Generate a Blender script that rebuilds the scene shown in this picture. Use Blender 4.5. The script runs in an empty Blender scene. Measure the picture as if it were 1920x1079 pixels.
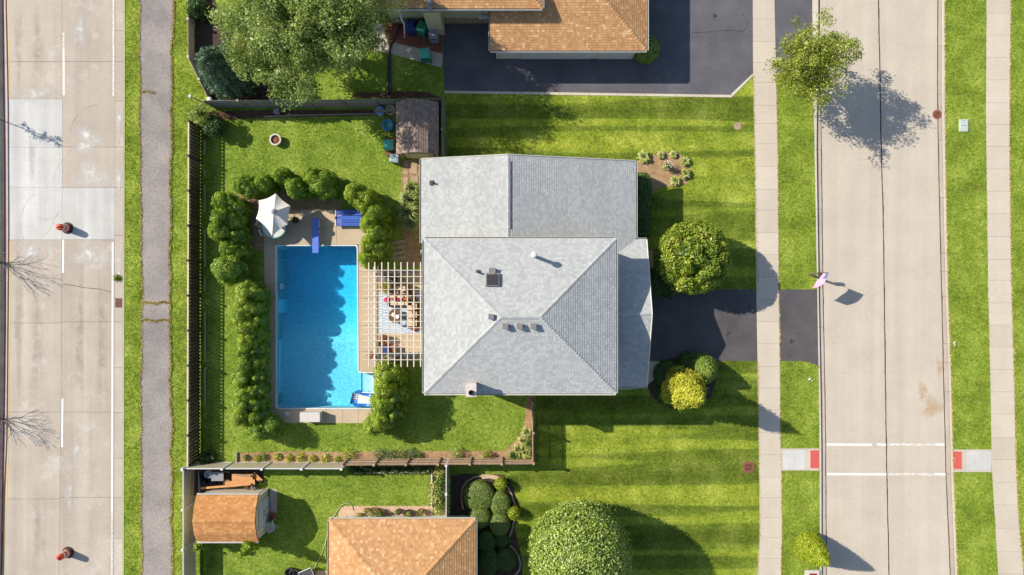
import bpy, bmesh, math, random
import numpy as np
from mathutils import Vector, Matrix

# ---------------------------------------------------------------- camera, sky, sun, exposure
SC = bpy.context.scene
HC = 46.9                      # drone height above the yard
FP = 1280.0                    # focal length in photo pixels (24 mm on a 36 mm sensor, 1920 px wide)
cam_data = bpy.data.cameras.new("camera")
cam_data.lens = 24.0
cam_data.sensor_width = 36.0
cam_data.clip_end = 2000.0
cam = bpy.data.objects.new("camera", cam_data)
cam.location = (0, 0, HC)
SC.collection.objects.link(cam)
SC.camera = cam

SUN_DIR = Vector((1.337, -0.524, -1.0)).normalized()
world = bpy.data.worlds.new("World")
SC.world = world
world.use_nodes = True
wn = world.node_tree
bg = wn.nodes["Background"]
sky = wn.nodes.new("ShaderNodeTexSky")
sky.sky_type = 'NISHITA'
sky.sun_disc = False
sky.sun_elevation = math.radians(34.9)
sky.sun_rotation = math.radians(-68.6)
sky.air_density = 1.0
sky.dust_density = 0.6
wn.links.new(sky.outputs[0], bg.inputs[0])
bg.inputs[1].default_value = 0.12
sun_data = bpy.data.lights.new("sun", 'SUN')
sun_data.energy = 5.0
sun_data.angle = math.radians(0.5)
sun_data.color = (1.0, 0.935, 0.83)
sun = bpy.data.objects.new("sun", sun_data)
sun.rotation_euler = SUN_DIR.to_track_quat('-Z', 'Y').to_euler()
sun.location = (-40, 15, 40)
SC.collection.objects.link(sun)
SC.view_settings.view_transform = 'Standard'
SC.view_settings.look = 'None'
SC.view_settings.gamma = 1.0
SC.view_settings.exposure = 0.64
SC.view_settings.use_curve_mapping = False

# ---------------------------------------------------------------- helpers
R = random.Random(11)
NR = np.random.default_rng(5)
COL = SC.collection
KE = 1.42

def W(px, py, z=0.0):
    s = (HC - z) / FP
    return Vector(((px - 960) * s, (539.5 - py) * s, z))

def lin1(c):
    c /= 255.0
    return c / 12.92 if c <= 0.04045 else ((c + 0.055) / 1.055) ** 2.4

def A(r, g, b, k=KE):
    """albedo that a sunlit flat surface needs to show this colour"""
    return tuple(min(0.9, lin1(c) / k) for c in (r, g, b)) + (1.0,)

def tag(o, label=None, cat=None, group=None, kind=None):
    if label: o["label"] = label
    if cat: o["category"] = cat
    if group: o["group"] = group
    if kind: o["kind"] = kind
    return o

def empty(name, loc, label, cat, group=None, rz=0.0):
    o = bpy.data.objects.new(name, None)
    o.empty_display_size = 0.3
    o.location = loc
    o.rotation_euler.z = rz
    COL.objects.link(o)
    return tag(o, label, cat, group)

def link(name, me, m=None, parent=None, loc=None, rz=0.0):
    o = bpy.data.objects.new(name, me)
    if m is not None and not me.materials:
        me.materials.append(m)
    COL.objects.link(o)
    if parent is not None:
        o.parent = parent
    if loc is not None:
        o.location = loc
    if rz:
        o.rotation_euler.z = rz
    return o

class MB:
    """collects simple solids, built as one mesh object"""
    def __init__(s, org=(0, 0, 0)):
        s.v = []; s.f = []; s.o = Vector(org); s.r = []
    def add(s, vs, fs, rnd=0.5):
        n = len(s.v)
        s.v += [Vector(p) - s.o for p in vs]
        s.f += [tuple(i + n for i in f) for f in fs]
        s.r += [rnd] * len(fs)
        return s
    def box(s, c, size, rz=0.0, taper=1.0, rnd=0.5, tilt=None):
        cx, cy, cz = c; a, b, h = size[0] / 2, size[1] / 2, size[2] / 2
        cr, sr = math.cos(rz), math.sin(rz)
        vs = []
        for k, t in ((-1, 1.0), (1, taper)):
            for x, y in ((-a, -b), (a, -b), (a, b), (-a, b)):
                p = Vector((x * t, y * t, k * h))
                if tilt is not None: p = tilt @ p
                vs.append((cx + p.x * cr - p.y * sr, cy + p.x * sr + p.y * cr, cz + p.z))
        return s.add(vs, [(3, 2, 1, 0), (4, 5, 6, 7), (0, 1, 5, 4), (1, 2, 6, 5), (2, 3, 7, 6), (3, 0, 4, 7)], rnd)
    def prism(s, poly, z0, z1, px=True, rnd=0.5):
        """poly in photo pixels of its top level (or world xy)"""
        if px:
            q = [W(x, y, z1) for x, y in poly]
        else:
            q = [Vector((x, y, z1)) for x, y in poly]
        n = len(q)
        ar = sum(q[i].x * q[(i + 1) % n].y - q[(i + 1) % n].x * q[i].y for i in range(n))
        if ar < 0: q.reverse()
        vs = [(p.x, p.y, z0) for p in q] + [(p.x, p.y, z1) for p in q]
        fs = [tuple(range(n - 1, -1, -1)), tuple(range(n, 2 * n))]
        fs += [(i, (i + 1) % n, n + (i + 1) % n, n + i) for i in range(n)]
        return s.add(vs, fs, rnd)
    def tube(s, pts, rad, n=8, cap=True, rnd=0.5):
        pts = [Vector(p) for p in pts]
        if not isinstance(rad, (list, tuple)): rad = [rad] * len(pts)
        vs = []; fs = []
        up = Vector((0, 0, 1))
        for i, p in enumerate(pts):
            d = (pts[min(i + 1, len(pts) - 1)] - pts[max(i - 1, 0)]).normalized()
            ref = up if abs(d.z) < 0.9 else Vector((1, 0, 0))
            a = d.cross(ref).normalized(); b = d.cross(a)
            for k in range(n):
                t = 2 * math.pi * k / n
                vs.append(p + (a * math.cos(t) + b * math.sin(t)) * rad[i])
        for i in range(len(pts) - 1):
            for k in range(n):
                fs.append((i * n + k, (i + 1) * n + k, (i + 1) * n + (k + 1) % n, i * n + (k + 1) % n))
        if cap:
            fs.append(tuple(range(n - 1, -1, -1)))
            m = (len(pts) - 1) * n
            fs.append(tuple(range(m, m + n)))
        return s.add(vs, fs, rnd)
    def lathe(s, c, prof, n=16, sx=1.0, sy=1.0, rnd=0.5):
        """prof: (radius, z) pairs from the bottom up"""
        vs = []; fs = []
        for r, z in prof:
            for k in range(n):
                t = 2 * math.pi * k / n
                vs.append((c[0] + r * sx * math.cos(t), c[1] + r * sy * math.sin(t), c[2] + z))
        for i in range(len(prof) - 1):
            for k in range(n):
                fs.append((i * n + k, i * n + (k + 1) % n, (i + 1) * n + (k + 1) % n, (i + 1) * n + k))
        fs.append(tuple(range(n - 1, -1, -1)))
        m = (len(prof) - 1) * n
        fs.append(tuple(range(m, m + n)))
        return s.add(vs, fs, rnd)
    def mesh(s, name, m, smooth=False):
        me = bpy.data.meshes.new(name)
        me.from_pydata([tuple(p) for p in s.v], [], s.f)
        if s.r:
            at = me.attributes.new("rnd", 'FLOAT', 'FACE')
            at.data.foreach_set("value", s.r)
        if smooth:
            me.polygons.foreach_set("use_smooth", [True] * len(s.f))
        me.update()
        me.materials.append(m)
        return me
    def build(s, name, m, parent=None, loc=None, rz=0.0, smooth=False):
        me = s.mesh(name, m, smooth)
        if loc is None and parent is None and s.o.length > 0:
            loc = s.o
        return link(name, me, None, parent, loc, rz)

def npmesh(name, v, f, rnd, m):
    me = bpy.data.meshes.new(name)
    k = f.shape[1]
    me.vertices.add(len(v)); me.vertices.foreach_set("co", v.astype(np.float32).ravel())
    me.loops.add(f.size); me.loops.foreach_set("vertex_index", f.astype(np.int32).ravel())
    me.polygons.add(len(f)); me.polygons.foreach_set("loop_start", np.arange(0, f.size, k, dtype=np.int32))
    me.update(calc_edges=True)
    at = me.attributes.new("rnd", 'FLOAT', 'FACE')
    at.data.foreach_set("value", rnd.astype(np.float32))
    me.materials.append(m)
    return me

# ---------------------------------------------------------------- materials
def newmat(name, rough=0.8, spec=0.3):
    m = bpy.data.materials.new(name); m.use_nodes = True
    nt = m.node_tree
    b = nt.nodes["Principled BSDF"]
    b.inputs["Roughness"].default_value = rough
    b.inputs["Specular IOR Level"].default_value = spec
    return m, nt, b

def nd(nt, t, **kw):
    n = nt.nodes.new(t)
    for k, v in kw.items():
        setattr(n, k, v)
    return n

def coords(nt, scale=(1, 1, 1)):
    tc = nd(nt, "ShaderNodeTexCoord")
    mp = nd(nt, "ShaderNodeMapping")
    mp.inputs["Scale"].default_value = scale
    nt.links.new(tc.outputs["Object"], mp.inputs["Vector"])
    return mp.outputs[0]

def noise(nt, scale, detail=4, stretch=(1, 1, 1), rough=0.6, dist=0.0):
    n = nd(nt, "ShaderNodeTexNoise")
    n.inputs["Scale"].default_value = scale
    n.inputs["Detail"].default_value = detail
    n.inputs["Roughness"].default_value = rough
    n.inputs["Distortion"].default_value = dist
    nt.links.new(coords(nt, stretch), n.inputs["Vector"])
    return n.outputs["Fac"]

def ramp(nt, fac, stops, interp='LINEAR'):
    r = nd(nt, "ShaderNodeValToRGB")
    cr = r.color_ramp; cr.interpolation = interp
    cr.elements[0].position = stops[0][0]; cr.elements[0].color = stops[0][1]
    cr.elements[1].position = stops[-1][0]; cr.elements[1].color = stops[-1][1]
    for p, c in stops[1:-1]:
        e = cr.elements.new(p); e.color = c
    nt.links.new(fac, r.inputs[0])
    return r.outputs[0]

def mix(nt, fac, a, b, mode='MIX'):
    m = nd(nt, "ShaderNodeMix", data_type='RGBA', blend_type=mode)
    for s, v in ((m.inputs[0], fac), (m.inputs[6], a), (m.inputs[7], b)):
        if isinstance(v, (int, float)): s.default_value = v
        elif isinstance(v, tuple): s.default_value = v
        else: nt.links.new(v, s)
    return m.outputs[2]

def grey(v): return (v, v, v, 1.0)

def bump(nt, b, fac, strength=0.3, dist=0.02):
    bn = nd(nt, "ShaderNodeBump")
    bn.inputs["Strength"].default_value = strength
    bn.inputs["Distance"].default_value = dist
    nt.links.new(fac, bn.inputs["Height"])
    nt.links.new(bn.outputs[0], b.inputs["Normal"])

def objrand(nt):
    return nd(nt, "ShaderNodeObjectInfo").outputs["Random"]

def attr(nt, name="rnd"):
    return nd(nt, "ShaderNodeAttribute", attribute_name=name).outputs["Fac"]

def surf(name, c1, c2, scale=2.0, fine=60.0, fineamt=0.25, rough=0.85, stretch=(1, 1, 1), orand=0.0,
         bmp=0.2, spec=0.2, rndamt=0.0, metal=0.0, mid=0.0):
    """general procedural surface: two tones in broad noise, fine grain, per-object and per-piece variation"""
    m, nt, b = newmat(name, rough, spec)
    b.inputs["Metallic"].default_value = metal
    col = ramp(nt, noise(nt, scale, 5, stretch), [(0.32, c1), (0.68, c2)])
    g = noise(nt, fine, 3)
    col = mix(nt, 1.0, col, ramp(nt, g, [(0.3, grey(1 - fineamt)), (0.7, grey(1 + fineamt))]), 'MULTIPLY')
    if mid:
        col = mix(nt, 1.0, col, ramp(nt, noise(nt, 7.0, 6, rough=0.85), [(0.32, grey(1 - mid)), (0.68, grey(1 + mid))]), 'MULTIPLY')
    if orand:
        col = mix(nt, 1.0, col, ramp(nt, objrand(nt), [(0, grey(1 - orand)), (1, grey(1 + orand))]), 'MULTIPLY')
    if rndamt:
        col = mix(nt, 1.0, col, ramp(nt, attr(nt), [(0, grey(1 - rndamt)), (1, grey(1 + rndamt))]), 'MULTIPLY')
    nt.links.new(col, b.inputs["Base Color"])
    if bmp: bump(nt, b, g, bmp, 0.01)
    return m

def plain(name, c, rough=0.5, spec=0.4, metal=0.0):
    d = tuple(x * 0.85 for x in c[:3]) + (1.0,)
    return surf(name, c, d, 3.0, 40.0, 0.06, rough, bmp=0.05, spec=spec, metal=metal)

def grass_colour(nt, stripes=False, straw=0.15, tone=1.0, green=False):
    def T(r, g, b): return tuple(x * tone for x in A(r, g, b)[:3]) + (1.0,)
    if green: st = [(0.30, T(116, 140, 46)), (0.5, T(142, 165, 60)), (0.70, T(172, 190, 84))]
    else: st = [(0.30, T(103, 123, 38)), (0.5, T(134, 154, 51)), (0.70, T(167, 181, 78))]
    base = ramp(nt, noise(nt, 0.55, 6, rough=0.7), st)
    mid = noise(nt, 5.0, 5, rough=0.75)
    base = mix(nt, 1.0, base, ramp(nt, mid, [(0.3, grey(0.56)), (0.5, grey(0.98)), (0.7, grey(1.42))]), 'MULTIPLY')
    if stripes:
        s = noise(nt, 0.95, 1.2, (0.03, 1.0, 1.0), 0.4)
        base = mix(nt, 1.0, base, ramp(nt, s, [(0.38, grey(0.66)), (0.485, grey(0.84)), (0.515, (1.28, 1.2, 1.12, 1)), (0.62, (1.48, 1.32, 1.25, 1))]), 'MULTIPLY')
    yel = noise(nt, 1.3, 5, rough=0.8)
    base = mix(nt, ramp(nt, yel, [(0.60 - straw * 0.2, grey(0)), (0.86, grey(0.75))]), base, T(196, 176, 92))
    return base

def grass_ground(name, stripes=False, straw=0.15, tone=1.0, green=False):
    m, nt, b = newmat(name, 0.95, 0.1)
    col = grass_colour(nt, stripes, straw, tone, green)
    f = noise(nt, 16.0, 6, rough=0.8)
    col = mix(nt, 1.0, col, ramp(nt, f, [(0.32, grey(0.5)), (0.5, grey(0.98)), (0.68, grey(1.45))]), 'MULTIPLY')
    nt.links.new(col, b.inputs["Base Color"])
    bump(nt, b, f, 0.9, 0.05)
    return m

def leafmat(name, cols, trans=0.25, spec=0.15, colour_fn=None):
    m = bpy.data.materials.new(name); m.use_nodes = True
    nt = m.node_tree
    for n in list(nt.nodes):
        if n.type == 'BSDF_PRINCIPLED': nt.nodes.remove(n)
    out = [n for n in nt.nodes if n.type == 'OUTPUT_MATERIAL'][0]
    if colour_fn:
        c = mix(nt, 1.0, colour_fn(nt), ramp(nt, attr(nt), [(0, grey(0.55)), (1, grey(1.7))]), 'MULTIPLY')
    else:
        n = len(cols)
        c = ramp(nt, attr(nt), [(i / (n - 1), cc) for i, cc in enumerate(cols)])
        c = mix(nt, 1.0, c, ramp(nt, noise(nt, 1.6, 3), [(0.3, grey(0.8)), (0.7, grey(1.2))]), 'MULTIPLY')
    d = nd(nt, "ShaderNodeBsdfDiffuse"); t = nd(nt, "ShaderNodeBsdfTranslucent"); g = nd(nt, "ShaderNodeBsdfGlossy")
    g.inputs["Roughness"].default_value = 0.45
    nt.links.new(c, d.inputs[0]); nt.links.new(c, t.inputs[0])
    g.inputs[0].default_value = (0.9, 0.95, 0.85, 1)
    m1 = nd(nt, "ShaderNodeMixShader"); m1.inputs[0].default_value = trans
    nt.links.new(d.outputs[0], m1.inputs[1]); nt.links.new(t.outputs[0], m1.inputs[2])
    m2 = nd(nt, "ShaderNodeMixShader"); m2.inputs[0].default_value = spec * 0.25
    nt.links.new(m1.outputs[0], m2.inputs[1]); nt.links.new(g.outputs[0], m2.inputs[2])
    nt.links.new(m2.outputs[0], out.inputs[0])
    return m

def shinglemat(name, stops, patch=0.1):
    m, nt, b = newmat(name, 0.9, 0.15)
    c = ramp(nt, attr(nt), stops)
    c = mix(nt, 1.0, c, ramp(nt, noise(nt, 0.5, 4), [(0.3, grey(1 - patch)), (0.7, grey(1 + patch))]), 'MULTIPLY')
    c = mix(nt, 1.0, c, ramp(nt, noise(nt, 0.9, 3, (1.0, 0.12, 1)), [(0.3, grey(0.96)), (0.7, grey(1.04))]), 'MULTIPLY')
    c = mix(nt, 1.0, c, ramp(nt, noise(nt, 45.0, 3), [(0.3, grey(0.86)), (0.7, grey(1.14))]), 'MULTIPLY')
    nt.links.new(c, b.inputs["Base Color"])
    return m

M = {}
M['lawn'] = grass_ground('lawn_grass', green=True)
M['lawn_stripe'] = grass_ground('striped_lawn_grass', True, 0.2)
M['verge'] = grass_ground('verge_grass', False, 0.3, 1.16)
M['blade'] = leafmat('grass_blade', None, 0.3, 0.1, lambda nt: grass_colour(nt, False, 0.2, 1.16))
M['blade_green'] = leafmat('back_lawn_blade', None, 0.3, 0.1, lambda nt: grass_colour(nt, False, 0.15, 1.0, True))
M['blade_stripe'] = leafmat('striped_grass_blade', None, 0.3, 0.1, lambda nt: grass_colour(nt, True, 0.2))
M['straw'] = leafmat('dry_grass_blade', [A(186, 162, 84), A(222, 200, 124), A(240, 224, 160)], 0.2, 0.0)

def concrete(name, c1, c2, streak=0.08, orand=0.03, stain=None, grime=0.0):
    m, nt, b = newmat(name, 0.9, 0.15)
    c1 = tuple(v * 0.91 for v in c1[:3]) + (1.0,); c2 = tuple(v * 0.91 for v in c2[:3]) + (1.0,)
    col = ramp(nt, noise(nt, 0.5, 5), [(0.3, c1), (0.7, c2)])
    col = mix(nt, 1.0, col, ramp(nt, noise(nt, 1.1, 3, (1.0, 0.03, 1), 0.6), [(0.3, grey(1 - streak)), (0.7, grey(1 + streak))]), 'MULTIPLY')
    col = mix(nt, 1.0, col, ramp(nt, noise(nt, 9.0, 6, rough=0.75), [(0.3, grey(0.88)), (0.7, grey(1.10))]), 'MULTIPLY')
    g = noise(nt, 55.0, 3)
    col = mix(nt, 1.0, col, ramp(nt, g, [(0.3, grey(0.88)), (0.7, grey(1.1))]), 'MULTIPLY')
    if stain:
        col = mix(nt, ramp(nt, noise(nt, 0.45, 6, rough=0.75), [(0.55, grey(0)), (0.72, grey(0.55))]), col, stain)
    spots = nd(nt, "ShaderNodeTexVoronoi"); spots.inputs["Scale"].default_value = 0.8
    nt.links.new(coords(nt), spots.inputs["Vector"])
    col = mix(nt, ramp(nt, spots.outputs["Distance"], [(0.0, grey(0.6)), (0.035, grey(0.0))]), col, A(95, 85, 78))
    if orand:
        col = mix(nt, 1.0, col, ramp(nt, objrand(nt), [(0, grey(1 - orand)), (1, grey(1 + orand))]), 'MULTIPLY')
    nt.links.new(col, b.inputs["Base Color"])
    bump(nt, b, g, 0.15, 0.01)
    return m

M['road_west'] = concrete('old_road_concrete', A(198, 183, 166), A(212, 198, 180), 0.10, 0.05, A(228, 222, 212))
M['road_new'] = concrete('new_road_concrete', A(210, 207, 200), A(228, 225, 217), 0.13, 0.02, A(202, 192, 180))
M['road_east'] = concrete('street_concrete', A(212, 197, 178), A(222, 208, 188), 0.06, 0.015)
M['walk'] = concrete('pavement_concrete', A(216, 202, 180), A(226, 212, 192), 0.03, 0.05)
M['kerb'] = concrete('kerb_concrete', A(220, 208, 184), A(232, 220, 198), 0.03, 0.04)
M['kerb_green'] = concrete('mossy_kerb_concrete', A(190, 196, 140), A(206, 208, 160), 0.03, 0.04)
M['gutter'] = concrete('gutter_concrete', A(200, 184, 168), A(212, 198, 182), 0.05, 0.05, A(224, 216, 206))
M['deck'] = concrete('pool_deck_concrete', A(208, 184, 152), A(220, 198, 168), 0.02, 0.04)
M['joint'] = surf('joint_tar', A(70, 52, 48), A(92, 66, 60), 4.0, 30, 0.2)
M['asphalt'] = surf('driveway_asphalt', A(84, 80, 82), A(104, 99, 99), 0.5, 40, 0.3, rough=0.85, bmp=0.3, mid=0.15)
M['asphalt_old'] = surf('old_driveway_asphalt', A(94, 92, 98), A(112, 109, 112), 0.5, 40, 0.25, rough=0.85, bmp=0.3, mid=0.12)
M['path'] = surf('weathered_path_asphalt', A(144, 136, 133), A(172, 162, 154), 0.5, 22, 0.30, rough=0.95, bmp=0.5, mid=0.3)
M['subbase'] = surf('road_joint_fill', A(120, 104, 92), A(138, 122, 108), 3.0, 30, 0.2)
M['median'] = surf('median_paint', A(84, 66, 72), A(104, 84, 88), 1.5, 30, 0.2)
M['median_edge'] = surf('median_edge_pink', A(206, 176, 170), A(222, 196, 186), 1.5, 30, 0.1)
M['median_green'] = surf('median_ground', A(70, 96, 80), A(92, 112, 92), 1.5, 30, 0.2)

def paint(name, c, thr):
    """worn road paint: noise lets the concrete through"""
    m, nt, b = newmat(name, 0.7, 0.2)
    w = noise(nt, 7.0, 6, rough=0.8)
    col = mix(nt, ramp(nt, w, [(thr - 0.03, grey(0)), (thr + 0.03, grey(1))]), A(210, 196, 178), c)
    nt.links.new(col, b.inputs["Base Color"])
    return m
M['white_paint'] = paint('white_road_paint', A(246, 243, 236), 0.40)
M['white_worn'] = paint('worn_white_road_paint', A(240, 235, 226), 0.50)
M['yellow_paint'] = paint('yellow_road_paint', A(232, 200, 128), 0.42)
M['tactile'] = surf('red_tactile_pad', A(214, 96, 88), A(224, 108, 98), 3.0, 60, 0.12, 0.8)
M['rust_iron'] = surf('rusty_iron', A(134, 82, 64), A(156, 102, 80), 6.0, 40, 0.2, 0.75)
M['dark_hole'] = plain('dark_opening', A(34, 24, 22))
M['mulch'] = surf('mulch', A(92, 64, 54), A(122, 88, 72), 3.0, 26, 0.45, 0.95, bmp=0.8, mid=0.35)
M['mulch_tan'] = surf('tan_mulch', A(160, 128, 92), A(188, 156, 118), 2.5, 26, 0.35, 0.95, bmp=0.8, mid=0.35)
M['mulch_red'] = surf('red_mulch', A(138, 82, 66), A(164, 104, 84), 3.0, 26, 0.45, 0.95, bmp=0.8, mid=0.35)
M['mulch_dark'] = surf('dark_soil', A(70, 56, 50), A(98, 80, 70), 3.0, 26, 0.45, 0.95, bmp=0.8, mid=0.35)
M['straw_base'] = surf('dry_grass_ground', A(196, 172, 104), A(222, 200, 134), 2.5, 26, 0.2, 0.95)
M['paver'] = surf('stone_paver', A(176, 148, 124), A(196, 170, 146), 2.0, 40, 0.15, 0.9, orand=0.08)
M['brickpave'] = surf('patio_paver', A(206, 172, 142), A(222, 190, 160), 2.0, 40, 0.10, 0.9, orand=0.08)
M['wood_grey'] = surf('weathered_fence_wood', A(150, 140, 126), A(178, 168, 152), 3.0, 30, 0.15, 0.9, (1, 1, 0.2), orand=0.14)
M['wood_shaded'] = surf('shaded_weathered_wood', A(92, 84, 72), A(116, 106, 92), 3.0, 30, 0.15, 0.9, (1, 1, 0.2), orand=0.25)  # slats darkened evenly: shade on the garden face put into the colour
M['wood_brown'] = surf('brown_fence_wood', A(168, 140, 118), A(192, 166, 142), 3.0, 30, 0.15, 0.9, (1, 1, 0.2), orand=0.12)
M['wood_cream'] = surf('cream_fence_wood', A(216, 196, 168), A(228, 212, 186), 3.0, 30, 0.1, 0.85, orand=0.08)
M['wood_orange'] = surf('orange_lumber', A(206, 146, 92), A(226, 170, 114), 2.0, 30, 0.12, 0.8, orand=0.1)
M['pergola'] = surf('pergola_timber', A(224, 212, 194), A(238, 228, 212), 2.0, 40, 0.08, 0.7, orand=0.06)
M['vinyl'] = plain('white_vinyl', A(238, 236, 232), 0.4)
M['vinyl_tan'] = plain('tan_vinyl', A(214, 200, 170), 0.5)
M['white'] = plain('white_metal', A(244, 244, 242), 0.4)
M['trim'] = plain('pale_house_trim', A(232, 228, 212), 0.5)
M['trim_dark'] = plain('dark_metal', A(84, 80, 80), 0.5)
M['siding'] = surf('house_siding', A(216, 206, 178), A(224, 214, 188), 1.0, 30, 0.05, 0.7)
M['siding_green'] = surf('house_siding_olive', A(196, 188, 146), A(206, 198, 158), 1.0, 30, 0.05, 0.7)
M['brickwall'] = surf('stone_veneer', A(150, 130, 104), A(196, 178, 146), 3.0, 20, 0.3, 0.9, (1, 1, 3))
M['glass'] = plain('window_glass', A(60, 74, 84), 0.08, 0.6)
M['garage_white'] = plain('garage_door_paint', A(222, 222, 216), 0.5)
M['shingle_grey'] = shinglemat('grey_shingle', [(0.0, A(180, 180, 178)), (0.5, A(189, 190, 187)), (1.0, A(200, 200, 196))], 0.03)
M['shingle_tan'] = shinglemat('tan_shingle', [(0.0, A(196, 144, 98)), (0.5, A(208, 158, 108)), (0.88, A(216, 168, 118)), (1.0, A(234, 192, 144))], 0.05)
M['shingle_orange'] = shinglemat('orange_shingle', [(0.0, A(192, 132, 78)), (0.5, A(204, 144, 88)), (1.0, A(220, 164, 106))], 0.04)
M['shingle_brown'] = shinglemat('brown_shingle', [(0.0, A(138, 118, 106)), (0.5, A(156, 134, 120)), (1.0, A(176, 152, 134))], 0.1)
M['hip_dark'] = surf('ridge_strip_grey', A(120, 120, 122), A(150, 150, 150), 3, 30, 0.1)
M['vent'] = plain('taupe_vent_metal', A(140, 134, 132), 0.6)
M['skylight'] = plain('skylight_glass', A(72, 66, 66), 0.15, 0.5)
M['brick_pale'] = surf('pale_chimney_brick', A(216, 198, 188), A(232, 216, 206), 4, 30, 0.12)
M['bark'] = surf('bark', A(104, 88, 72), A(140, 122, 102), 5, 30, 0.3, 0.95, (1, 1, 0.3), bmp=0.5)
M['twig'] = surf('grey_twig', A(120, 104, 92), A(150, 134, 120), 5, 30, 0.2)
# foliage tones
M['thuja'] = leafmat('arborvitae_leaf', [A(62, 92, 10), A(106, 140, 18), A(154, 182, 38), A(204, 218, 80)], 0.10)
M['thuja_lime'] = leafmat('lime_arborvitae_leaf', [A(78, 104, 10), A(128, 156, 22), A(174, 194, 46), A(216, 226, 90)], 0.10)
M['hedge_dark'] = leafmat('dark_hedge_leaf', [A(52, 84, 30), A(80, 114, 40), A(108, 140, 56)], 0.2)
M['spruce'] = leafmat('blue_spruce_needles', [A(52, 82, 60), A(84, 116, 86), A(120, 146, 110), A(166, 184, 140)], 0.15)
M['linden'] = leafmat('pale_green_tree_leaf', [A(100, 124, 50), A(146, 168, 76), A(190, 206, 110), A(232, 238, 166)], 0.45)
M['street_tree'] = leafmat('yellow_green_tree_leaf', [A(104, 118, 36), A(150, 164, 50), A(192, 200, 76), A(230, 230, 130)], 0.45)
M['maple'] = leafmat('round_bush_leaf', [A(84, 110, 20), A(124, 150, 32), A(172, 190, 58), A(224, 220, 100)], 0.3)
M['privet'] = leafmat('large_ball_leaf', [A(94, 122, 32), A(142, 168, 60), A(188, 206, 96), A(234, 240, 158)], 0.25)
M['gold'] = leafmat('golden_leaf', [A(150, 160, 22), A(190, 194, 40), A(220, 216, 72), A(238, 230, 116)], 0.2)
M['lime'] = leafmat('lime_leaf', [A(110, 136, 10), A(152, 172, 20), A(186, 198, 40), A(214, 216, 80)], 0.2)
M['boxwood'] = leafmat('boxwood_leaf', [A(104, 126, 50), A(134, 154, 66), A(160, 178, 88)], 0.2)
M['sheared'] = leafmat('sheared_green_leaf', [A(100, 128, 44), A(136, 160, 60), A(176, 194, 92)], 0.2)
M['hosta'] = leafmat('hosta_leaf', [A(166, 180, 64), A(204, 212, 110), A(238, 238, 170)], 0.3)
M['ornamental'] = leafmat('ornamental_grass_leaf', [A(120, 140, 42), A(166, 182, 76), A(206, 214, 130)], 0.35)
M['plant'] = leafmat('garden_leaf', [A(72, 104, 34), A(112, 144, 50), A(162, 184, 84)], 0.3)
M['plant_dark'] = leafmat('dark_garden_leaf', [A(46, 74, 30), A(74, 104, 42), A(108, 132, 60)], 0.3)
M['plant_blue'] = leafmat('feathery_green_leaf', [A(84, 122, 66), A(122, 154, 92), A(160, 184, 118)], 0.3)
M['yellow_flower'] = leafmat('yellow_flower_petal', [A(206, 190, 30), A(234, 218, 50), A(246, 236, 110)], 0.2)
M['red_flower'] = leafmat('red_flower_petal', [A(140, 34, 36), A(178, 50, 52), A(200, 80, 78)], 0.2)
M['white_flower'] = leafmat('pale_flower_petal', [A(200, 180, 190), A(224, 210, 216), A(240, 236, 236)], 0.2)
M['rust_leaf'] = leafmat('rust_brown_leaf', [A(150, 90, 56), A(184, 118, 76), A(206, 150, 104)], 0.2)
# things
M['orange'] = plain('orange_plastic', A(224, 84, 44), 0.5)
M['reflective'] = plain('white_reflective_band', A(240, 214, 204), 0.4)
M['rubber'] = plain('black_rubber', A(66, 58, 54), 0.85)
M['canvas'] = plain('cream_canvas', A(255, 244, 230), 0.85, 0.1)
M['board_blue'] = plain('blue_diving_board', A(92, 132, 232), 0.6)
M['blue'] = plain('blue_plastic', A(62, 106, 206), 0.5)
M['lightblue'] = plain('light_blue_plastic', A(96, 170, 228), 0.5)
M['blue_vinyl'] = plain('blue_inflatable_vinyl', A(50, 124, 208), 0.25, 0.5)
M['grey_vinyl'] = plain('clear_grey_vinyl', A(150, 160, 186), 0.25, 0.5)
M['teal'] = plain('teal_plastic', A(98, 196, 172), 0.5)
M['greenbin'] = plain('green_bin_plastic', A(60, 156, 124), 0.5)
M['bluebin'] = plain('dark_blue_bin_plastic', A(44, 68, 130), 0.5)
M['greybin'] = plain('grey_bin_plastic', A(158, 158, 164), 0.5)
M['greycover'] = surf('grey_blue_tarp', A(150, 172, 182), A(190, 206, 212), 6, 20, 0.15, 0.5)
M['ltbox'] = plain('pale_storage_plastic', A(226, 218, 206), 0.5)
M['terracotta'] = plain('terracotta', A(190, 112, 84), 0.8)
M['ash'] = surf('firepit_ash', A(130, 80, 62), A(160, 100, 78), 6, 20, 0.2)
M['steel'] = plain('steel', A(176, 180, 186), 0.3, 0.5, 0.6)
M['black'] = plain('black_metal', A(44, 42, 46), 0.5)
M['cushion'] = plain('cream_cushion', A(226, 204, 170), 0.9, 0.1)
M['wicker'] = surf('brown_wicker', A(96, 76, 62), A(126, 102, 84), 8, 40, 0.3)
M['red'] = plain('red_cushion', A(204, 50, 80), 0.9, 0.1)
M['orange_fab'] = plain('orange_cushion', A(230, 110, 50), 0.9, 0.1)
M['pink'] = plain('pink_cushion', A(214, 80, 130), 0.9, 0.1)
M['stone'] = surf('cut_stone', A(196, 164, 132), A(224, 196, 164), 3, 30, 0.15, 0.9, orand=0.08)
M['ebony'] = plain('dark_pot_glaze', A(78, 66, 62), 0.4)
M['pipe'] = plain('black_drain_pipe', A(60, 58, 62), 0.6)
M['hose'] = plain('pale_garden_hose', A(206, 206, 150), 0.6)
M['bottle'] = plain('pale_green_cover', A(206, 218, 204), 0.5)

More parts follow.
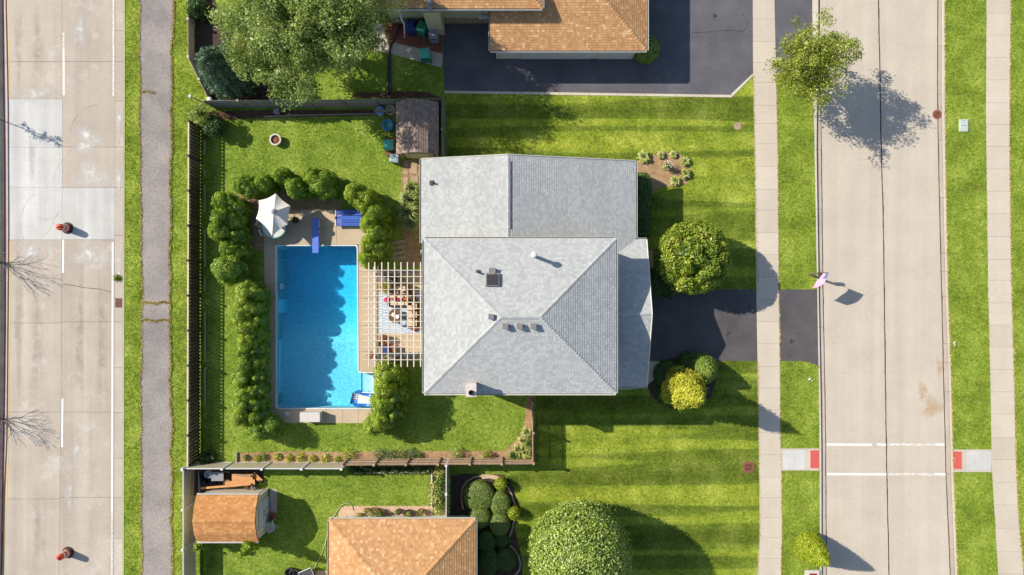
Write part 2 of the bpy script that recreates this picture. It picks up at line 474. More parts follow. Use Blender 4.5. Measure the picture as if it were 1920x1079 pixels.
def liner():
    m, nt, b = newmat('pool_liner', 0.6, 0.2)
    c = ramp(nt, noise(nt, 7.0, 3, rough=0.6, dist=1.6), [(0.35, A(150, 222, 236)), (0.48, A(180, 240, 248)), (0.56, A(236, 255, 255)), (0.66, A(186, 240, 250))])  # mottled print, with wavy caustic light painted in as pale bands
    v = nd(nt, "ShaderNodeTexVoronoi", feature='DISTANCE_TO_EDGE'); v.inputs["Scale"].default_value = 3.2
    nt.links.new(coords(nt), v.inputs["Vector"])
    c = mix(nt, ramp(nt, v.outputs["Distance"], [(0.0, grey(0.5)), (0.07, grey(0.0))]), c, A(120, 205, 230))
    nt.links.new(c, b.inputs["Base Color"])
    return m
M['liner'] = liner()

def water():
    m = bpy.data.materials.new('pool_water'); m.use_nodes = True
    nt = m.node_tree
    for n in list(nt.nodes):
        if n.type == 'BSDF_PRINCIPLED': nt.nodes.remove(n)
    out = [n for n in nt.nodes if n.type == 'OUTPUT_MATERIAL'][0]
    t = nd(nt, "ShaderNodeBsdfTransparent"); g = nd(nt, "ShaderNodeBsdfGlossy")
    g.inputs["Roughness"].default_value = 0.04
    t.inputs[0].default_value = (0.93, 0.98, 1.0, 1)
    bn = nd(nt, "ShaderNodeBump"); bn.inputs["Strength"].default_value = 0.5; bn.inputs["Distance"].default_value = 0.05
    nt.links.new(noise(nt, 2.8, 4, rough=0.55, dist=0.6), bn.inputs["Height"])
    fr = nd(nt, "ShaderNodeFresnel"); fr.inputs["IOR"].default_value = 1.33
    nt.links.new(bn.outputs[0], g.inputs["Normal"]); nt.links.new(bn.outputs[0], fr.inputs["Normal"])
    ms = nd(nt, "ShaderNodeMixShader")
    geo = nd(nt, "ShaderNodeNewGeometry"); sb = nd(nt, "ShaderNodeMath", operation='SUBTRACT'); sb.inputs[0].default_value = 1.0
    ml = nd(nt, "ShaderNodeMath", operation='MULTIPLY')
    nt.links.new(geo.outputs["Backfacing"], sb.inputs[1]); nt.links.new(sb.outputs[0], ml.inputs[0]); nt.links.new(fr.outputs[0], ml.inputs[1])
    nt.links.new(ml.outputs[0], ms.inputs[0]); nt.links.new(t.outputs[0], ms.inputs[1]); nt.links.new(g.outputs[0], ms.inputs[2])
    nt.links.new(ms.outputs[0], out.inputs[0])
    va = nd(nt, "ShaderNodeVolumeAbsorption")
    va.inputs["Color"].default_value = (0.0, 0.82, 0.985, 1)
    va.inputs["Density"].default_value = 0.44
    nt.links.new(va.outputs[0], out.inputs["Volume"])
    return m
M['water'] = water()

# ---------------------------------------------------------------- foliage builders
def nrm(a):
    return a / np.maximum(np.linalg.norm(a, axis=1, keepdims=True), 1e-6)

def leaf_quads(P, N, L, Wd, rnd, jit=0.6, droop=0.0):
    n = len(P)
    Nj = nrm(N + NR.normal(0, jit, (n, 3)))
    T = nrm(np.cross(Nj, NR.normal(0, 1, (n, 3))))
    B = np.cross(Nj, T)
    L = (L * NR.uniform(0.7, 1.3, n))[:, None]; Wd = (Wd * NR.uniform(0.7, 1.3, n))[:, None]
    v = np.empty((n, 4, 3))
    v[:, 0] = P + T * L / 2 - Nj * droop * L; v[:, 1] = P + B * Wd / 2
    v[:, 2] = P - T * L / 2; v[:, 3] = P - B * Wd / 2
    return v.reshape(-1, 3), np.arange(n * 4).reshape(n, 4), rnd

def sphere_dirs(n, zmin=-0.35):
    d = nrm(NR.normal(0, 1, (int(n * 2.2) + 8, 3)))
    d = d[d[:, 2] > zmin]
    while len(d) < n: d = np.vstack([d, d])
    return d[:n]

def clump_leaves(C, rad, per, L, Wd, jit=0.6, shell=(0.75, 1.08), tone=None, zmin=-0.35):
    n = len(C)
    D = sphere_dirs(n * per, zmin)
    idx = np.repeat(np.arange(n), per)
    P = C[idx] + D * (rad[idx] * NR.uniform(shell[0], shell[1], n * per))[:, None]
    ct = NR.uniform(0, 1, n) if tone is None else tone
    rnd = np.clip(0.55 * ct[idx] + 0.45 * NR.uniform(0, 1, n * per), 0, 1)
    return leaf_quads(P, D, L, Wd, rnd, jit)

def join(parts):
    vs = []; fs = []; rs = []; k = 0
    for v, f, r in parts:
        vs.append(v); fs.append(f + k); rs.append(r); k += len(v)
    return np.vstack(vs), np.vstack(fs), np.concatenate(rs)

def revolve(prof, h, seg=14, rings=9, wob=0.06):
    v = []; 
    for i in range(rings + 1):
        t = i / rings; r = max(prof(t), 0.01)
        for k in range(seg):
            a = 2 * math.pi * k / seg
            rr = r * (1 + wob * math.sin(3 * a + 5 * t) + R.uniform(-wob, wob) * 0.5)
            v.append((rr * math.cos(a), rr * math.sin(a), h * t))
    f = [(i * seg + k, i * seg + (k + 1) % seg, (i + 1) * seg + (k + 1) % seg, (i + 1) * seg + k) for i in range(rings) for k in range(seg)]
    return np.array(v), np.array(f), NR.uniform(0, 0.3, len(f))

def body_points(prof, h, n, tmin=0.03):
    t = NR.uniform(tmin, 1, n * 5)
    r = np.array([prof(x) for x in t])
    sl = np.array([abs(prof(min(x + 0.03, 1)) - prof(max(x - 0.03, 0))) / 0.06 for x in t])
    wgt = r * np.sqrt(h * h + sl * sl)
    pick = NR.choice(len(t), n, p=wgt / wgt.sum())
    t = t[pick]; r = r[pick]; a = NR.uniform(0, 2 * math.pi, n)
    dr = np.array([(prof(min(x + 0.03, 1)) - prof(max(x - 0.03, 0))) / 0.06 for x in t])
    P = np.stack([r * np.cos(a), r * np.sin(a), t * h], 1)
    N = nrm(np.stack([np.cos(a) * h, np.sin(a) * h, -dr], 1))
    return P, N, a

def prof_thuja(Rr):
    def p(t):
        if t < 0.35: return Rr * (0.82 + 0.18 * math.sin(t / 0.35 * math.pi / 2))
        return Rr * (max(0.0, 1 - ((t - 0.35) / 0.65) ** 2.3)) ** 0.62
    return p
def prof_cone(Rr):
    return lambda t: Rr * (0.35 + 0.65 * math.sin(min(t / 0.16, 1) * math.pi / 2)) * (1 if t < 0.16 else max(0.0, (1 - ((t - 0.16) / 0.84) ** 1.35)) ** 0.9)
def prof_ball(Rr):
    return lambda t: Rr * math.sqrt(max(0.0, 1 - abs(2 * t * 0.98 - 0.96) ** 2.2))
def prof_mound(Rr):
    return lambda t: Rr * (max(0.0, 1 - t ** 5.0)) ** 0.5
def prof_tear(Rr):
    return lambda t: Rr * (0.88 + 0.12 * math.sin(min(t / 0.3, 1) * math.pi / 2)) * (1 if t < 0.35 else max(0.0, (1 - ((t - 0.35) / 0.65) ** 1.25)))

def lumpy_mesh(name, prof, h, m, nclump, crad, per, L, Wd, core=0.8, jit=0.55, shell=(0.75, 1.08)):
    P, N, a = body_points(prof, h, nclump)
    rad = NR.uniform(crad * 0.7, crad * 1.35, nclump)
    C = P - N * (rad * 0.75)[:, None]
    C[:, 2] = np.maximum(C[:, 2], 0.05)
    parts = [clump_leaves(C, rad, per, L, Wd, jit, shell)]
    parts.append(revolve(lambda t: prof(t) * core, h * 0.88))
    v, f, r = join(parts)
    return npmesh(name, v, f, r, m)

def sheared_mesh(name, prof, h, m, n, L, Wd, core=0.95, jit=0.5, rough=0.05, lob=0.0):
    P, N, a = body_points(prof, h, n)
    w = 1 + lob * (np.sin(a * 3 + P[:, 2] * 2.5) + 0.7 * np.sin(a * 5 + 1.7 + P[:, 2] * 4))
    P[:, 0] *= w; P[:, 1] *= w
    P = P + N * NR.normal(0, rough, n)[:, None]
    patch = 0.5 + 0.5 * np.sin(P[:, 0] * 9 + 2 * np.sin(P[:, 1] * 7)) * np.sin(P[:, 2] * 8 + P[:, 1] * 6)
    rnd = np.clip(NR.uniform(0, 1, n) * 0.75 + patch * 0.25, 0, 1)
    v, f, r = join([leaf_quads(P, N, L, Wd, rnd, jit), revolve(lambda t: prof(t) * core * (1 - lob), h * 0.97, wob=0.02)])
    return npmesh(name, v, f, r, m)

def ellipsoid_tree(name, base, cen, rad, label, leaf, nclump, crad, per, L, Wd, trunk_r=0.14, cat="tree", group=None, fill=0.55,
                   gaps=0.0, bark='bark', zmin=-0.6, parts_t=None):
    """tree with a tapered trunk, limbs that reach the clumps and a crown of leaf clumps"""
    t = empty(name, base, label, cat, group)
    B = Vector(base); Cn = Vector(cen) - B
    D = sphere_dirs(nclump, -0.75)
    u = NR.uniform(fill, 1, nclump)[:, None]
    C = D * u * np.array(rad) * (1 + 0.10 * np.sin(4 * np.arctan2(D[:, 1], D[:, 0]) + 1.3) + 0.07 * np.sin(7 * np.arctan2(D[:, 1], D[:, 0])))[:, None]
    if gaps:
        g = np.sin(C[:, 0] * 2.3 + 1) * np.sin(C[:, 1] * 2.1 + 2) * np.sin(C[:, 2] * 2.6)
        C = C[g > -gaps * 0.0 - (1 - gaps)]
    n = len(C)
    C = C + np.array(Cn)
    rr = NR.uniform(crad * 0.65, crad * 1.3, n)
    v, f, r = clump_leaves(C, rr, per, L, Wd, 0.9, (0.35, 1.15), zmin=zmin)
    crown = link("crown", npmesh("crown", v, f, r, M[leaf]), parent=t)
    mb = MB()
    top = Cn + Vector((0, 0, rad[2] * 0.35))
    pts = [Vector((0, 0, -0.05)), Vector((0.02, 0.01, Cn.z * 0.35)) + Vector((Cn.x, Cn.y, 0)) * 0.25, Cn * 0.75 + Vector((Cn.x, Cn.y, 0)) * 0.1, top]
    mb.tube(pts, [trunk_r * 1.3, trunk_r, trunk_r * 0.7, trunk_r * 0.2], 8)
    mb.build("trunk", M[bark], t)
    lb = MB()
    for i in range(0, n, max(1, n // 26)):
        e = Vector(C[i]); s = pts[1].lerp(pts[2], R.uniform(0.1, 0.95))
        mid = s.lerp(e, 0.5) + Vector((0, 0, 0.12 * (e - s).length))
        lb.tube([s, mid, e], [trunk_r * 0.42, trunk_r * 0.26, trunk_r * 0.08], 5)
    lb.build("limb", M[bark], t)
    return t

# ---------------------------------------------------------------- roof shingles
def clip_half(poly, ax, val, keep_ge):
    out = []
    for i in range(len(poly)):
        a, b = poly[i], poly[(i + 1) % len(poly)]
        ia = (a[ax] >= val) == keep_ge or abs(a[ax] - val) < 1e-9
        ib = (b[ax] >= val) == keep_ge or abs(b[ax] - val) < 1e-9
        if ia: out.append(a)
        if ia != ib:
            d = b[ax] - a[ax]
            if abs(d) > 1e-12:
                t = (val - a[ax]) / d
                out.append((a[0] + (b[0] - a[0]) * t, a[1] + (b[1] - a[1]) * t))
    return out

def shingle(mb, poly, expo=0.15, tab=0.2, lift=0.015, base=0.003):
    """poly[0] -> poly[1] is the eave, counter-clockwise seen from outside"""
    p0 = Vector(poly[0]); u = (Vector(poly[1]) - p0).normalized()
    n = u.cross(Vector(poly[2]) - p0).normalized()
    if n.z < 0: n = -n
    v = n.cross(u).normalized()
    if (Vector(poly[2]) - p0).dot(v) < 0: v = -v
    q = [((Vector(p) - p0).dot(u), (Vector(p) - p0).dot(v)) for p in poly]
    vmax = max(a[1] for a in q); k = 0
    while k * expo < vmax - 0.01:
        v0, v1 = k * expo, (k + 1) * expo
        band = clip_half(clip_half(q, 1, v0, True), 1, v1, False)
        if len(band) >= 3:
            u0 = min(a[0] for a in band); u1 = max(a[0] for a in band)
            x = math.floor(u0 / tab) * tab + R.uniform(0, tab)  - tab
            while x < u1:
                w = tab * R.uniform(0.7, 1.3)
                c = clip_half(clip_half(band, 0, x, True), 0, x + w - 0.008, False)
                if len(c) >= 3:
                    rn = R.random()
                    vs = [p0 + u * a + v * b + n * (base + lift * (1 - (b - v0) / expo)) for a, b in c]
                    mb.add(vs, [tuple(range(len(vs)))], rn)
                    lo = [a for a in c if abs(a[1] - v0) < 1e-6]
                    if len(lo) >= 2:
                        a0 = min(a[0] for a in lo); a1 = max(a[0] for a in lo)
                        mb.add([p0 + u * a0 + v * v0, p0 + u * a1 + v * v0,
                                p0 + u * a1 + v * v0 + n * (base + lift), p0 + u * a0 + v * v0 + n * (base + lift)], [(0, 1, 2, 3)], rn * 0.5)
                x += w
        k += 1

def caps(mb, a, b, w=0.26, step=0.2, lift=0.03):
    """overlapping cap shingles along a hip or ridge from a up to b"""
    a = Vector(a); b = Vector(b); d = (b - a); n = int(d.length / step); d.normalize()
    s = d.cross(Vector((0, 0, 1))).normalized(); up = s.cross(d).normalized()
    for i in range(n):
        p = a + d * (i * step); e = p + d * (step * 1.25)
        l1 = up * (lift + 0.012); l0 = up * (lift - 0.01)
        dn = up * (-w * 0.16)
        vs = [p - s * w / 2 + l1 + dn, p + l1, p + s * w / 2 + l1 + dn, e + s * w / 2 + l0 + dn, e + l0, e - s * w / 2 + l0 + dn,
              p - s * w / 2 + dn, p + s * w / 2 + dn]
        mb.add(vs, [(0, 1, 4, 5), (1, 2, 3, 4), (6, 7, 2, 1, 0)], R.random())

def gutter_run(mb, a, b, out, w=0.11, h=0.12):
    a = Vector(a); b = Vector(b); o = Vector(out).normalized()
    mid = (a + b) / 2 + o * (w / 2) - Vector((0, 0, h / 2 - 0.01))
    L = (b - a).length; rz = math.atan2((b - a).y, (b - a).x)
    d = Vector((math.cos(rz), math.sin(rz), 0))
    # open channel: outer lip, bottom
    mb.box(tuple(mid + o * (w / 2 - 0.008)), (L, 0.016, h), rz)
    mb.box(tuple(mid - Vector((0, 0, h / 2 - 0.006)) - o * 0.006), (L, w - 0.02, 0.012), rz)

def roof(parent, faces, under_z, mat_key, hips, gutters, expo=0.15, tab=0.3, gut='white', name='roof', capw=0.26):
    """solid deck under the faces, shingles, caps and gutters"""
    mb = MB(); vs = []; fs = []
    for poly in faces:
        k = len(vs)
        vs += [Vector(p) - Vector((0, 0, 0.004)) for p in poly]
        vs += [Vector((p[0], p[1], p[2] - 0.16)) for p in poly]
        m = len(poly)
        fs.append(tuple(range(k, k + m))); fs.append(tuple(range(k + 2 * m - 1, k + m - 1, -1)))
        for i in range(m):
            fs.append((k + i, k + m + i, k + m + (i + 1) % m, k + (i + 1) % m))
    mb.add(vs, fs, 0.1)
    ro = mb.build(name, M[mat_key], parent)
    sh = MB()
    for poly in faces: shingle(sh, poly, expo, tab)
    s = sh.build("shingle", M[mat_key], ro); s["kind"] = "stuff"
    if hips:
        cp = MB()
        for a, b in hips: caps(cp, a, b, capw)
        c = cp.build("ridge_cap", M[mat_key], ro); c["kind"] = "stuff"
    for a, b, o in gutters:
        g = MB(); gutter_run(g, a, b, o); g.build("gutter", M[gut], parent)
    return ro

def wall_box(parent, x0, x1, y0, y1, z1, m, openings=()):
    """four walls as one shell; windows and doors are parts of their own, standing 3 cm proud"""
    mb = MB(); t = 0.2
    mb.box(((x0 + x1) / 2, y0 + t / 2, z1 / 2), (x1 - x0, t, z1))
    mb.box(((x0 + x1) / 2, y1 - t / 2, z1 / 2), (x1 - x0, t, z1))
    mb.box((x0 + t / 2, (y0 + y1) / 2, z1 / 2), (t, y1 - y0 - 2 * t, z1))
    mb.box((x1 - t / 2, (y0 + y1) / 2, z1 / 2), (t, y1 - y0 - 2 * t, z1))
    w = mb.build("wall", m, parent)
    for side, pos, z, ww, hh, kind in openings:
        if side in 'SN':
            y = y0 if side == 'S' else y1; o = -1 if side == 'S' else 1
            c = (pos, y + o * 0.02, z); sz = (ww, 0.06, hh); gl = (pos, y + o * 0.035, z); gs = (ww - 0.14, 0.06, hh - 0.14)
        else:
            x = x0 if side == 'W' else x1; o = -1 if side == 'W' else 1
            c = (x + o * 0.02, pos, z); sz = (0.06, ww, hh); gl = (x + o * 0.035, pos, z); gs = (0.06, ww - 0.14, hh - 0.14)
        if kind == 'window':
            f = MB().box(c, sz).build("window", M['white'], parent)
            MB().box(gl, gs).build("pane", M['glass'], f)
        elif kind == 'garage':
            f = MB().box(c, sz).build("garage_door", M['garage_white'], parent)
            for k in range(4):
                zz = z - hh / 2 + (k + 0.5) * hh / 4
                g2 = (gl[0], gl[1], zz); s2 = (gs[0], gs[1], hh / 4 - 0.05)
                MB().box(g2, s2).build("panel", M['garage_white'], f)
        else:
            f = MB().box(c, sz).build("door", M['trim'], parent)
            kx = (c[0] + (ww * 0.38 if side in 'SN' else o * 0.06), c[1] + (o * 0.06 if side in 'SN' else ww * 0.38), z)
            MB().box(kx, (0.05, 0.05, 0.12)).build("handle", M['steel'], f)
    return w

# ---------------------------------------------------------------- THE GROUND
ZW = -0.45                                    # the road side of the long fence lies lower
XA = W(376, 0).x; XB = W(412, 0).x
def zg(x):
    t = min(1, max(0, (x - XA) / (XB - XA)))
    return ZW * (1 - t * t * (3 - 2 * t))
def zg_np(x):
    t = np.clip((x - XA) / (XB - XA), 0, 1)
    return ZW * (1 - t * t * (3 - 2 * t))

XE = W(1416, 0).x                             # east of this the parkway lawns sit on a lower base
PX0, PX1, PY0, PY1 = W(516.5, 0).x, W(712, 0).x, W(0, 768).y, W(0, 459.5).y
def ground():
    prof = [(-420, ZW - 0.16), (XA - 0.02, ZW - 0.16), (XA, ZW)]
    for i in range(1, 7):
        x = XA + (XB - XA) * i / 6; prof.append((x, zg(x)))
    prof += [(PX0, 0), (PX1, 0), (XE - 0.02, 0), (XE, -0.16), (420, -0.16)]
    ys = [-420, PY0, PY1, 420]
    vs = [(x, y, z) for x, z in prof for y in ys]
    fs = []
    for i in range(len(prof) - 1):
        for j in range(3):
            if j == 1 and abs(prof[i][0] - PX0) < 1e-6: continue
            fs.append((i * 4 + j, (i + 1) * 4 + j, (i + 1) * 4 + j + 1, i * 4 + j + 1))
    me = bpy.data.meshes.new("ground"); me.from_pydata(vs, [], fs); me.update()
    tag(link("ground", me, M['lawn']), kind="structure")
ground()

def S(name, poly, z0, z1, m, kind="structure", parent=None, px=True):
    o = MB().prism(poly, z0, z1, px).build(name, m, parent)
    if kind: o["kind"] = kind
    return o

def at_y(line, y):
    if y <= line[0][1]: return line[0][0]
    for (xa, ya), (xb, yb) in zip(line, line[1:]):
        if y <= yb: return xa + (xb - xa) * (y - ya) / (yb - ya)
    return line[-1][0]

def strip_poly(L, Rr, y0, y1, gx=0.0, gy=0.0, step=60):
    ys = [y0 + gy]; 
    n = max(1, int((y1 - y0) / step))
    ys = [y0 + gy + (y1 - y0 - 2 * gy) * i / n for i in range(n + 1)]
    return [(at_y(L, y) + gx, y) for y in ys] + [(at_y(Rr, y) - gx, y) for y in reversed(ys)]

def slabs(parent, L, Rr, joints, z0, z1, m, gx=0.15, gy=0.2, name="slab"):
    for a, b in zip(joints, joints[1:]):
        dz = R.uniform(-0.003, 0.003)
        MB().prism(strip_poly(L, Rr, a, b, gx, gy), z0, z1 + dz).build(name, m, parent)

Y0, Y1 = -170, 1250
# ---- east street
cL = [(1534.5, Y0), (1534.5, 30), (1531, 270), (1535, 540), (1540, 810), (1541, Y1)]      # kerb face, west
oL = [(1522.5, Y0), (1523, 30), (1527, 270), (1532, 540), (1536.5, 810), (1537.5, Y1)]    # back of kerb
gL = [(1536, Y0), (1536, 30), (1540, 270), (1543, 540), (1548, 810), (1549.5, 1079), (1550, Y1)]
mid = [(1646, Y0), (1647, 0), (1650, 135), (1652, 270), (1656, 400), (1658, 540), (1660, 700), (1661.5, 810), (1663, 900), (1665.5, 1000), (1667, 1079), (1669, Y1)]
gR = [(1759, Y0), (1758, 180), (1760, 300), (1764, 480), (1766, 560), (1768, 650), (1770, 740), (1772, 810), (1774, 900), (1778, 980), (1782, 1079), (1790, Y1)]
cR = [(1766, Y0), (1766, 180), (1768, 300), (1773, 540), (1779, 700), (1783, 870), (1786, 950), (1791, 1079), (1799, Y1)]
oR = [(1770, Y0), (1771, 0), (1772, 270), (1777, 540), (1783, 700), (1787, 870), (1790, 950), (1795, 1079), (1803, Y1)]
ZR = -0.12
st = S("street", strip_poly(oL, oR, Y0, Y1), -0.5, ZR - 0.012, M['joint'])
slabs(st, gL, mid, [Y0, 250, 700, Y1], -0.3, ZR, M['road_east'], 0.9, 0.05)
slabs(st, mid, gR, [Y0, 250, 700, Y1], -0.3, ZR, M['road_east'], 0.9, 0.05)
jR = [Y0, 87, 178, 263, 371, 474, 510, 556, 645, 680, 735, 888, 961, 1030, 1100, Y1]
slabs(st, gR, cR, jR, -0.3, ZR + 0.002, M['gutter'], 0.8, 0.25, "gutter_slab")
slabs(st, cL, gL, [Y0, 24, 100, 281, 393, 540, 615, 760, 911, Y1], -0.3, ZR + 0.002, M['gutter'], 0.6, 0.25, "gutter_slab")
kb = S("kerb", strip_poly(cR, oR, Y0, Y1, 0.5), -0.5, -0.02, M['subbase'])
slabs(kb, cR, oR, jR, -0.02, 0.0, M['kerb'], 0.05, 0.2, "kerb_stone")
kb = S("kerb", strip_poly(oL, cL, Y0, Y1, 0.5), -0.5, -0.02, M['subbase'])
slabs(kb, oL, cL, [Y0, 24, 100, 281, 393, 540, 615, 690, 760, 841, 884, 960, 1040, Y1], -0.02, 0.0, M['kerb'], 0.05, 0.2, "kerb_stone")
# crosswalk paint
for i, (y, segs) in enumerate(((834, [(1550, 1635, 'white_paint'), (1645, 1662, 'white_paint'), (1664.5, 1752, 'white_worn'), (1754, 1771, 'white_paint')]),
                (889.5, [(1551, 1662, 'white_paint'), (1665.5, 1750, 'white_worn'), (1752, 1773, 'white_paint')]))):
    cw = None
    for a, b, mk in segs:
        o = S("crosswalk_line", [(a, y - 2.4), (b, y - 1.8), (b, y + 2.6), (a, y + 2.0)], ZR, ZR + 0.006, M[mk])

# crack sealing: irregular tar lines on the joints
def seal(Ln, ya, yb, w, z, name="crack_seal", amp=0.35, parent=None, gaps=()):
    P = []; y = ya
    while y <= yb: P.append((at_y(Ln, y) + amp * math.sin(y * 0.07) + R.uniform(-amp, amp) * 0.6, y, w * R.uniform(0.55, 1.25))); y += 7
    mb = MB(); vs = []; fs = []
    for x, y, ww in P:
        for d in (-ww / 2, ww / 2):
            q = W(x + d, y, z); vs.append(q)
    for i in range(len(P) - 1):
        if any(a < P[i][1] < b for a, b in gaps): continue
        fs.append((2 * i, 2 * i + 2, 2 * i + 3, 2 * i + 1))
    o = mb.add(vs, fs).build(name, M['joint'], parent); o["kind"] = "structure"
seal(mid, Y0, Y1, 1.7, ZR + 0.008, gaps=((832, 837), (887, 892)))
seal(gR, Y0, Y1, 1.3, ZR + 0.008)
seal(gL, 270, Y1, 1.3, ZR + 0.008)
# rust-coloured stains washed over the right lane
def blob(name, cx, cy, rx, ry, z, m):
    n = 28; P = []
    for i in range(n):
        a = 2 * math.pi * i / n; k = 1 + 0.25 * math.sin(3 * a + cx) + R.uniform(-.15, .15)
        P.append((cx + rx * k * math.cos(a), cy + ry * k * math.sin(a)))
    q = [W(x, y, z) for x, y in P]; c = W(cx, cy, z)
    me = bpy.data.meshes.new(name); me.from_pydata([tuple(c)] + [tuple(p) for p in q], [], [(0, 1 + (i + 1) % n, 1 + i) for i in range(n)])
    at = me.attributes.new("edge", 'FLOAT', 'POINT'); at.data.foreach_set("value", [1.0] + [0.0] * n)
    o = link(name, me, m); o["kind"] = "structure"
def stainmat(name, c, amt):
    m, nt, b = newmat(name, 0.9, 0.1)
    b.inputs["Base Color"].default_value = c
    f = nd(nt, "ShaderNodeMath", operation='MULTIPLY')
    nt.links.new(ramp(nt, attr(nt, "edge"), [(0.0, grey(0)), (0.7, grey(amt))]), f.inputs[0])
    nt.links.new(ramp(nt, noise(nt, 1.6, 6, rough=0.75), [(0.35, grey(0)), (0.62, grey(1))]), f.inputs[1])
    nt.links.new(f.outputs[0], b.inputs["Alpha"])
    return m
M['rust_stain'] = stainmat('rust_stain', A(220, 182, 136), 0.6)
M['lime_stain'] = stainmat('pale_lime_stain', A(236, 232, 224), 0.95)
M['dirt_stain'] = stainmat('tyre_dirt', A(120, 108, 100), 0.22)
blob("rust_stain", 1748, 762, 24, 24, ZR + 0.004, M['rust_stain'])
blob("rust_stain", 1762, 690, 8, 20, ZR + 0.005, M['rust_stain'])
blob("rust_stain", 1730, 735, 10, 22, ZR + 0.006, M['rust_stain'])
# ---- pavements
wL = [(1411, Y0), (1412, 130), (1415, 280), (1418, 540), (1420.5, 680), (1422.5, 810), (1423.5, 900), (1424.5, 1000), (1422, 1050), (1419, 1079), (1414, Y1)]
wR = [(1452, Y0), (1452, 0), (1455, 130), (1458, 280), (1460, 540), (1462, 680), (1463, 810), (1465, 900), (1466, 1000), (1464, 1079), (1459, Y1)]
jW = [-170, -88, -46, -5, 36, 78, 117, 155, 198, 232, 270, 312, 355, 394, 436, 478, 519, 561, 603, 645, 688, 728, 770, 812, 853, 895, 933, 971, 1008, 1048, 1090, 1132, 1190, 1250]
sw = S("pavement", strip_poly(wL, wR, Y0, Y1), -0.4, -0.02, M['subbase'])
slabs(sw, wL, wR, jW, -0.02, 0.012, M['walk'], 0.0, 0.16)
eL = [(1850, Y0), (1850, 0), (1849, 200), (1850, 300), (1853, 540), (1857, 700), (1860, 880), (1866, 980), (1872, 1079), (1882, Y1)]
eR = [(1895, Y0), (1895, 0), (1893, 200), (1893, 300), (1896, 540), (1901, 700), (1905, 880), (1910, 980), (1919, 1079), (1932, Y1)]
jE = [-170, -100, -58, -16, 25, 66, 108, 150, 193, 234, 275, 317, 359, 401, 444, 487, 526, 568, 610, 651, 693, 735, 777, 821, 862, 905, 947, 991, 1034, 1076, 1118, 1180, 1250]
sw2 = S("pavement", strip_poly(eL, eR, Y0, Y1), -0.4, -0.02, M['subbase'])
slabs(sw2, eL, eR, jE, -0.02, 0.012, M['walk'], 0.0, 0.15)
# kerb ramps with tactile pads
for poly, pad, mid_x, lbl in (([(1463.5, 841), (1536, 841), (1536, 883), (1464.5, 883)], [(1519.5, 845), (1535.5, 845), (1535.5, 878.5), (1519.5, 878.5)], 1511, 'w'),
                         ([(1786.5, 843), (1859.5, 844), (1860.5, 886), (1787.5, 884)], [(1786.8, 847), (1803, 847.5), (1803.5, 880), (1787.5, 879.5)], 1812, 'e')):
    rp = S("kerb_ramp", poly, -0.4, -0.01, M['subbase'])
    xa, xb = (poly[0][0] + 0.3, mid_x - 0.3) if lbl == 'w' else (mid_x + 0.3, poly[1][0] - 0.3)
    ya, yb = poly[0][1] + 0.4, poly[2][1] - 0.4
    MB().prism([(xa, ya + 2.6), (xb, ya + 2.6), (xb, yb - 2.6), (xa, yb - 2.6)], -0.05, 0.008).build("slab", M['road_new'], rp)
    xc, xd = (mid_x, poly[1][0]) if lbl == 'w' else (poly[0][0], mid_x)
    MB().prism([(xc, ya + 2.6), (xd, ya + 2.6), (xd, yb - 2.6), (xc, yb - 2.6)], -0.05, 0.004).build("slab", M['walk'], rp)
    for y in (ya, yb - 2.3):
        MB().prism([(poly[0][0], y), (poly[1][0], y), (poly[1][0], y + 2.3), (poly[0][0], y + 2.3)], -0.05, 0.02).build("kerb_stone", M['kerb'], rp)
    pd = MB().prism(pad, -0.02, 0.012).build("tactile_pad", M['tactile'], rp)
    dm = MB()
    n = 7; m_ = 13
    for i in range(n):
        for j in range(m_):
            q = W(pad[0][0] + (pad[1][0] - pad[0][0]) * (i + 0.5) / n, pad[0][1] + (pad[2][1] - pad[0][1]) * (j + 0.5) / m_)
            dm.box((q.x, q.y, 0.016), (0.035, 0.035, 0.01))
    d = dm.build("dome", M['tactile'], pd); d["kind"] = "stuff"

# ---- parkway lawns (their tops stand above the street base)
def lawn(poly, m='verge', z0=-0.5, z1=0.0):
    S("lawn", poly, z0, z1, M[m])
LAWNS = []
def strip_lawn(L, Rr, a, b, key, z=0.0, gx=0.0):
    p = strip_poly(L, Rr, a, b, gx); lawn(p, key, z - 0.5, z); LAWNS.append((p, z))
strip_lawn(wR, oL, 138, 543, 'verge')
# flared drive approach edges
pk = [(at_y(wR, 677), 677), (1505, 677), (1520, 680), (1536, 686), (at_y(oL, 760), 760), (at_y(oL, 841), 841), (at_y(wR, 841), 841), (at_y(wR, 760), 760)]
lawn(pk); LAWNS.append((pk, 0.0))
strip_lawn(wR, oL, 883, Y1, 'verge')
strip_lawn(oR, eL, Y0, 843, 'verge')
strip_lawn(oR, eL, 886, Y1, 'verge')
far = [(2100, Y0)] ; 
strip_lawn(eR, [(2400, Y0), (2400, Y1)], Y0, Y1, 'verge')
# striped front lawns: thin sheets 4 mm above the ground
XS = 1000
front = [(838, 174)] + [(1372, 178), (1414, 140)] + [(at_y(wL, y), y) for y in range(150, 543, 30)] + [(at_y(wL, 543), 543), (1222, 543), (1205, 320), (838, 300)]
S("front_lawn", front, -0.2, 0.004, M['lawn_stripe'])
south = [(1006, 742), (1222, 742), (1240, 677), (at_y(wL, 677), 677)] + [(at_y(wL, y), y) for y in range(700, 1240, 30)] + [(930, 1240), (930, 905), (960, 890), (1006, 880)]
S("front_lawn", south, -0.2, 0.004, M['lawn_stripe'])

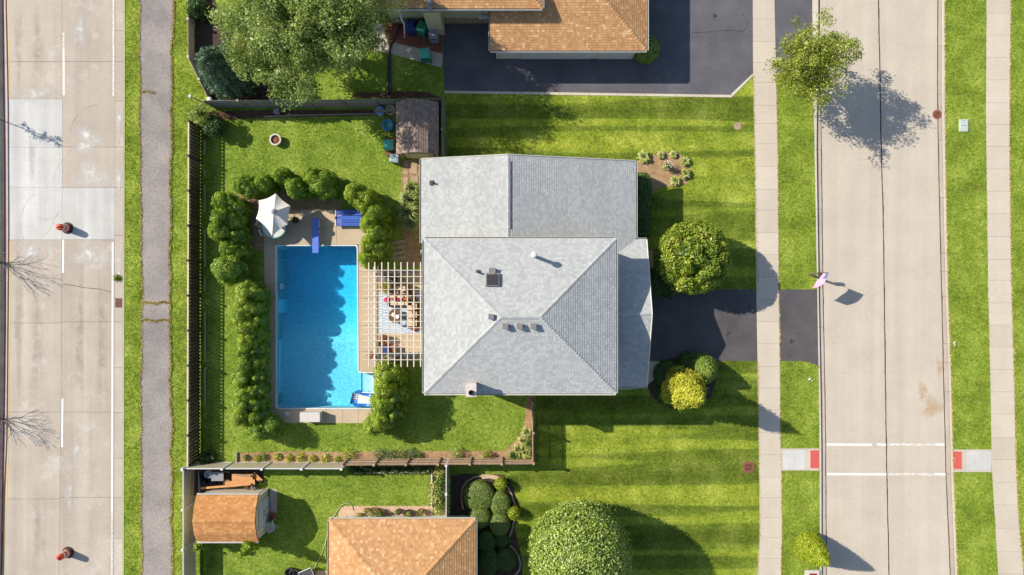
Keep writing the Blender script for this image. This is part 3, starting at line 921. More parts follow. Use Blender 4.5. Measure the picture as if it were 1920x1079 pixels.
# ---- west road, on the lower level
def line(pts): return [(x, y) for x, y in pts]
ZRW = ZW - 0.12
wy = [(11, Y0), (13, 0), (16, 180), (18, 450), (17, 540), (14, 810), (10, 950), (4, 1079), (-6, Y1)]
l0 = [(9, Y0), (10, 0), (12.5, 110), (14, 186), (15, 450), (13.5, 605), (12, 810), (6, 950), (0, 1079), (-10, Y1)]
l1 = [(116, Y0), (116.5, 110), (117, 300), (115.5, 500), (115, 700), (114, 800), (112.5, 950), (110, 1079), (107, Y1)]
l2 = [(216, Y0), (216, 110), (215.5, 300), (214.5, 500), (214, 700), (213.5, 900), (213, 1079), (213, Y1)]
l3 = [(231, Y0), (231, 300), (230, 600), (229, 1079), (229, Y1)]
l4 = [(234.5, Y0), (234, 300), (233, 600), (232, 1079), (232, Y1)]
m0 = [(-700, Y0), (-700, Y1)]
m1 = [(3, Y0), (4, 0), (8, 300), (8.5, 600), (6, 810), (1, 1079), (-8, Y1)]
mg = [(-1, Y0), (0, 0), (2, 300), (2, 600), (0, 810), (-6, 1079), (-14, Y1)]
rw = S("road", strip_poly(l0, l4, Y0, Y1), ZW - 0.8, ZRW - 0.012, M['subbase'])
JN = 0.35
slabs(rw, l0, l1, [Y0, -40, 116], ZRW - 0.1, ZRW, M['road_west'], 0.2, JN)
MB().prism(strip_poly(l0, l1, 116, 186, 0.2, JN), ZRW - 0.1, ZRW).build("slab", M['road_west'], rw)
for a, b in ((186, 277), (277, 352), (352, 450)):
    MB().prism(strip_poly(l0, l1, a, b, 0.2, 0.12), ZRW - 0.1, ZRW + 0.003).build("slab", M['road_new'], rw)
slabs(rw, l0, l1, [450, 606, 773, 936, 1100, Y1], ZRW - 0.1, ZRW, M['road_west'], 0.2, JN)
slabs(rw, l1, l2, [Y0, -40, 116, 276, 352], ZRW - 0.1, ZRW, M['road_west'], 0.2, JN)
MB().prism(strip_poly(l1, l2, 352, 450, 0.2, JN), ZRW - 0.1, ZRW + 0.003).build("slab", M['road_new'], rw)
slabs(rw, l1, l2, [450, 604, 773, 933, 1095, Y1], ZRW - 0.1, ZRW, M['road_west'], 0.2, JN)
slabs(rw, l2, l3, [Y0, -40, 58, 116, 190, 276, 352, 442, 560, 604, 690, 774, 860, 933, 1010, 1095, Y1], ZRW - 0.1, ZRW + 0.002, M['gutter'], 0.2, JN, "gutter_slab")
kw = S("kerb", strip_poly(l3, l4, Y0, Y1, 0.3), ZW - 0.6, ZW - 0.02, M['subbase'])
slabs(kw, l3, l4, list(range(Y0, Y1 + 1, 71)), ZW - 0.02, ZW + 0.0, M['kerb_green'], 0.0, 0.15, "kerb_stone")
S("median", strip_poly(m0, m1, Y0, Y1), ZW - 0.6, ZW, M['median'])
S("median_green", strip_poly(m0, mg, Y0, Y1), ZW - 0.1, ZW + 0.004, M['median_green'])
S("median_kerb", strip_poly(m1, l0, Y0, Y1), ZW - 0.6, ZW - 0.06, M['median_edge'])
def off(Ln, d): return [(x + d, y) for x, y in Ln]
for a, b in ((Y0, 186), (452, Y1)):
    S("yellow_line", strip_poly(off(wy, -2.2), off(wy, 2.4), a, b), ZRW, ZRW + 0.006, M['yellow_paint'])
for a, b, mk in ((-70, 0, 'white_worn'), (62, 92, 'white_worn'), (92, 179, 'white_paint'), (450, 512, 'white_paint'), (748, 839, 'white_paint'), (1085, 1170, 'white_paint')):
    S("lane_line", strip_poly(off(l1, 0.8), off(l1, 4.6), a, b), ZRW, ZRW + 0.006, M[mk])
for a, b, mk in ((Y0, 180, 'white_worn'), (455, 604, 'white_paint'), (604, 800, 'white_paint'), (800, 960, 'white_paint'), (960, Y1, 'white_worn')):
    S("edge_line", strip_poly(off(l2, -5.0), off(l2, -1.4), a, b), ZRW, ZRW + 0.006, M[mk])
for i, (cx, cy, rx, ry) in enumerate(((60, 176, 46, 16), (170, 330, 42, 30), (165, 262, 36, 34), (60, 470, 40, 22), (170, 478, 44, 26), (223, 230, 6, 44), (223, 340, 6, 34), (223, 500, 6, 40), (150, 60, 14, 40), (145, 850, 10, 30), (130, 930, 8, 30))):
    blob("pale_stain", cx, cy, rx, ry, ZRW + 0.008 + i * 0.0004, M['lime_stain'])
for i, (cx, cy, rx, ry) in enumerate(((70, 90, 12, 90), (35, 90, 8, 90), (70, 640, 14, 120), (35, 620, 9, 120), (150, 640, 10, 140), (190, 640, 10, 140), (70, 1000, 14, 90), (60, 300, 8, 60))):
    blob("dirt_stain", cx, cy, rx, ry, ZRW + 0.0135 + i * 0.0004, M['dirt_stain'])
# verge, path, verge
pL = [(262, Y0), (262, 0), (263, 300), (266, 560), (264, 760), (266, 1079), (266, Y1)]
pR = [(326, Y0), (324, 0), (320, 300), (318, 560), (320, 760), (322, 1079), (322, Y1)]
fx = [(356, Y0), (358, 150), (378, 230), (378, Y1)]
def wig(Ln, amp, step=9):
    out = []; y = Y0
    while y <= Y1:
        out.append((at_y(Ln, y) + R.uniform(-amp, amp) + amp * 0.8 * math.sin(y * 0.05), y)); y += step
    return out
pLw, pRw = wig(pL, 1.1), wig(pR, 1.6)
strip_lawn(l4, [(x + 3, y) for x, y in pL], Y0, Y1, 'verge', ZW - 0.02)
strip_lawn([(x - 4, y) for x, y in pR], [(400, Y0), (376.5, 240), (376.5, Y1)], Y0, Y1, 'verge', ZW - 0.02)
def path_seg(a, b, j=0.6):
    n = int((b - a) / 9); ys = [a + (b - a) * i / n for i in range(n + 1)]
    xs = (264, 280, 300, 318)
    top = [(x, a + R.uniform(-j, j)) for x in xs[1:3]]
    poly = [(at_y(pLw, y), y) for y in ys] + [(x, b + R.uniform(-j, j)) for x in xs[1:3]] + [(at_y(pRw, y), y) for y in reversed(ys)] + [(x, a + R.uniform(-j, j)) for x in reversed(xs[1:3])]
    return poly
pth = S("path", strip_poly(pL, pR, Y0, Y1, 3), ZW - 0.6, ZW - 0.03, M['straw_base'])
for a, b in ((Y0, 173), (173, 567), (569.5, 600), (602.5, Y1)):
    MB().prism(path_seg(a, b), ZW - 0.1, ZW).build("path_slab", M['path'], pth)

def streak(name, P, w, z, m):
    P = [W(x, y, z) for x, y in P]; vs = []; fs = []
    for i, p in enumerate(P):
        d = (P[min(i + 1, len(P) - 1)] - P[max(i - 1, 0)]).normalized(); s_ = Vector((-d.y, d.x, 0)) * w / 2
        vs += [p - s_, p + s_]
    for i in range(len(P) - 1): fs.append((2 * i, 2 * i + 2, 2 * i + 3, 2 * i + 1))
    me = bpy.data.meshes.new(name); me.from_pydata([tuple(v) for v in vs], [], fs)
    at = me.attributes.new("edge", 'FLOAT', 'POINT'); at.data.foreach_set("value", [0.75] * len(vs))
    o = link(name, me, m); o["kind"] = "structure"
def arc(cx, cy, rx, ry, a0, a1, n=14): return [(cx + rx * math.cos(math.radians(a0 + (a1 - a0) * i / n)), cy + ry * math.sin(math.radians(a0 + (a1 - a0) * i / n))) for i in range(n + 1)]
zs = ZRW + 0.018
streak("skid_mark", arc(84, 420, 46, 60, 250, 150), 0.07, zs, M['dirt_stain'])
streak("skid_mark", arc(88, 395, 22, 17, 140, 10), 0.09, zs, M['dirt_stain'])
streak("skid_mark", arc(70, 408, 30, 36, 5, 70), 0.07, zs, M['dirt_stain'])
streak("skid_mark", arc(190, 252, 58, 56, 185, 262), 0.08, zs, M['dirt_stain'])
streak("skid_mark", [(134, 280), (118, 300), (104, 320), (98, 350)], 0.06, zs, M['dirt_stain'])
streak("crack", [(118, 533), (140, 536), (160, 540), (185, 542), (208, 548)], 0.03, zs, M['joint'])
# ---- driveways
drv = S("driveway", [(1212, 543), (at_y(wL, 543), 543), (at_y(wL, 677), 677), (1212, 677)], -0.2, 0.008, M['asphalt'])
S("driveway_apron", [(at_y(wR, 543), 543), (at_y(oL, 543), 543), (at_y(oL, 686), 687), (1522, 681), (1506, 677.5), (at_y(wR, 677), 677)], -0.3, 0.004, M['asphalt'])
S("driveway_apron", strip_poly(wR, oL, Y0, 138), -0.3, 0.004, M['asphalt_old'])
nd_poly = [(829, Y0), (829, 44), (833, 170), (1100, 174), (1370, 178), (1412, 139), (at_y(wL, 60), 60), (at_y(wL, Y0), Y0)]
S("driveway", nd_poly, -0.3, 0.008, M['asphalt_old'])
eg = S("driveway_edging", [(832, 170.5), (1100, 174.5), (1371, 178.5), (1373, 181), (1100, 178), (832, 174)], -0.2, 0.003, M['subbase'])
xs = [833 + i * 54 for i in range(11)]
for a, b in zip(xs, xs[1:]):
    ya, yb = 170 + (a - 833) * 0.0149, 170 + (b - 833) * 0.0149
    MB().prism([(a + .2, ya + .3), (b - .2, yb + .3), (b - .2, yb + 5), (a + .2, ya + 5)], -0.05, 0.03).build("kerb_stone", M['kerb'], eg)
MB().prism([(1371, 176.5), (1411, 138.8), (1414, 140.5), (1374.5, 180.5)], -0.05, 0.03).build("kerb_stone", M['kerb'], eg)
ng = S("garden_path", [(691, 18), (712, 31), (724, 69), (731, 100), (702, 95)], -0.2, 0.006, M['walk'])
S("garden_path", [(690, Y0), (706, Y0), (712, 31), (691, 18)], -0.2, 0.003, M['walk'])
S("garden_path", [(731, 100.4), (738, 80), (830, 101), (828, 127)], -0.2, 0.010, M['walk'])
S("mulch_bed", [(712, 0), (722, 50), (731, 95), (738, 80), (829, 100), (829, 20), (829, 0)], -0.2, 0.002, M['mulch_red'])
S("mulch_bed", [(362, 0), (358, 120), (395, 187), (520, 187), (492, 150), (487, 110), (478, 88), (462, 78), (436, 74), (430, 40), (400, 0)], -0.9, 0.008, M['mulch_dark'])
S("mulch_bed", [(434, 74), (462, 78), (478, 90), (486, 118), (470, 120), (440, 100)], -0.1, 0.014, M['mulch_red'])
S("mulch_bed", [(655, 184), (672, 172), (700, 174), (760, 171), (800, 172), (828, 184)], -0.1, 0.006, M['mulch'])
S("mulch_bed", [(1195, 303), (1215, 292), (1240, 284), (1270, 286), (1290, 300), (1298, 326), (1288, 345), (1262, 350), (1235, 352), (1215, 372), (1195, 340)], -0.1, 0.012, M['mulch_tan'])
S("mulch_bed", [(1214, 725), (1224, 700), (1238, 677), (1262, 672), (1300, 670), (1338, 676), (1346, 700), (1334, 745), (1300, 764), (1268, 769), (1240, 758), (1222, 744)], -0.1, 0.010, M['mulch_dark'])
S("mulch_bed", [(444, 850), (560, 846), (640, 848), (760, 846), (900, 846), (945, 846), (975, 818), (984, 790), (988, 745), (1001, 742), (1003, 866), (444, 874)], -0.1, 0.006, M['mulch_tan'])
S("mulch_bed", [(846, 892), (875, 888), (905, 890), (945, 890), (963, 915), (972, 950), (965, 990), (975, 1030), (980, 1060), (975, 1240), (880, 1240), (846, 985)], -0.1, 0.008, M['mulch_dark'])
S("mulch_bed", [(380, 210), (470, 207), (700, 206), (740, 206), (740, 214), (700, 217), (600, 219), (480, 222), (420, 225), (380, 260)], -0.3, 0.005, M['mulch'])
S("mulch_bed", [(500, 345), (560, 372), (640, 375), (640, 395), (560, 394), (512, 394), (494, 424), (494, 470), (468, 470), (440, 380), (450, 350)], -0.1, 0.005, M['mulch_tan'])
S("mulch_bed", [(752, 300), (788, 300), (788, 500), (752, 500), (755, 440), (752, 400)], -0.1, 0.005, M['mulch_tan'])
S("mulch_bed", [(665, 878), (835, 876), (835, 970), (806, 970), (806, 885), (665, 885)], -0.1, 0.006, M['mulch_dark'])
S("porch_slab", [(1208, 678.4), (1238.5, 678.4), (1237, 695), (1229, 710), (1214, 722), (1192, 729.5), (1172, 731), (1150, 731), (1150, 718), (1208, 718)], -0.1, 0.012, M['walk'])
S("porch_slab", [(1208, 470), (1225, 470), (1225, 541), (1208, 541)], -0.1, 0.012, M['brickpave'])

M['pale_wear'] = stainmat('pale_asphalt_wear', A(132, 128, 130), 0.35)
M['oil_stain'] = stainmat('oil_stain', A(40, 38, 42), 0.6)
for i, (cx, cy, rx, ry) in enumerate(((1310, 600, 26, 18), (1395, 600, 22, 40), (1380, 655, 30, 12), (1490, 600, 22, 36), (1250, 620, 14, 20))):
    blob("asphalt_wear", cx, cy, rx, ry, 0.012 + i * 0.0005, M['pale_wear'])
for i, (cx, cy, rx, ry) in enumerate(((1330, 60, 26, 70), (1380, 90, 16, 60), (1200, 165, 90, 6), (900, 140, 30, 14), (850, 70, 16, 10), (1350, 150, 30, 14))):
    blob("asphalt_wear", cx, cy, rx, ry, 0.012 + i * 0.0005, M['pale_wear'])
for i, (cx, cy, rx, ry) in enumerate(((1365, 625, 5, 7), (1405, 575, 4, 5), (1340, 30, 5, 6), (1484, 640, 5, 6))):
    blob("oil_stain", cx, cy, rx, ry, 0.016 + i * 0.0005, M['oil_stain'])
streak("crack", [(1296, 62), (1330, 60), (1362, 57), (1392, 59), (1402, 50), (1400, 36), (1388, 24)], 0.04, 0.015, M['oil_stain'])
streak("crack", [(1229, 152), (1231, 164), (1228, 174)], 0.05, 0.015, M['pale_wear'])

# ---- pool deck, in slabs
dk = tag(empty("pool_deck", (0, 0, 0), None, None), kind="structure")
def dslab(poly, m='deck'): MB().prism(poly, -0.12, 0.012 + R.uniform(-0.002, 0.002)).build("slab", M[m], dk)
g = 0.22
ly = [424, 459, 505, 556, 587, 631, 673, 720, 766.8]
for i, (a, b) in enumerate(zip(ly, ly[1:])):
    dslab([(494 + i * 0.7 + g, a + g), (517, a + g), (517, b - g), (494.7 + i * 0.7 + g, b - g)])
dslab([(500, 767.4), (538, 767.4), (538 - g, 793.5), (500, 793.5)])
for a, b in ((538, 583), (583, 612), (612, 642), (642, 672), (672, 702)):
    dslab([(a + g, 768.2), (b - g, 768.2), (b - g, 793.5), (a + g, 793.5)])
dslab([(496, 423.5), (518, 400), (526, 396), (531, 396), (531, 423.5)])
for a, b in ((531, 560), (560, 631), (631, 690)):
    dslab([(a + g, 393.5), (b - g, 393.5), (b - g, 425 - g), (a + g, 425 - g)])
    dslab([(max(a, 518) + g, 425 + g), (b - g, 425 + g), (b - g, 458.6), (max(a, 518) + g, 458.6)])
dslab([(518, 424.5), (530.6, 424.5), (530.6, 458.6), (518, 458.6)])
ry = [459, 510, 560, 610, 660, 697.5]
for a, b in zip(ry, ry[1:]):
    dslab([(672 + g, a + g), (706 - g, a + g), (706 - g, b - g), (672 + g, b - g)])
for xa, xb in ((706, 727), (727, 756), (756, 797)):
    for a, b in ((507, 548), (548, 590), (590, 632), (632, 674.5)):
        dslab([(xa + g, a + g), (xb - g, a + g), (xb - g, b - g), (xa + g, b - g)])
dslab([(706 + g, 674.8), (748, 674.8), (748, 697.5), (706 + g, 697.5)])

# ---- brick-paved patio of the southern neighbour, stepping stones
bp = S("paved_patio", [(635, 960), (640, 952), (650, 949), (806, 949), (835, 951), (835, 985), (635, 985)], -0.2, 0.004, M['brickpave'])
y = 949.5; k = 0
while y < 984:
    x = 636 + (4 if k % 2 else 0)
    while x < 834:
        if not (y < 954 and x < 646):
            MB().prism([(x, y), (x + 7.7, y), (x + 7.7, y + 6.7), (x, y + 6.7)], -0.03, 0.012 + R.uniform(0, 0.005)).build("paver", M['brickpave'], bp)
        x += 8
    y += 7; k += 1
for (x, y, w, h) in ((757, 302, 9, 12), (768, 306, 14, 20), (756, 319, 9, 9), (756, 332, 9, 12), (757, 347, 8, 12), (770, 330, 14, 14)):
    S("stepping_stone", [(x, y), (x + w, y + 0.6), (x + w - 0.5, y + h), (x + 0.4, y + h - 0.5)], -0.05, 0.03, M['paver'])
for i in range(4):
    yy = 449 + i * 10
    S("stepping_stone", [(735, yy + 5), (759, yy), (760, yy + 6), (736, yy + 11)], -0.05, 0.03, M['paver'])

# ---------------------------------------------------------------- swimming pool
pool = empty("swimming_pool", W(594, 614), "L-shaped in-ground swimming pool full of clear blue water", "swimming pool")
pool.location = (0, 0, 0)
def inset_path(d):
    return [(518 + d, 461 + d), (669.5 - d, 461 + d), (671.5 - d, 699 + d), (711 - d, 699.5 + d), (711 - d, 766 - d), (518 + d, 766 - d)]
def rounded(poly, r=5, n=5):
    out = []
    for i, p in enumerate(poly):
        a = Vector(poly[i - 1]); b = Vector(p); c = Vector(poly[(i + 1) % len(poly)])
        u = (a - b).normalized() * r; w = (c - b).normalized() * r
        for k in range(n + 1):
            t = k / n
            out.append(tuple((b + u) * (1 - t) ** 2 + b * 2 * t * (1 - t) + (b + w) * t * t))
    return out
rim_o = rounded(inset_path(-1.6)); rim_i = rounded(inset_path(0.6)); wat = rounded(inset_path(0.5))
nn = len(rim_o)
def pdepth(y):
    # deep end to the north, a slope, then the shallow end
    py = 539.5 - y / (HC / FP)
    if py < 560: return 2.35
    if py < 640: return 2.35 - (py - 560) / 80 * 1.25
    return 1.10
mb = MB()
vs = []
for p in wat: q = W(*p); vs.append((q.x, q.y, -0.03))
for p in wat: q = W(*p); vs.append((q.x, q.y, -0.4))
mb.add(vs, [(i, (i + 1) % nn, nn + (i + 1) % nn, nn + i) for i in range(nn)])
# walls down to the floor, in bands along the long sides
def wall_strip(a, b):
    qa, qb = W(*a), W(*b); m_ = 12; v = []
    for i in range(m_ + 1):
        q = qa.lerp(qb, i / m_); v += [(q.x, q.y, -0.4), (q.x, q.y, -pdepth(q.y) - 0.02)]
    mb.add(v, [(2 * i, 2 * i + 1, 2 * i + 3, 2 * i + 2) for i in range(m_)])
ip = inset_path(0.5)
for i in range(6): wall_strip(ip[i], ip[(i + 1) % 6])
# floor
def floor_rect(xa, xb, ya, yb, z=None):
    n = 20; v = []
    for i in range(n + 1):
        y = ya + (yb - ya) * i / n
        for x in (xa, xb):
            q = W(x, y); v.append((q.x, q.y, -pdepth(q.y) if z is None else z))
    mb.add(v, [(2 * i, 2 * i + 1, 2 * i + 3, 2 * i + 2) for i in range(n)])
floor_rect(516, 673, 459, 768)
floor_rect(671, 713, 697, 768)
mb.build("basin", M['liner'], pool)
stp = MB()
for k in range(4):
    q0, q1 = W(676 + k * 9, 701), W(711, 764)
    stp.box(((q0.x + q1.x) / 2, (q0.y + q1.y) / 2, -1.1 + 0.13 + k * 0.24), (q1.x - q0.x, q0.y - q1.y, 0.26))
    s_ = stp.build("step", M['white'], pool); stp = MB()
v = [W(*p) for p in rim_o] + [W(*p) for p in rim_i]
v = [(p.x, p.y, 0.035) for p in v]
lo = [(p[0], p[1], -0.08) for p in v]
MB().add(v + lo, [(i, (i + 1) % nn, nn + (i + 1) % nn, nn + i) for i in range(nn)] +
         [(nn + i, nn + (i + 1) % nn, 3 * nn + (i + 1) % nn, 3 * nn + i) for i in range(nn)] +
         [(i, 2 * nn + i, 2 * nn + (i + 1) % nn, (i + 1) % nn) for i in range(nn)]).build("coping", M['vinyl'], pool)
wm = MB()
tp = [W(*p) for p in wat]
top = [(p.x, p.y, -0.13) for p in tp]; bot = [(p.x, p.y, -2.6) for p in tp]
wm.add(top + bot, [tuple(reversed(range(nn))), tuple(range(nn, 2 * nn))] + [(i, (i + 1) % nn, nn + (i + 1) % nn, nn + i) for i in range(nn)])
wo = wm.build("water", M['water'], pool)
bmx = bmesh.new(); bmx.from_mesh(wo.data); bmesh.ops.recalc_face_normals(bmx, faces=bmx.faces); bmx.to_mesh(wo.data); bmx.free()

# ---------------------------------------------------------------- fences
def fence(name, A, B, zt, label, style, m, bay=2.4, board=0.14, pitch=0.15, zb=None, rails_side=1, group=None, cat="fence", skip=()):
    """A, B: world xy of the fence line (base); zt: top height"""
    a = Vector((A[0], A[1], 0)); b = Vector((B[0], B[1], 0)); L = (b - a).length
    d = (b - a).normalized(); nrmv = Vector((-d.y, d.x, 0)) * rails_side
    rz = math.atan2(d.y, d.x)
    z0 = zb if zb is not None else 0.0
    t = empty(name, (a.x, a.y, z0), label, cat, group, rz)
    H = zt - z0
    nb = max(1, round(L / bay)); bl = L / nb
    ys = rails_side
    postm = MB().box((0, 0, (H + 0.08) / 2), (0.12, 0.12, H + 0.08)).box((0, 0, H + 0.11), (0.15, 0.15, 0.05)).mesh("post", M[m])
    for i in range(nb + 1):
        link("post", postm, parent=t, loc=(i * bl, 0.0, 0))
    if style == 'vinyl':
        pm = MB()
        nbd = int(bl / 0.18)
        w = (bl - 0.12) / nbd
        for k in range(nbd):
            pm.box((0.06 + (k + 0.5) * w, 0, H / 2 - 0.02), (w - 0.008, 0.025, H - 0.3))
        pme = pm.mesh("panel", M['vinyl_tan'])
        rme = MB().box((bl / 2, 0, 0), (bl - 0.12, 0.05, 0.14)).mesh("rail", M[m])
        for i in range(nb):
            link("panel", pme, parent=t, loc=(i * bl, 0, 0))
            link("rail", rme, parent=t, loc=(i * bl, 0, H - 0.07))
            link("rail", rme, parent=t, loc=(i * bl, 0, 0.12))
    else:
        rme = MB().box((bl / 2, 0, 0), (bl - 0.12, 0.045, 0.09)).mesh("rail", M[m])
        for i in range(nb):
            for zz in ((0.2, H * 0.5, H - 0.2) if H > 1.2 else (0.2, H - 0.2)):
                link("rail", rme, parent=t, loc=(i * bl, 0.0, zz))
        if style == 'capped':
            cme = MB().box((bl / 2, 0, 0), (bl, 0.10, 0.035)).mesh("cap_rail", M['wood_cream'])
            for i in range(nb): link("cap_rail", cme, parent=t, loc=(i * bl, 0, H + 0.0))
        Hb = H - (0.02 if style == 'capped' else 0.0)
        bme = MB().box((0, 0, Hb / 2 + 0.02), (board, 0.02, Hb - 0.04)).mesh("slat", M[m])
        n = int(L / pitch)
        for k in range(n):
            x = (k + 0.5) * L / n
            s = -ys * 0.037
            if style in ('shadowbox', 'capped'): s = 0.037 * (1 if k % 2 else -1)
            ob = link("slat", bme, parent=t, loc=(x, s, R.uniform(-0.012, 0.012)))
            if style == 'capped' and k % 2: ob.scale.z = 0.86
    return t

def G(px, py): q = W(px, py); return (q.x, q.y)
# the long wooden fence along the path
fence("wooden_fence", G(371, 236), G(369, 872), 1.35, "long weathered slatted wooden fence between the asphalt path and the pool garden", 'capped', 'wood_shaded', 2.42, 0.135, 0.118, ZW)
q = MB(); 
t_ = None
# kick board pieces at its foot
fo = [o for o in COL.objects if o.name == "wooden_fence"][0]
for a, b in ((262, 290), (318, 330), (345, 395), (430, 500), (520, 545), (585, 680), (690, 760)):
    pa, pb = W(381, a), W(381 - 0.6, b)
    o = MB().box(((pa.x + pb.x) / 2, (pa.y + pb.y) / 2, zg(pa.x) + 0.09), (0.035, abs(pa.y - pb.y), 0.16), 0.004)
    k = o.build("kick_board", M['wood_cream'], fo); k.matrix_parent_inverse = Matrix.Rotation(-fo.rotation_euler.z, 4, 'Z') @ Matrix.Translation(-fo.location)
# north neighbour's fence: along the path, diagonal, then east
fence("wooden_fence", G(364, -160), G(366, 116), 0.95, "low cream-topped board fence beside the blue spruce, running up to the top edge", 'board', 'wood_cream', 2.3, 0.14, 0.15, ZW)
fence("wooden_fence", G(366, 118), G(404, 196), 0.9, "short diagonal board fence at the blue spruce and the climbing shrub", 'board', 'wood_cream', 1.8, 0.14, 0.15, ZW * 0.6)
fence("wooden_fence", G(404, 203), G(834, 200), 1.75, "grey board fence behind the brown garden shed and under the big pale tree", 'board', 'wood_grey', 2.3, 0.14, 0.15, 0, -1)
fence("wooden_fence", G(834, 201), G(834, 308), 1.75, "short grey board fence on the lawn side of the brown garden shed", 'board', 'wood_grey', 2.0, 0.14, 0.15, 0, 1)
# brown wooden fence round the flower bed
fence("wooden_fence", G(653, 860), G(999, 857.5), 1.7, "brown wooden fence behind the flower bed, ending at the daylilies", 'board', 'wood_brown', 2.2, 0.14, 0.15, 0, 1)
fence("wooden_fence", G(998, 748), G(999, 856), 1.75, "brown wooden fence from the grey-roofed house down to the daylilies", 'board', 'wood_brown', 2.0, 0.09, 0.105, 0, 1)
# white vinyl fences
fence("vinyl_fence", G(365, 867), G(652, 867), 1.72, "white framed tan vinyl fence above the orange-roofed garden shed", 'vinyl', 'vinyl', 2.52, zb=-0.1)
fence("vinyl_fence", G(363, 1160), G(363, 870), 1.5, "white framed tan vinyl fence between the path and the orange-roofed garden shed", 'vinyl', 'vinyl', 2.5, zb=ZW + 0.1)
fence("vinyl_fence", G(841, 964), G(841, 861), 1.7, "narrow white vinyl fence beside the round clipped mounds", 'vinyl', 'vinyl', 2.3)
# bed boards and little edgings
def board(name, a, b, z, h, w, m, label, cat="edging board", group=None):
    p, q = W(*a), W(*b); c = (p + q) / 2
    o = MB().box((0, 0, h / 2), ((q - p).length, w, h)).build(name, M[m], None, (c.x, c.y, z), math.atan2((q - p).y, (q - p).x))
    return tag(o, label, cat, group)
board("edging_board", (444.5, 848), (444.5, 868), 0, 0.14, 0.1, 'wood_grey', "grey sleeper closing the left end of the flower bed")
board("edging_board", (496, 219.5), (560, 217), 0, 0.1, 0.08, 'wood_grey', "pale edging board below the grey fence, nearest the round fire pit")
board("edging_board", (560, 217), (712, 214), 0, 0.1, 0.08, 'wood_grey', "pale edging board below the grey fence, running up to the blue barrel")
board("edging_board", (665, 886.5), (808, 885.5), 0, 0.12, 0.08, 'wood_cream', "white edging board at the foot of the brown fence on the southern lawn")
board("edging_board", (809.5, 877), (809.5, 951), 0, 0.12, 0.1, 'wood_cream', "pale edging board along the left of the leafy bed beside the white fence")

# ---------------------------------------------------------------- main house (grey shingles)
house = empty("house", (0, 0, 0), "large house with light grey shingle roofs in the middle of the photo", "house")
def E(px, py, h): return W(px, py, h)
h1 = 5.6
NW, NE, SE, SWc = E(795, 448, h1), E(1155, 448, h1), E(1155, 738, h1), E(795, 738, h1)
run = (NE.y - SE.y) / 2; rise = 1.6
yr = (NE.y + SE.y) / 2
RW_ = Vector((NW.x + run, yr, h1 + rise)); RE_ = Vector((NE.x - run, yr, h1 + rise))
wall_box(house, NW.x + 0.4, NE.x - 0.4, SE.y + 0.4, NE.y - 0.4, h1 - 0.1, M['siding'],
         [('W', yr - 2.6, 1.1, 1.8, 2.1, 'door'), ('W', yr + 0.5, 1.3, 1.6, 1.2, 'window'), ('W', yr - 2.4, 4.1, 1.4, 1.2, 'window'), ('W', yr + 2.2, 4.1, 1.4, 1.2, 'window'),
          ('S', -3, 4.1, 1.4, 1.2, 'window'), ('S', 1.5, 4.1, 1.4, 1.2, 'window'), ('S', -1, 1.4, 1.6, 1.2, 'window'), ('E', yr - 2, 4.8, 1.4, 1.0, 'window'), ('E', yr + 2, 4.8, 1.4, 1.0, 'window')])
roof(house, [[SWc, SE, RE_, RW_], [SE, NE, RE_], [NE, NW, RW_, RE_], [NW, SWc, RW_]], h1, 'shingle_grey',
     [(NW, RW_), (NE, RE_), (SE, RE_), (SWc, RW_), (RW_, RE_)],
     [(SWc, SE, (0, -1, 0)), (SE, NE, (1, 0, 0)), (NE, NW, (0, 1, 0)), (NW, SWc, (-1, 0, 0))], 0.15, 0.2, 'trim', capw=0.2)
# north wing, ridge running north-south
he, hw, hrd = 2.73, 3.44, 4.85
a_ne = E(1192, 302, he); a_nw = E(790, 301, hw); rN = E(952, 290.5, hrd)
yS = W(0, 500).y
rN.x = W(952.5, 0, hrd).x
r1, r2 = Vector((rN.x, a_ne.y, hrd)), Vector((rN.x, yS, hrd))
yW = W(0, 462).y
e1, e2 = Vector((a_ne.x, a_ne.y, he)), Vector((a_ne.x, yS, he))
w1, w2 = Vector((a_nw.x, a_ne.y, hw)), Vector((a_nw.x, yW, hw))
wall_box(house, w1.x + 0.4, e1.x - 0.4, W(0, 470).y, w1.y - 0.3, he - 0.15, M['siding'],
         [('W', 5.6, 1.4, 1.8, 1.2, 'window'), ('E', 5.5, 1.3, 2.4, 1.3, 'window'), ('N', 2.0, 1.3, 1.4, 1.1, 'window'), ('N', -4.0, 1.3, 1.4, 1.1, 'window')])
gb = MB()
yy = w1.y - 0.3
gb.add([(w1.x + .4, yy, he - .15), (e1.x - .4, yy, he - .15), (e1.x - .4, yy, he + 0.0), (rN.x, yy, hrd - 0.17), (w1.x + .4, yy, hw - .08),
        (w1.x + .4, yy - .2, he - .15), (e1.x - .4, yy - .2, he - .15), (e1.x - .4, yy - .2, he + 0.0), (rN.x, yy - .2, hrd - 0.17), (w1.x + .4, yy - .2, hw - .08)],
       [(0, 1, 2, 3, 4), (9, 8, 7, 6, 5), (0, 4, 9, 5), (1, 6, 7, 2)])
gb.build("gable", M['siding'], house)
roof(house, [[e2, e1, r1, r2], [w1, w2, Vector((rN.x, yW, hrd)), r1]], he, 'shingle_grey', [(r2, r1)],
     [(e1, Vector((e1.x, W(0, 452).y, he)), (1, 0, 0)), (w1, w2, (-1, 0, 0))], 0.15, 0.2, 'trim', capw=0.2)
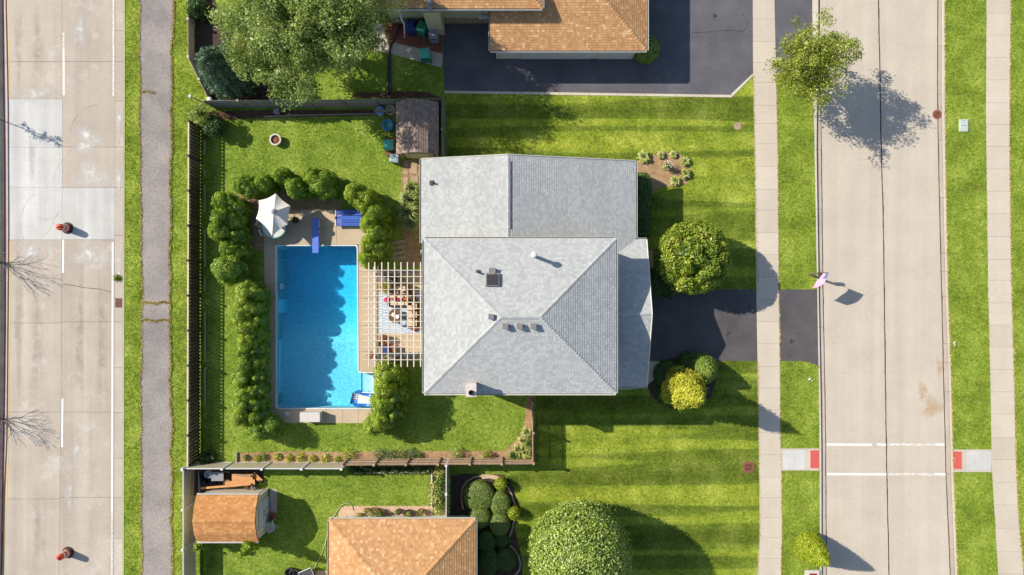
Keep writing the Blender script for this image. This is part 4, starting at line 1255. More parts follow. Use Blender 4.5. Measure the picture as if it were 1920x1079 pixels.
# garage wing, gable to the street
gx0 = W(1118, 0).x
gN, gS = E(1213, 449.5, he), E(1213, 725, he)
gp = E(1219.5, 587, 4.4)
n0, n1 = Vector((gx0, gN.y, he)), Vector((gN.x, gN.y, he))
s0, s1 = Vector((gx0, gS.y, he)), Vector((gN.x, gS.y, he))
ym = (gN.y + gS.y) / 2; rz_ = 4.42
p0, p1 = Vector((gx0, ym, rz_)), Vector((gN.x, ym, rz_))
wall_box(house, gx0 + 0.2, gN.x - 0.35, gS.y + 0.4, gN.y - 0.4, he - 0.12, M['siding'],
         [('E', ym + 1.6, 1.1, 4.6, 2.1, 'garage'), ('E', ym - 2.8, 1.05, 1.0, 2.0, 'door')])
xx = gN.x - 0.35
MB().add([(xx, gS.y + .4, he - .12), (xx, gN.y - .4, he - .12), (xx, ym, rz_ - .2), (xx - .2, gS.y + .4, he - .12), (xx - .2, gN.y - .4, he - .12), (xx - .2, ym, rz_ - .2)],
         [(0, 1, 2), (5, 4, 3), (0, 2, 5, 3), (1, 4, 5, 2)]).build("gable", M['siding'], house)
roof(house, [[s0, s1, p1, p0], [n1, n0, p0, p1]], he, 'shingle_grey', [(p0, p1)],
     [(s0, s1, (0, -1, 0)), (Vector((W(1190, 0, he).x, gN.y, he)), n1, (0, 1, 0))], 0.15, 0.2, 'trim', capw=0.2)
# white rake boards on the open gables
def rake(a, b):
    a = Vector(a) + Vector((0, 0, 0.03)); b = Vector(b) + Vector((0, 0, 0.03))
    MB().tube([a, b], 0.035, 4).build("rake_board", M['trim'], house)
rake(w1, r1); rake(e1, r1); rake(s1, p1); rake(n1, p1)
# roof fittings
def zroof(x, y):
    """height of the main hip roof at x, y"""
    d = min(x - NW.x, NE.x - x, NE.y - y, y - SE.y)
    return h1 + rise * d / run
def on_roof(px, py):
    z = 6.5
    for _ in range(12):
        q = W(px, py, z); z = zroof(q.x, q.y)
    return W(px, py, z)
def part(mb, name, mk, p=house): return mb.build(name, M[mk], p)
q = on_roof(923.5, 525)
tiltN = Matrix.Rotation(-math.atan(rise / run), 3, 'X')
part(MB().box((q.x, q.y, q.z + 0.1), (0.80, 0.80, 0.16), tilt=tiltN), "skylight_frame", 'vent')
part(MB().box((q.x, q.y, q.z + 0.19), (0.66, 0.66, 0.05), tilt=tiltN), "skylight", 'skylight')
for k, (px, py, s) in enumerate(((923, 509, 0.34), (921, 594, 0.27), (947.5, 612, 0.29), (974, 612, 0.29), (1000, 612, 0.29))):
    q = on_roof(px, py)
    part(MB().box((q.x, q.y, q.z + 0.1), (s, s, 0.26)).box((q.x, q.y, q.z + 0.25), (s + 0.05, s + 0.05, 0.04)), "roof_vent", 'vent')
q = on_roof(897, 511)
part(MB().lathe((q.x, q.y, q.z - 0.05), [(0.06, 0), (0.06, 0.35), (0.05, 0.36)], 10).box((q.x, q.y, q.z + 0.01), (0.28, 0.28, 0.02)), "vent_pipe", 'trim_dark')
q = on_roof(1000, 480)
part(MB().lathe((q.x, q.y, q.z - 0.1), [(0.11, 0), (0.11, 1.25), (0.09, 1.26)], 12), "flue_pipe", 'steel')
part(MB().lathe((q.x, q.y, q.z + 1.1), [(0.02, 0), (0.15, 0.03), (0.19, 0.12), (0.19, 0.2), (0.13, 0.30), (0.02, 0.33)], 16), "flue_cap", 'white')
q = W(811.5, 343, 3.7)
part(MB().lathe((q.x, q.y, q.z - 0.15), [(0.06, 0), (0.06, 0.4), (0.05, 0.41)], 10).box((q.x - 0.06, q.y, q.z - 0.02), (0.3, 0.3, 0.04)), "vent_pipe", 'trim_dark')
# chimney on the south side
q0 = W(884, 730, 6.4)
ch = MB().box((q0.x, q0.y, 3.35), (0.54, 0.70, 6.7)).build("chimney", M['brick_pale'], house)
MB().box((q0.x, q0.y, 6.74), (0.62, 0.80, 0.10)).build("chimney_cap", M['brick_pale'], ch)
MB().lathe((q0.x, q0.y - 0.14, 6.79), [(0.15, 0), (0.15, 0.13), (0.12, 0.13), (0.12, 0.02)], 12).build("flue", M['dark_hole'], ch)
# thin dark strip just east of the wing ridge
part(MB().box((r1.x + 0.13, (W(0, 320).y + W(0, 447).y) / 2, hrd + 0.0), (0.035, abs(W(0, 320).y - W(0, 447).y) * 0.9, 0.08)), "ridge_strip", 'hip_dark')
part(MB().tube([E(790, 470, 3.3), E(788.5, 478, 0.2)], 0.045, 6), "downspout", 'white')

# ---------------------------------------------------------------- north house
nh = empty("house", (0, 0, 0), "tan-shingled house with white gutters at the top edge, beside the dark driveway", "house")
hA = 4.0
a0, a1 = E(706, 16, hA), E(1017, 15.5, hA)
yt = W(0, -230, hA).y
run = (yt - a0.y) / 2; rs = run * 0.36
sw_, se_, ne_, nw_ = Vector((a0.x, a0.y, hA)), Vector((a1.x, a0.y, hA)), Vector((a1.x, yt, hA)), Vector((a0.x, yt, hA))
ra, rb = Vector((a0.x + run, a0.y + run, hA + rs)), Vector((a1.x - run, a0.y + run, hA + rs))
wy0 = W(0, 43).y
wall_box(nh, W(735, 0).x, a1.x - 0.4, wy0, yt - 0.5, hA - 0.1, M['siding_green'],
         [('S', -6.5, 2.5, 1.2, 1.0, 'window'), ('S', -2.6, 2.6, 1.0, 0.9, 'window'), ('S', -1.35, 2.55, 0.7, 1.0, 'window')])
roof(nh, [[sw_, se_, rb, ra], [se_, ne_, rb], [ne_, nw_, ra, rb], [nw_, sw_, ra]], hA, 'shingle_tan', [(sw_, ra), (se_, rb), (ra, rb)],
     [(sw_, se_, (0, -1, 0)), (se_, ne_, (1, 0, 0)), (nw_, sw_, (-1, 0, 0))], 0.16, 0.17)
hB = 2.5
b0, b1 = E(919, 95, hB), E(1213, 95, hB)
runb = 4.6; rsb = runb * 0.36; ytb = b0.y + 2 * runb
sw2_, se2_ = Vector((b0.x, b0.y, hB)), Vector((b1.x, b0.y, hB)); ne2_, nw2_ = Vector((b1.x, ytb, hB)), Vector((b0.x, ytb, hB))
rb2, ra2 = Vector((b1.x - runb, b0.y + runb, hB + rsb)), Vector((b0.x, b0.y + runb, hB + rsb))
wall_box(nh, b0.x + 0.35, b1.x - 0.5, b0.y + 0.30, ytb - 0.4, hB - 0.1, M['trim'],
         [('S', 3.0, 1.1, 4.8, 2.0, 'garage'), ('S', 7.0, 1.1, 2.4, 2.0, 'garage'), ('E', b0.y + 3, 1.2, 1.6, 1.1, 'window')])
roof(nh, [[sw2_, se2_, rb2, ra2], [se2_, ne2_, rb2], [ne2_, nw2_, ra2, rb2]], hB, 'shingle_tan', [(se2_, rb2), (ra2, rb2)],
     [(sw2_, se2_, (0, -1, 0)), (se2_, ne2_, (1, 0, 0)), (nw2_, sw2_, (-1, 0, 0))], 0.16, 0.17)
# stone base course, chimney chase and pipes on the wall towards the drive
wx = wy0
sb = MB()
for k in range(34):
    x = W(736 + k * 5.4, 0).x
    for j in range(3):
        if 797 < 736 + k * 5.4 < 836: continue
        sb.box((x + (j % 2) * 0.1, wx - 0.03 - R.uniform(0, 0.02), 0.16 + j * 0.27), (0.185, 0.06, 0.25))
o = sb.build("stone_veneer", M['brickwall'], nh); o["kind"] = "stuff"
cx = W(832, 62).x
q0, q1 = W(806, 50), W(834, 66)
MB().box(((q0.x + q1.x) / 2, (wx + q1.y) / 2, 1.9), (q1.x - q0.x, wx - q1.y, 3.8)).build("chimney_chase", M['siding_green'], nh)
MB().tube([W(747, 19, 3.8), W(754, 40, 3.5), W(758, 46, 2.6), W(758.5, 71, 0.3)], 0.05, 6).build("downspout", M['white'], nh)
MB().tube([W(941, 96, 2.4), W(941, 105, 0.3)], 0.045, 6).build("downspout", M['white'], nh)
MB().tube([W(1182, 96, 2.4), W(1179, 103, 0.3)], 0.045, 6).build("downspout", M['white'], nh)
MB().box(tuple(W(910, 33, 1.5)), (0.9, 0.14, 0.12)).box(tuple(W(901, 32, 1.5)), (0.12, 0.3, 0.2)).build("meter_box", M['white'], nh)
q = W(805.5, 6, 4.2)
MB().lathe((q.x, q.y, q.z), [(0.14, 0), (0.14, 0.35), (0.2, 0.36), (0.2, 0.5), (0.12, 0.56), (0.02, 0.58)], 14).box((q.x, q.y - 0.2, q.z - 0.05), (0.34, 0.6, 0.03)).build("roof_vent", M['greybin'], nh)

# ---------------------------------------------------------------- south house
sh_ = empty("house", (0, 0, 0), "tan-shingled hip-roofed house at the bottom edge, beside the clipped mounds", "house")
hS = 2.66
c0, c1 = E(617, 974, hS), E(891.5, 974, hS)
run = (c1.x - c0.x) / 2; rr_ = run * 0.36; yb = c0.y - 2 * run - 4
nw3, ne3, se3, sw3 = Vector((c0.x, c0.y, hS)), Vector((c1.x, c0.y, hS)), Vector((c1.x, yb, hS)), Vector((c0.x, yb, hS))
ga, gb_ = Vector((c0.x + run, c0.y - run, hS + rr_)), Vector((c0.x + run, yb + run, hS + rr_))
wall_box(sh_, c0.x + 0.45, c1.x - 0.45, yb + 0.4, c0.y - 0.62, hS - 0.1, M['siding'], [('N', -8.5, 1.4, 1.4, 1.1, 'window'), ('N', -5.0, 1.1, 1.0, 2.0, 'door')])
roof(sh_, [[ne3, nw3, ga], [nw3, sw3, gb_, ga], [se3, ne3, ga, gb_], [sw3, se3, gb_]], hS, 'shingle_tan', [(nw3, ga), (ne3, ga), (ga, gb_)],
     [(ne3, nw3, (0, 1, 0)), (se3, ne3, (1, 0, 0)), (nw3, sw3, (-1, 0, 0))], 0.16, 0.17, 'trim')

# ---------------------------------------------------------------- garden sheds
def shed_ns(label, x0, x1, yN, yS_, he_, hr_, mk, wallm):
    t = empty("garden_shed", (0, 0, 0), label, "shed")
    a = W(x0, 0, he_).x; b = W(x1, 0, he_).x
    n_, s_ = W(0, yN, he_).y, W(0, yS_, he_).y
    c = (a + b) / 2; w = (b - a) / 2; zb = he_ + (hr_ - he_) * 0.66
    P = [(a, he_), (c - w * 0.55, zb), (c, hr_), (c + w * 0.55, zb), (b, he_)]
    faces = []
    for (xa, za), (xb, zb2) in zip(P, P[1:]):
        if xb <= c + 1e-6: faces.append([Vector((xa, n_, za)), Vector((xa, s_, za)), Vector((xb, s_, zb2)), Vector((xb, n_, zb2))])
        else: faces.append([Vector((xb, s_, zb2)), Vector((xb, n_, zb2)), Vector((xa, n_, za)), Vector((xa, s_, za))])
    return t, faces, (a, b, n_, s_, P)
t, faces, (a, b, n_, s_, P) = shed_ns("brown garden shed with a barn roof in the corner of the grey fence", 743, 822, 192, 290, 1.95, 2.75, None, None)
roof(t, faces, 1.9, 'shingle_brown', [], [], 0.16, 0.17)
mb = MB()
for yy, o in ((s_ + 0.12, 1), (n_ - 0.12, -1)):
    front_v = [(a + 0.12, yy, 0)] + [(x if 0 < i < 4 else (a + 0.12 if i == 0 else b - 0.12), yy, z - 0.18) for i, (x, z) in enumerate(P)] + [(b - 0.12, yy, 0)]
    back_v = [(x, y + 0.1 * o, z) for x, y, z in front_v]
    n = len(front_v)
    mb.add(front_v + back_v, [tuple(range(n)), tuple(range(2 * n - 1, n - 1, -1))] + [(i, n + i, n + (i + 1) % n, (i + 1) % n) for i in range(n)])
mb.box((a + 0.17, (n_ + s_) / 2, 0.88), (0.1, n_ - s_ - 0.5, 1.76)).box((b - 0.17, (n_ + s_) / 2, 0.88), (0.1, n_ - s_ - 0.5, 1.76))
mb.build("wall", M['siding_green'], t)
for k in range(5):
    x = a + 0.35 + k * (b - a - 0.7) / 4
    MB().box((x, s_ + 0.10, 0.85), (0.09, 0.05, 1.7)).build("batten", M['mulch_dark'], t)
MB().box(((a + b) / 2, s_ + 0.09, 0.9), (1.3, 0.04, 1.7)).build("door", M['siding_green'], t)

# orange-roofed shed, ridge east-west
t = empty("garden_shed", (0, 0, 0), "orange-shingled garden shed with white double doors inside the white fence", "shed")
he_, hr_ = 1.95, 2.55
a = W(368.5, 0, he_).x; b = W(484, 0, he_).x; n_ = W(0, 929, he_).y; s_ = W(0, 1015.5, he_).y
c = (n_ + s_) / 2; w = (n_ - s_) / 2; zb_ = he_ + (hr_ - he_) * 0.62
P = [(s_, he_), (c - w * 0.58, zb_), (c, hr_), (c + w * 0.58, zb_), (n_, he_)]
faces = []
for (ya, za), (yb_, zb2) in zip(P, P[1:]):
    if yb_ <= c + 1e-6: faces.append([Vector((a, ya, za)), Vector((b, ya, za)), Vector((b, yb_, zb2)), Vector((a, yb_, zb2))])
    else: faces.append([Vector((b, yb_, zb2)), Vector((a, yb_, zb2)), Vector((a, ya, za)), Vector((b, ya, za))])
roof(t, faces, he_, 'shingle_orange', [(Vector((a, c, hr_)), Vector((b, c, hr_)))],
     [(Vector((a, n_, he_)), Vector((b, n_, he_)), (0, 1, 0)), (Vector((a, s_, he_)), Vector((b, s_, he_)), (0, -1, 0))], 0.15, 0.2, 'vinyl')
mb = MB()
for xx, o in ((b - 0.06, -1), (a + 0.10, 1)):
    fv = [(xx, s_ + 0.12, 0)] + [(xx, y if 0 < i < 4 else (s_ + 0.12 if i == 0 else n_ - 0.12), z - 0.17) for i, (y, z) in enumerate(P)] + [(xx, n_ - 0.12, 0)]
    bv = [(x + 0.1 * o, y, z) for x, y, z in fv]; n = len(fv)
    mb.add(fv + bv, [tuple(range(n)), tuple(range(2 * n - 1, n - 1, -1))] + [(i, n + i, n + (i + 1) % n, (i + 1) % n) for i in range(n)])
mb.box(((a + b) / 2, n_ - 0.17, 0.88), (b - a - 0.5, 0.1, 1.76)).box(((a + b) / 2, s_ + 0.17, 0.88), (b - a - 0.5, 0.1, 1.76))
mb.build("wall", M['siding'], t)
xd = b - 0.06
for sgn in (-1, 1):
    yc = c + sgn * 0.46
    d = MB().box((xd + 0.03, yc, 0.92), (0.04, 0.88, 1.7)).build("door", M['garage_white'], t)
    f = MB()
    for yo in (-0.42, 0.42): f.box((xd + 0.07, yc + yo, 0.92), (0.04, 0.07, 1.7))
    for zo in (0.1, 0.92, 1.74): f.box((xd + 0.075, yc, zo), (0.04, 0.8, 0.07))
    f.box((xd + 0.072, yc, 0.5), (0.03, 1.05, 0.07), tilt=Matrix.Rotation(sgn * 0.75, 3, 'X'))
    f.box((xd + 0.072, yc, 1.33), (0.03, 1.05, 0.07), tilt=Matrix.Rotation(-sgn * 0.75, 3, 'X'))
    f.build("door_frame", M['vinyl'], d)
    MB().box((xd + 0.11, yc - sgn * 0.36, 0.95), (0.04, 0.05, 0.16)).build("handle", M['black'], d)
for yo in (s_ + 0.16, n_ - 0.16): MB().box((xd + 0.02, yo, 0.88), (0.06, 0.1, 1.7)).build("corner_board", M['vinyl'], t)

# ---------------------------------------------------------------- pergola on the pool terrace
pg = empty("pergola", W(745, 590), "open slatted timber pergola between the pool and the grey-roofed house", "pergola")
pg.location = (0, 0, 0)
hp = 2.55
for x in (691.5, 703, 716, 728, 740, 752, 764, 776, 788.5):
    p, q = W(x, 492, hp), W(x + 0.5, 688, hp)
    MB().box((p.x, (p.y + q.y) / 2, hp), (0.058, p.y - q.y, 0.12)).build("rafter", M['pergola'], pg)
for k in range(15):
    y = 507 + k * 12.0
    p, q = W(680, y, hp + 0.1), W(795, y, hp + 0.1)
    MB().box(((p.x + q.x) / 2, p.y, hp + 0.09), (q.x - p.x, 0.036, 0.05)).build("batten", M['pergola'], pg)
for x in (702, 708.5):
    p, q = W(x, 500, 2.35), W(x, 680, 2.35)
    MB().box((p.x, (p.y + q.y) / 2, 2.36), (0.06, p.y - q.y, 0.24)).build("beam", M['pergola'], pg)
for y in (514, 668):
    p = W(705.2, y, 2.3)
    MB().box((p.x, p.y, 1.13), (0.14, 0.14, 2.26)).build("post", M['pergola'], pg)
p, q = W(789, 498, 2.3), W(789, 682, 2.3)
MB().box((p.x, (p.y + q.y) / 2, 2.36), (0.06, p.y - q.y, 0.2)).build("beam", M['pergola'], pg)
# ---------------------------------------------------------------- things under the pergola
def rug_mat(name, c1, c2, sc=2.2):
    m, nt, b = newmat(name, 0.95, 0.1)
    wv = nd(nt, "ShaderNodeTexWave", wave_type='RINGS'); wv.inputs["Scale"].default_value = sc; wv.inputs["Distortion"].default_value = 9.0; wv.inputs["Detail Scale"].default_value = 0.8
    nt.links.new(coords(nt), wv.inputs["Vector"])
    nt.links.new(ramp(nt, wv.outputs["Fac"], [(0.35, c1), (0.62, c2)]), b.inputs["Base Color"])
    return m
M['rug'] = rug_mat('swirl_rug', A(150, 178, 206), A(228, 232, 234))
M['curtain'] = rug_mat('blue_pattern_fabric', A(70, 92, 140), A(186, 200, 220), 5.0)
p, q = W(709, 548), W(791, 625)
tag(MB().box((0, 0, 0.008), (q.x - p.x, p.y - q.y, 0.014)).build("outdoor_rug", M['rug'], None, ((p.x + q.x) / 2, (p.y + q.y) / 2, 0.014)), "white outdoor rug with blue swirls under the pergola", "rug")
def sofa(name, px, py, w, d, rz, label, pil, corner=False):
    q = W(px, py, 0.4); t = empty(name, (q.x, q.y, 0.028), label, "sofa", None, rz)
    MB().box((0, 0, 0.17), (w, d, 0.3)).box((0, d / 2 - 0.06, 0.42), (w, 0.12, 0.5)).box((-w / 2 + 0.06, 0, 0.35), (0.12, d, 0.4)).build("frame", M['wicker'], t)
    n = max(2, round(w / 0.65)); cw = (w - 0.3) / n
    for i in range(n):
        x = -w / 2 + 0.15 + (i + 0.5) * cw
        MB().box((x, -0.06, 0.4), (cw - 0.03, d - 0.24, 0.14), taper=0.95).build("seat_cushion", M['cushion'], t)
        MB().box((x, d / 2 - 0.2, 0.62), (cw - 0.05, 0.16, 0.36), taper=0.85).build("back_cushion", M['cushion'], t)
    for i, mk in enumerate(pil):
        MB().box((-w / 2 + 0.45 + i * 0.42, d / 2 - 0.36, 0.62), (0.38, 0.16, 0.32), R.uniform(-.3, .3), 0.8).build("pillow", M[mk], t)
sofa("garden_sofa", 752, 563, 1.85, 0.85, 0.0, "cream garden sofa with red and orange pillows at the top of the swirl rug", ['pink', 'red', 'orange_fab'])
sofa("garden_sofa", 775, 590, 1.95, 0.85, -math.pi / 2, "cream garden sofa with red pillows against the grey-roofed house", ['orange_fab', 'red', 'red'])
sofa("garden_armchair", 757, 545, 0.85, 0.75, 0.35, "cream garden armchair standing askew above the swirl rug", ['cushion'])
q = W(741, 593, 0.4)
t = empty("coffee_table", (q.x, q.y, 0.028), "dark low table with pale dishes on the swirl rug", "table", None, 0.5)
MB().lathe((0, 0, 0.36), [(0.46, 0), (0.48, 0.02), (0.46, 0.05)], 20).build("tabletop", M['wicker'], t)
for a_ in range(4): MB().tube([(0.3 * math.cos(a_ * 1.57 + .8), 0.3 * math.sin(a_ * 1.57 + .8), 0), (0.3 * math.cos(a_ * 1.57 + .8), 0.3 * math.sin(a_ * 1.57 + .8), 0.37)], 0.03, 6).build("leg", M['black'], t)
for dx, dy in ((-0.12, 0.1), (0.14, -0.05)):
    o = MB().lathe((0, 0, 0), [(0.07, 0), (0.13, 0.03), (0.14, 0.05), (0.11, 0.04)], 14).build("bowl", M['white'], None, (q.x + dx, q.y + dy, 0.028 + 0.41))
    tag(o, "small white bowl on the dark low table, " + ("nearer the pool" if dx < 0 else "nearer the house"), "bowl")
def stool(px, py, mk, label, r=0.26, h=0.42, name="ottoman"):
    q = W(px, py, h)
    tag(MB().lathe((0, 0, 0), [(r * .9, 0), (r, 0.06), (r, h - 0.08), (r * .8, h - 0.01), (r * .3, h)], 14).build(name, M[mk], None, (q.x, q.y, 0.02), smooth=True), label, name.replace("_", " "))
stool(757, 607, 'curtain', "blue patterned ottoman below the dark low table")
stool(724, 563, 'pink', "round pink floor cushion on the swirl rug, pool side", 0.2, 0.16, "floor_cushion")
stool(777, 616, 'red', "round red floor cushion at the lower corner of the swirl rug", 0.22, 0.2, "floor_cushion")
q = W(731, 523, 0.9)
t = empty("barbecue_grill", (q.x, q.y, 0.012), "black barbecue grill at the upper end of the terrace", "grill")
MB().box((0, 0, 0.4), (0.75, 0.5, 0.7)).build("cabinet", M['black'], t)
MB().box((0, 0, 0.86), (0.72, 0.5, 0.2), taper=0.75).build("lid", M['trim_dark'], t)
MB().box((-0.58, 0, 0.74), (0.38, 0.42, 0.04)).build("side_shelf", M['steel'], t)
MB().tube([(-0.28, -0.28, 0.84), (0.28, -0.28, 0.84)], 0.02, 6).build("handle", M['steel'], t)
p, q = W(716, 509, 2.1), W(790, 511, 2.1)
def curtain(px0, px1, py, z0, z1, label, cat="curtain"):
    a = W(px0, py, z1); b = W(px1, py, z1); n = 40; vs = []
    for i in range(n + 1):
        x = (b.x - a.x) * i / n - (b.x - a.x) / 2; y = 0.05 * math.sin(i * 1.5)
        for dy, z in ((-0.01, z0), (-0.01, z1), (0.01, z1), (0.01, z0)): vs.append((x, y + dy, z))
    fs = []
    for i in range(n):
        for k in range(4): fs.append((4 * i + k, 4 * i + (k + 1) % 4, 4 * i + 4 + (k + 1) % 4, 4 * i + 4 + k))
    o = MB().add(vs, fs).build(cat.replace(" ", "_"), M['curtain'], None, ((a.x + b.x) / 2, a.y, 0))
    tag(o, label, cat)
curtain(720, 790, 510, 0.9, 1.9, "blue and white hanging curtain across the upper end of the pergola")
curtain(706, 780, 667, 0.15, 2.0, "blue patterned curtain across the lower end of the pergola")
q = W(722, 655, 0.5)
tag(MB().box((0, 0, 0.3), (0.5, 0.42, 0.56)).box((0, 0, 0.6), (0.56, 0.48, 0.05)).build("storage_cube", M['bluebin'], None, (q.x, q.y, 0.012)), "dark blue storage cube beside the brown stool under the pergola", "storage box")
q = W(736, 654, 0.5)
tag(MB().box((0, 0, 0.2), (0.34, 0.4, 0.4), taper=0.94).box((0, 0, 0.42), (0.4, 0.46, 0.05)).build("stool", M['terracotta'], None, (q.x, q.y, 0.012)), "reddish brown stool near the lower end of the pergola", "stool")

def pot_plant(px, py, r, h, potm, leaf, n, L, label, lr=1.5, lh=1.2, name="potted_plant", z=0.012, fl=None):
    q = W(px, py, h)
    t = empty(name, (q.x, q.y, z), label, "potted plant")
    MB().lathe((0, 0, 0), [(r * .7, 0), (r, h * .95), (r * 1.08, h), (r * .9, h), (r * .88, h * .8)], 14).build("pot", M[potm], t)
    D = sphere_dirs(n, -0.1); P = D * (NR.uniform(0.4, 1, n) * r * lr)[:, None] * np.array([1, 1, lh]) + np.array([0, 0, h + r * 0.6])
    v, f, rd = leaf_quads(P, D, L, L * 0.45, NR.uniform(0, 1, n), 0.7)
    link("foliage", npmesh("foliage", v, f, rd, M[leaf]), parent=t)
    if fl:
        D = sphere_dirs(n // 3, 0.1); P = D * r * lr * 1.05 * np.array([1, 1, lh]) + np.array([0, 0, h + r * 0.7])
        v, f, rd = leaf_quads(P, D, L, L * 0.8, NR.uniform(0, 1, n // 3), 0.4)
        link("blossom", npmesh("blossom", v, f, rd, M[fl]), parent=t)
pot_plant(697, 667, 0.2, 0.35, 'terracotta', 'rust_leaf', 160, 0.12, "potted plant with rust-coloured leaves at the lower pool-side corner of the pergola")
pot_plant(719, 633, 0.2, 0.35, 'terracotta', 'rust_leaf', 200, 0.12, "potted plant with rust-coloured leaves just below the swirl rug")
pot_plant(721, 646, 0.2, 0.3, 'terracotta', 'rust_leaf', 160, 0.11, "second rust-leaved potted plant, next to the dark blue storage cube")
pot_plant(712, 646, 0.17, 0.3, 'ebony', 'plant_dark', 160, 0.10, "small green potted plant between the pergola posts, left of the rust-leaved pots")
pot_plant(722, 538, 0.3, 0.35, 'terracotta', 'plant', 260, 0.12, "wide planter with yellow and red flowers below the barbecue grill", 1.7, 0.8, fl='yellow_flower')
pot_plant(711, 526, 0.18, 0.3, 'terracotta', 'rust_leaf', 120, 0.10, "small potted plant with reddish leaves left of the barbecue grill")

# ---------------------------------------------------------------- pool furniture
q = W(513, 402.5)
cx_, cy_ = W(512, 398, 1.95).x, W(512, 398, 1.95).y
um = empty("patio_umbrella", (cx_, cy_, 0.012), "cream six-sided patio umbrella over a round table at the corner of the pool", "umbrella")
rim_px = [(517, 363), (544, 386), (539, 421), (510, 442), (480, 410.5), (485, 376)]
apex = W(513, 397, 2.4) - Vector((cx_, cy_, 0.012))
cv = MB(); zr = 1.85
rimw = [W(x, y, zr) - Vector((cx_, cy_, 0.012)) for x, y in rim_px]
for i in range(6):
    a, b = rimw[i], rimw[(i + 1) % 6]
    rows = []
    for j in range(5):
        t_ = j / 4; s_a = apex.lerp(a, t_); s_b = apex.lerp(b, t_); sag = 0.10 * t_
        row = []
        for k in range(5):
            u_ = k / 4; p = s_a.lerp(s_b, u_); bow = math.sin(u_ * math.pi)
            p = p + (Vector((0, 0, 0)) - Vector((p.x, p.y, 0))) * 0.07 * bow * t_ - Vector((0, 0, sag * bow * 0.6))
            row.append(p)
        rows.append(row)
    vs = [p for r_ in rows for p in r_]
    cv.add(vs, [(j * 5 + k, j * 5 + k + 1, (j + 1) * 5 + k + 1, (j + 1) * 5 + k) for j in range(4) for k in range(4)])
    # hanging valance
    edge = rows[-1]; vs = [p for p in edge] + [p - Vector((0, 0, 0.12)) for p in edge]
    cv.add(vs, [(k, k + 1, k + 6, k + 5) for k in range(4)])
cv.build("canopy", M['canvas'], um)
MB().lathe((apex.x, apex.y, apex.z - 0.02), [(0.2, 0), (0.17, 0.05), (0.05, 0.12), (0.02, 0.16)], 12).build("top_vent", M['greybin'], um)
MB().tube([(0, 0, 0), (apex.x * 0.5, apex.y * 0.5, 1.3), tuple(apex)], 0.025, 8).build("pole", M['steel'], um)
for i in range(6):
    MB().tube([apex - Vector((0, 0, 0.05)), rimw[i] - Vector((0, 0, 0.03))], 0.012, 4).build("rib", M['steel'], um)
q = W(514, 424, 0.74)
tb = empty("patio_table", (q.x, q.y, 0.012), "round glass-topped patio table beneath the cream umbrella", "table")
MB().lathe((0, 0, 0.7), [(0.80, 0), (0.84, 0.015), (0.84, 0.03), (0.80, 0.04)], 28).build("tabletop", M['teal'], tb)
MB().lathe((0, 0, 0.735), [(0.78, 0), (0.78, 0.012)], 28).build("glass", M['garage_white'], tb)
for k in range(4):
    a_ = k * math.pi / 2 + 0.6
    MB().tube([(0.6 * math.cos(a_), 0.6 * math.sin(a_), 0), (0.5 * math.cos(a_), 0.5 * math.sin(a_), 0.7)], 0.025, 6).build("leg", M['white'], tb)
def chair(px, py, rz, label, mk='white', z=0.012, grp=None, name="patio_chair"):
    q = W(px, py, 0.5); t = empty(name, (q.x, q.y, z), label, "chair", grp, rz)
    for k in range(5): MB().box((0, -0.2 + k * 0.1, 0.42), (0.5, 0.075, 0.03)).build("seat_slat", M[mk], t)
    for k in range(4): MB().box((0, 0.27 + k * 0.02, 0.52 + k * 0.11), (0.48, 0.03, 0.08)).build("back_slat", M[mk], t)
    for sx in (-1, 1):
        MB().box((sx * 0.27, 0.0, 0.62), (0.05, 0.5, 0.03)).build("armrest", M[mk], t)
        for sy in (-1, 1): MB().tube([(sx * 0.27, sy * 0.22, 0), (sx * 0.26, sy * 0.24, 0.62)], 0.022, 6).build("leg", M[mk], t)
    return t
chair(493, 421, 1.15, "white slatted patio chair half under the cream umbrella, farther from the pool", 'ltbox')
chair(499, 434, 2.0, "white slatted patio chair half under the cream umbrella, nearer the pool edge", 'ltbox')
pot_plant(554, 413, 0.2, 0.32, 'ebony', 'plant_dark', 260, 0.09, "dark green potted shrub between the umbrella and the diving board", 1.6, 1.0)
# diving board
p, q = W(591.8, 409, 0.55), W(591, 474.5, 0.55)
db = empty("diving_board", ((p.x + q.x) / 2, (p.y + q.y) / 2, 0.0), "blue diving board reaching over the deep end of the pool", "diving board")
L_ = p.y - q.y
MB().box((0, 0, 0.53), (0.42, L_, 0.06)).build("board", M['board_blue'], db)
MB().box((0, L_ / 2 - 0.35, 0.26), (0.34, 0.5, 0.48), taper=0.9).build("stand", M['white'], db)
MB().tube([(-0.18, 0.25, 0.03), (-0.18, 0.25, 0.5), (0.18, 0.25, 0.5), (0.18, 0.25, 0.03)], 0.03, 6).build("fulcrum", M['white'], db)
# blue loungers
def lounger(px, py, label):
    q = W(px, py, 0.35); t = empty("sun_lounger", (q.x, q.y, 0.012), label, "sun lounger", "blue sun loungers by the hedge")
    fr = MB().box((0, 0.29, 0.3), (1.75, 0.05, 0.08)).box((0, -0.29, 0.3), (1.75, 0.05, 0.08)).box((-0.87, 0, 0.3), (0.06, 0.63, 0.08))
    fr.build("frame", M['blue'], t)
    for k in range(3): MB().box((0, -0.17 + k * 0.17, 0.35), (1.68, 0.13, 0.03)).build("slat", M['blue'], t)
    MB().box((-0.93, 0, 0.32), (0.07, 0.66, 0.1)).build("end_rail", M['ltbox'], t)
    for sx in (-0.75, 0.75):
        for sy in (-0.25, 0.25): MB().box((sx, sy, 0.13), (0.05, 0.05, 0.26)).build("leg", M['blue'], t)
lounger(655, 402.5, "blue slatted sun lounger, upper of the two beside the diving board")
lounger(655, 415.5, "blue slatted sun lounger, lower of the two beside the diving board")
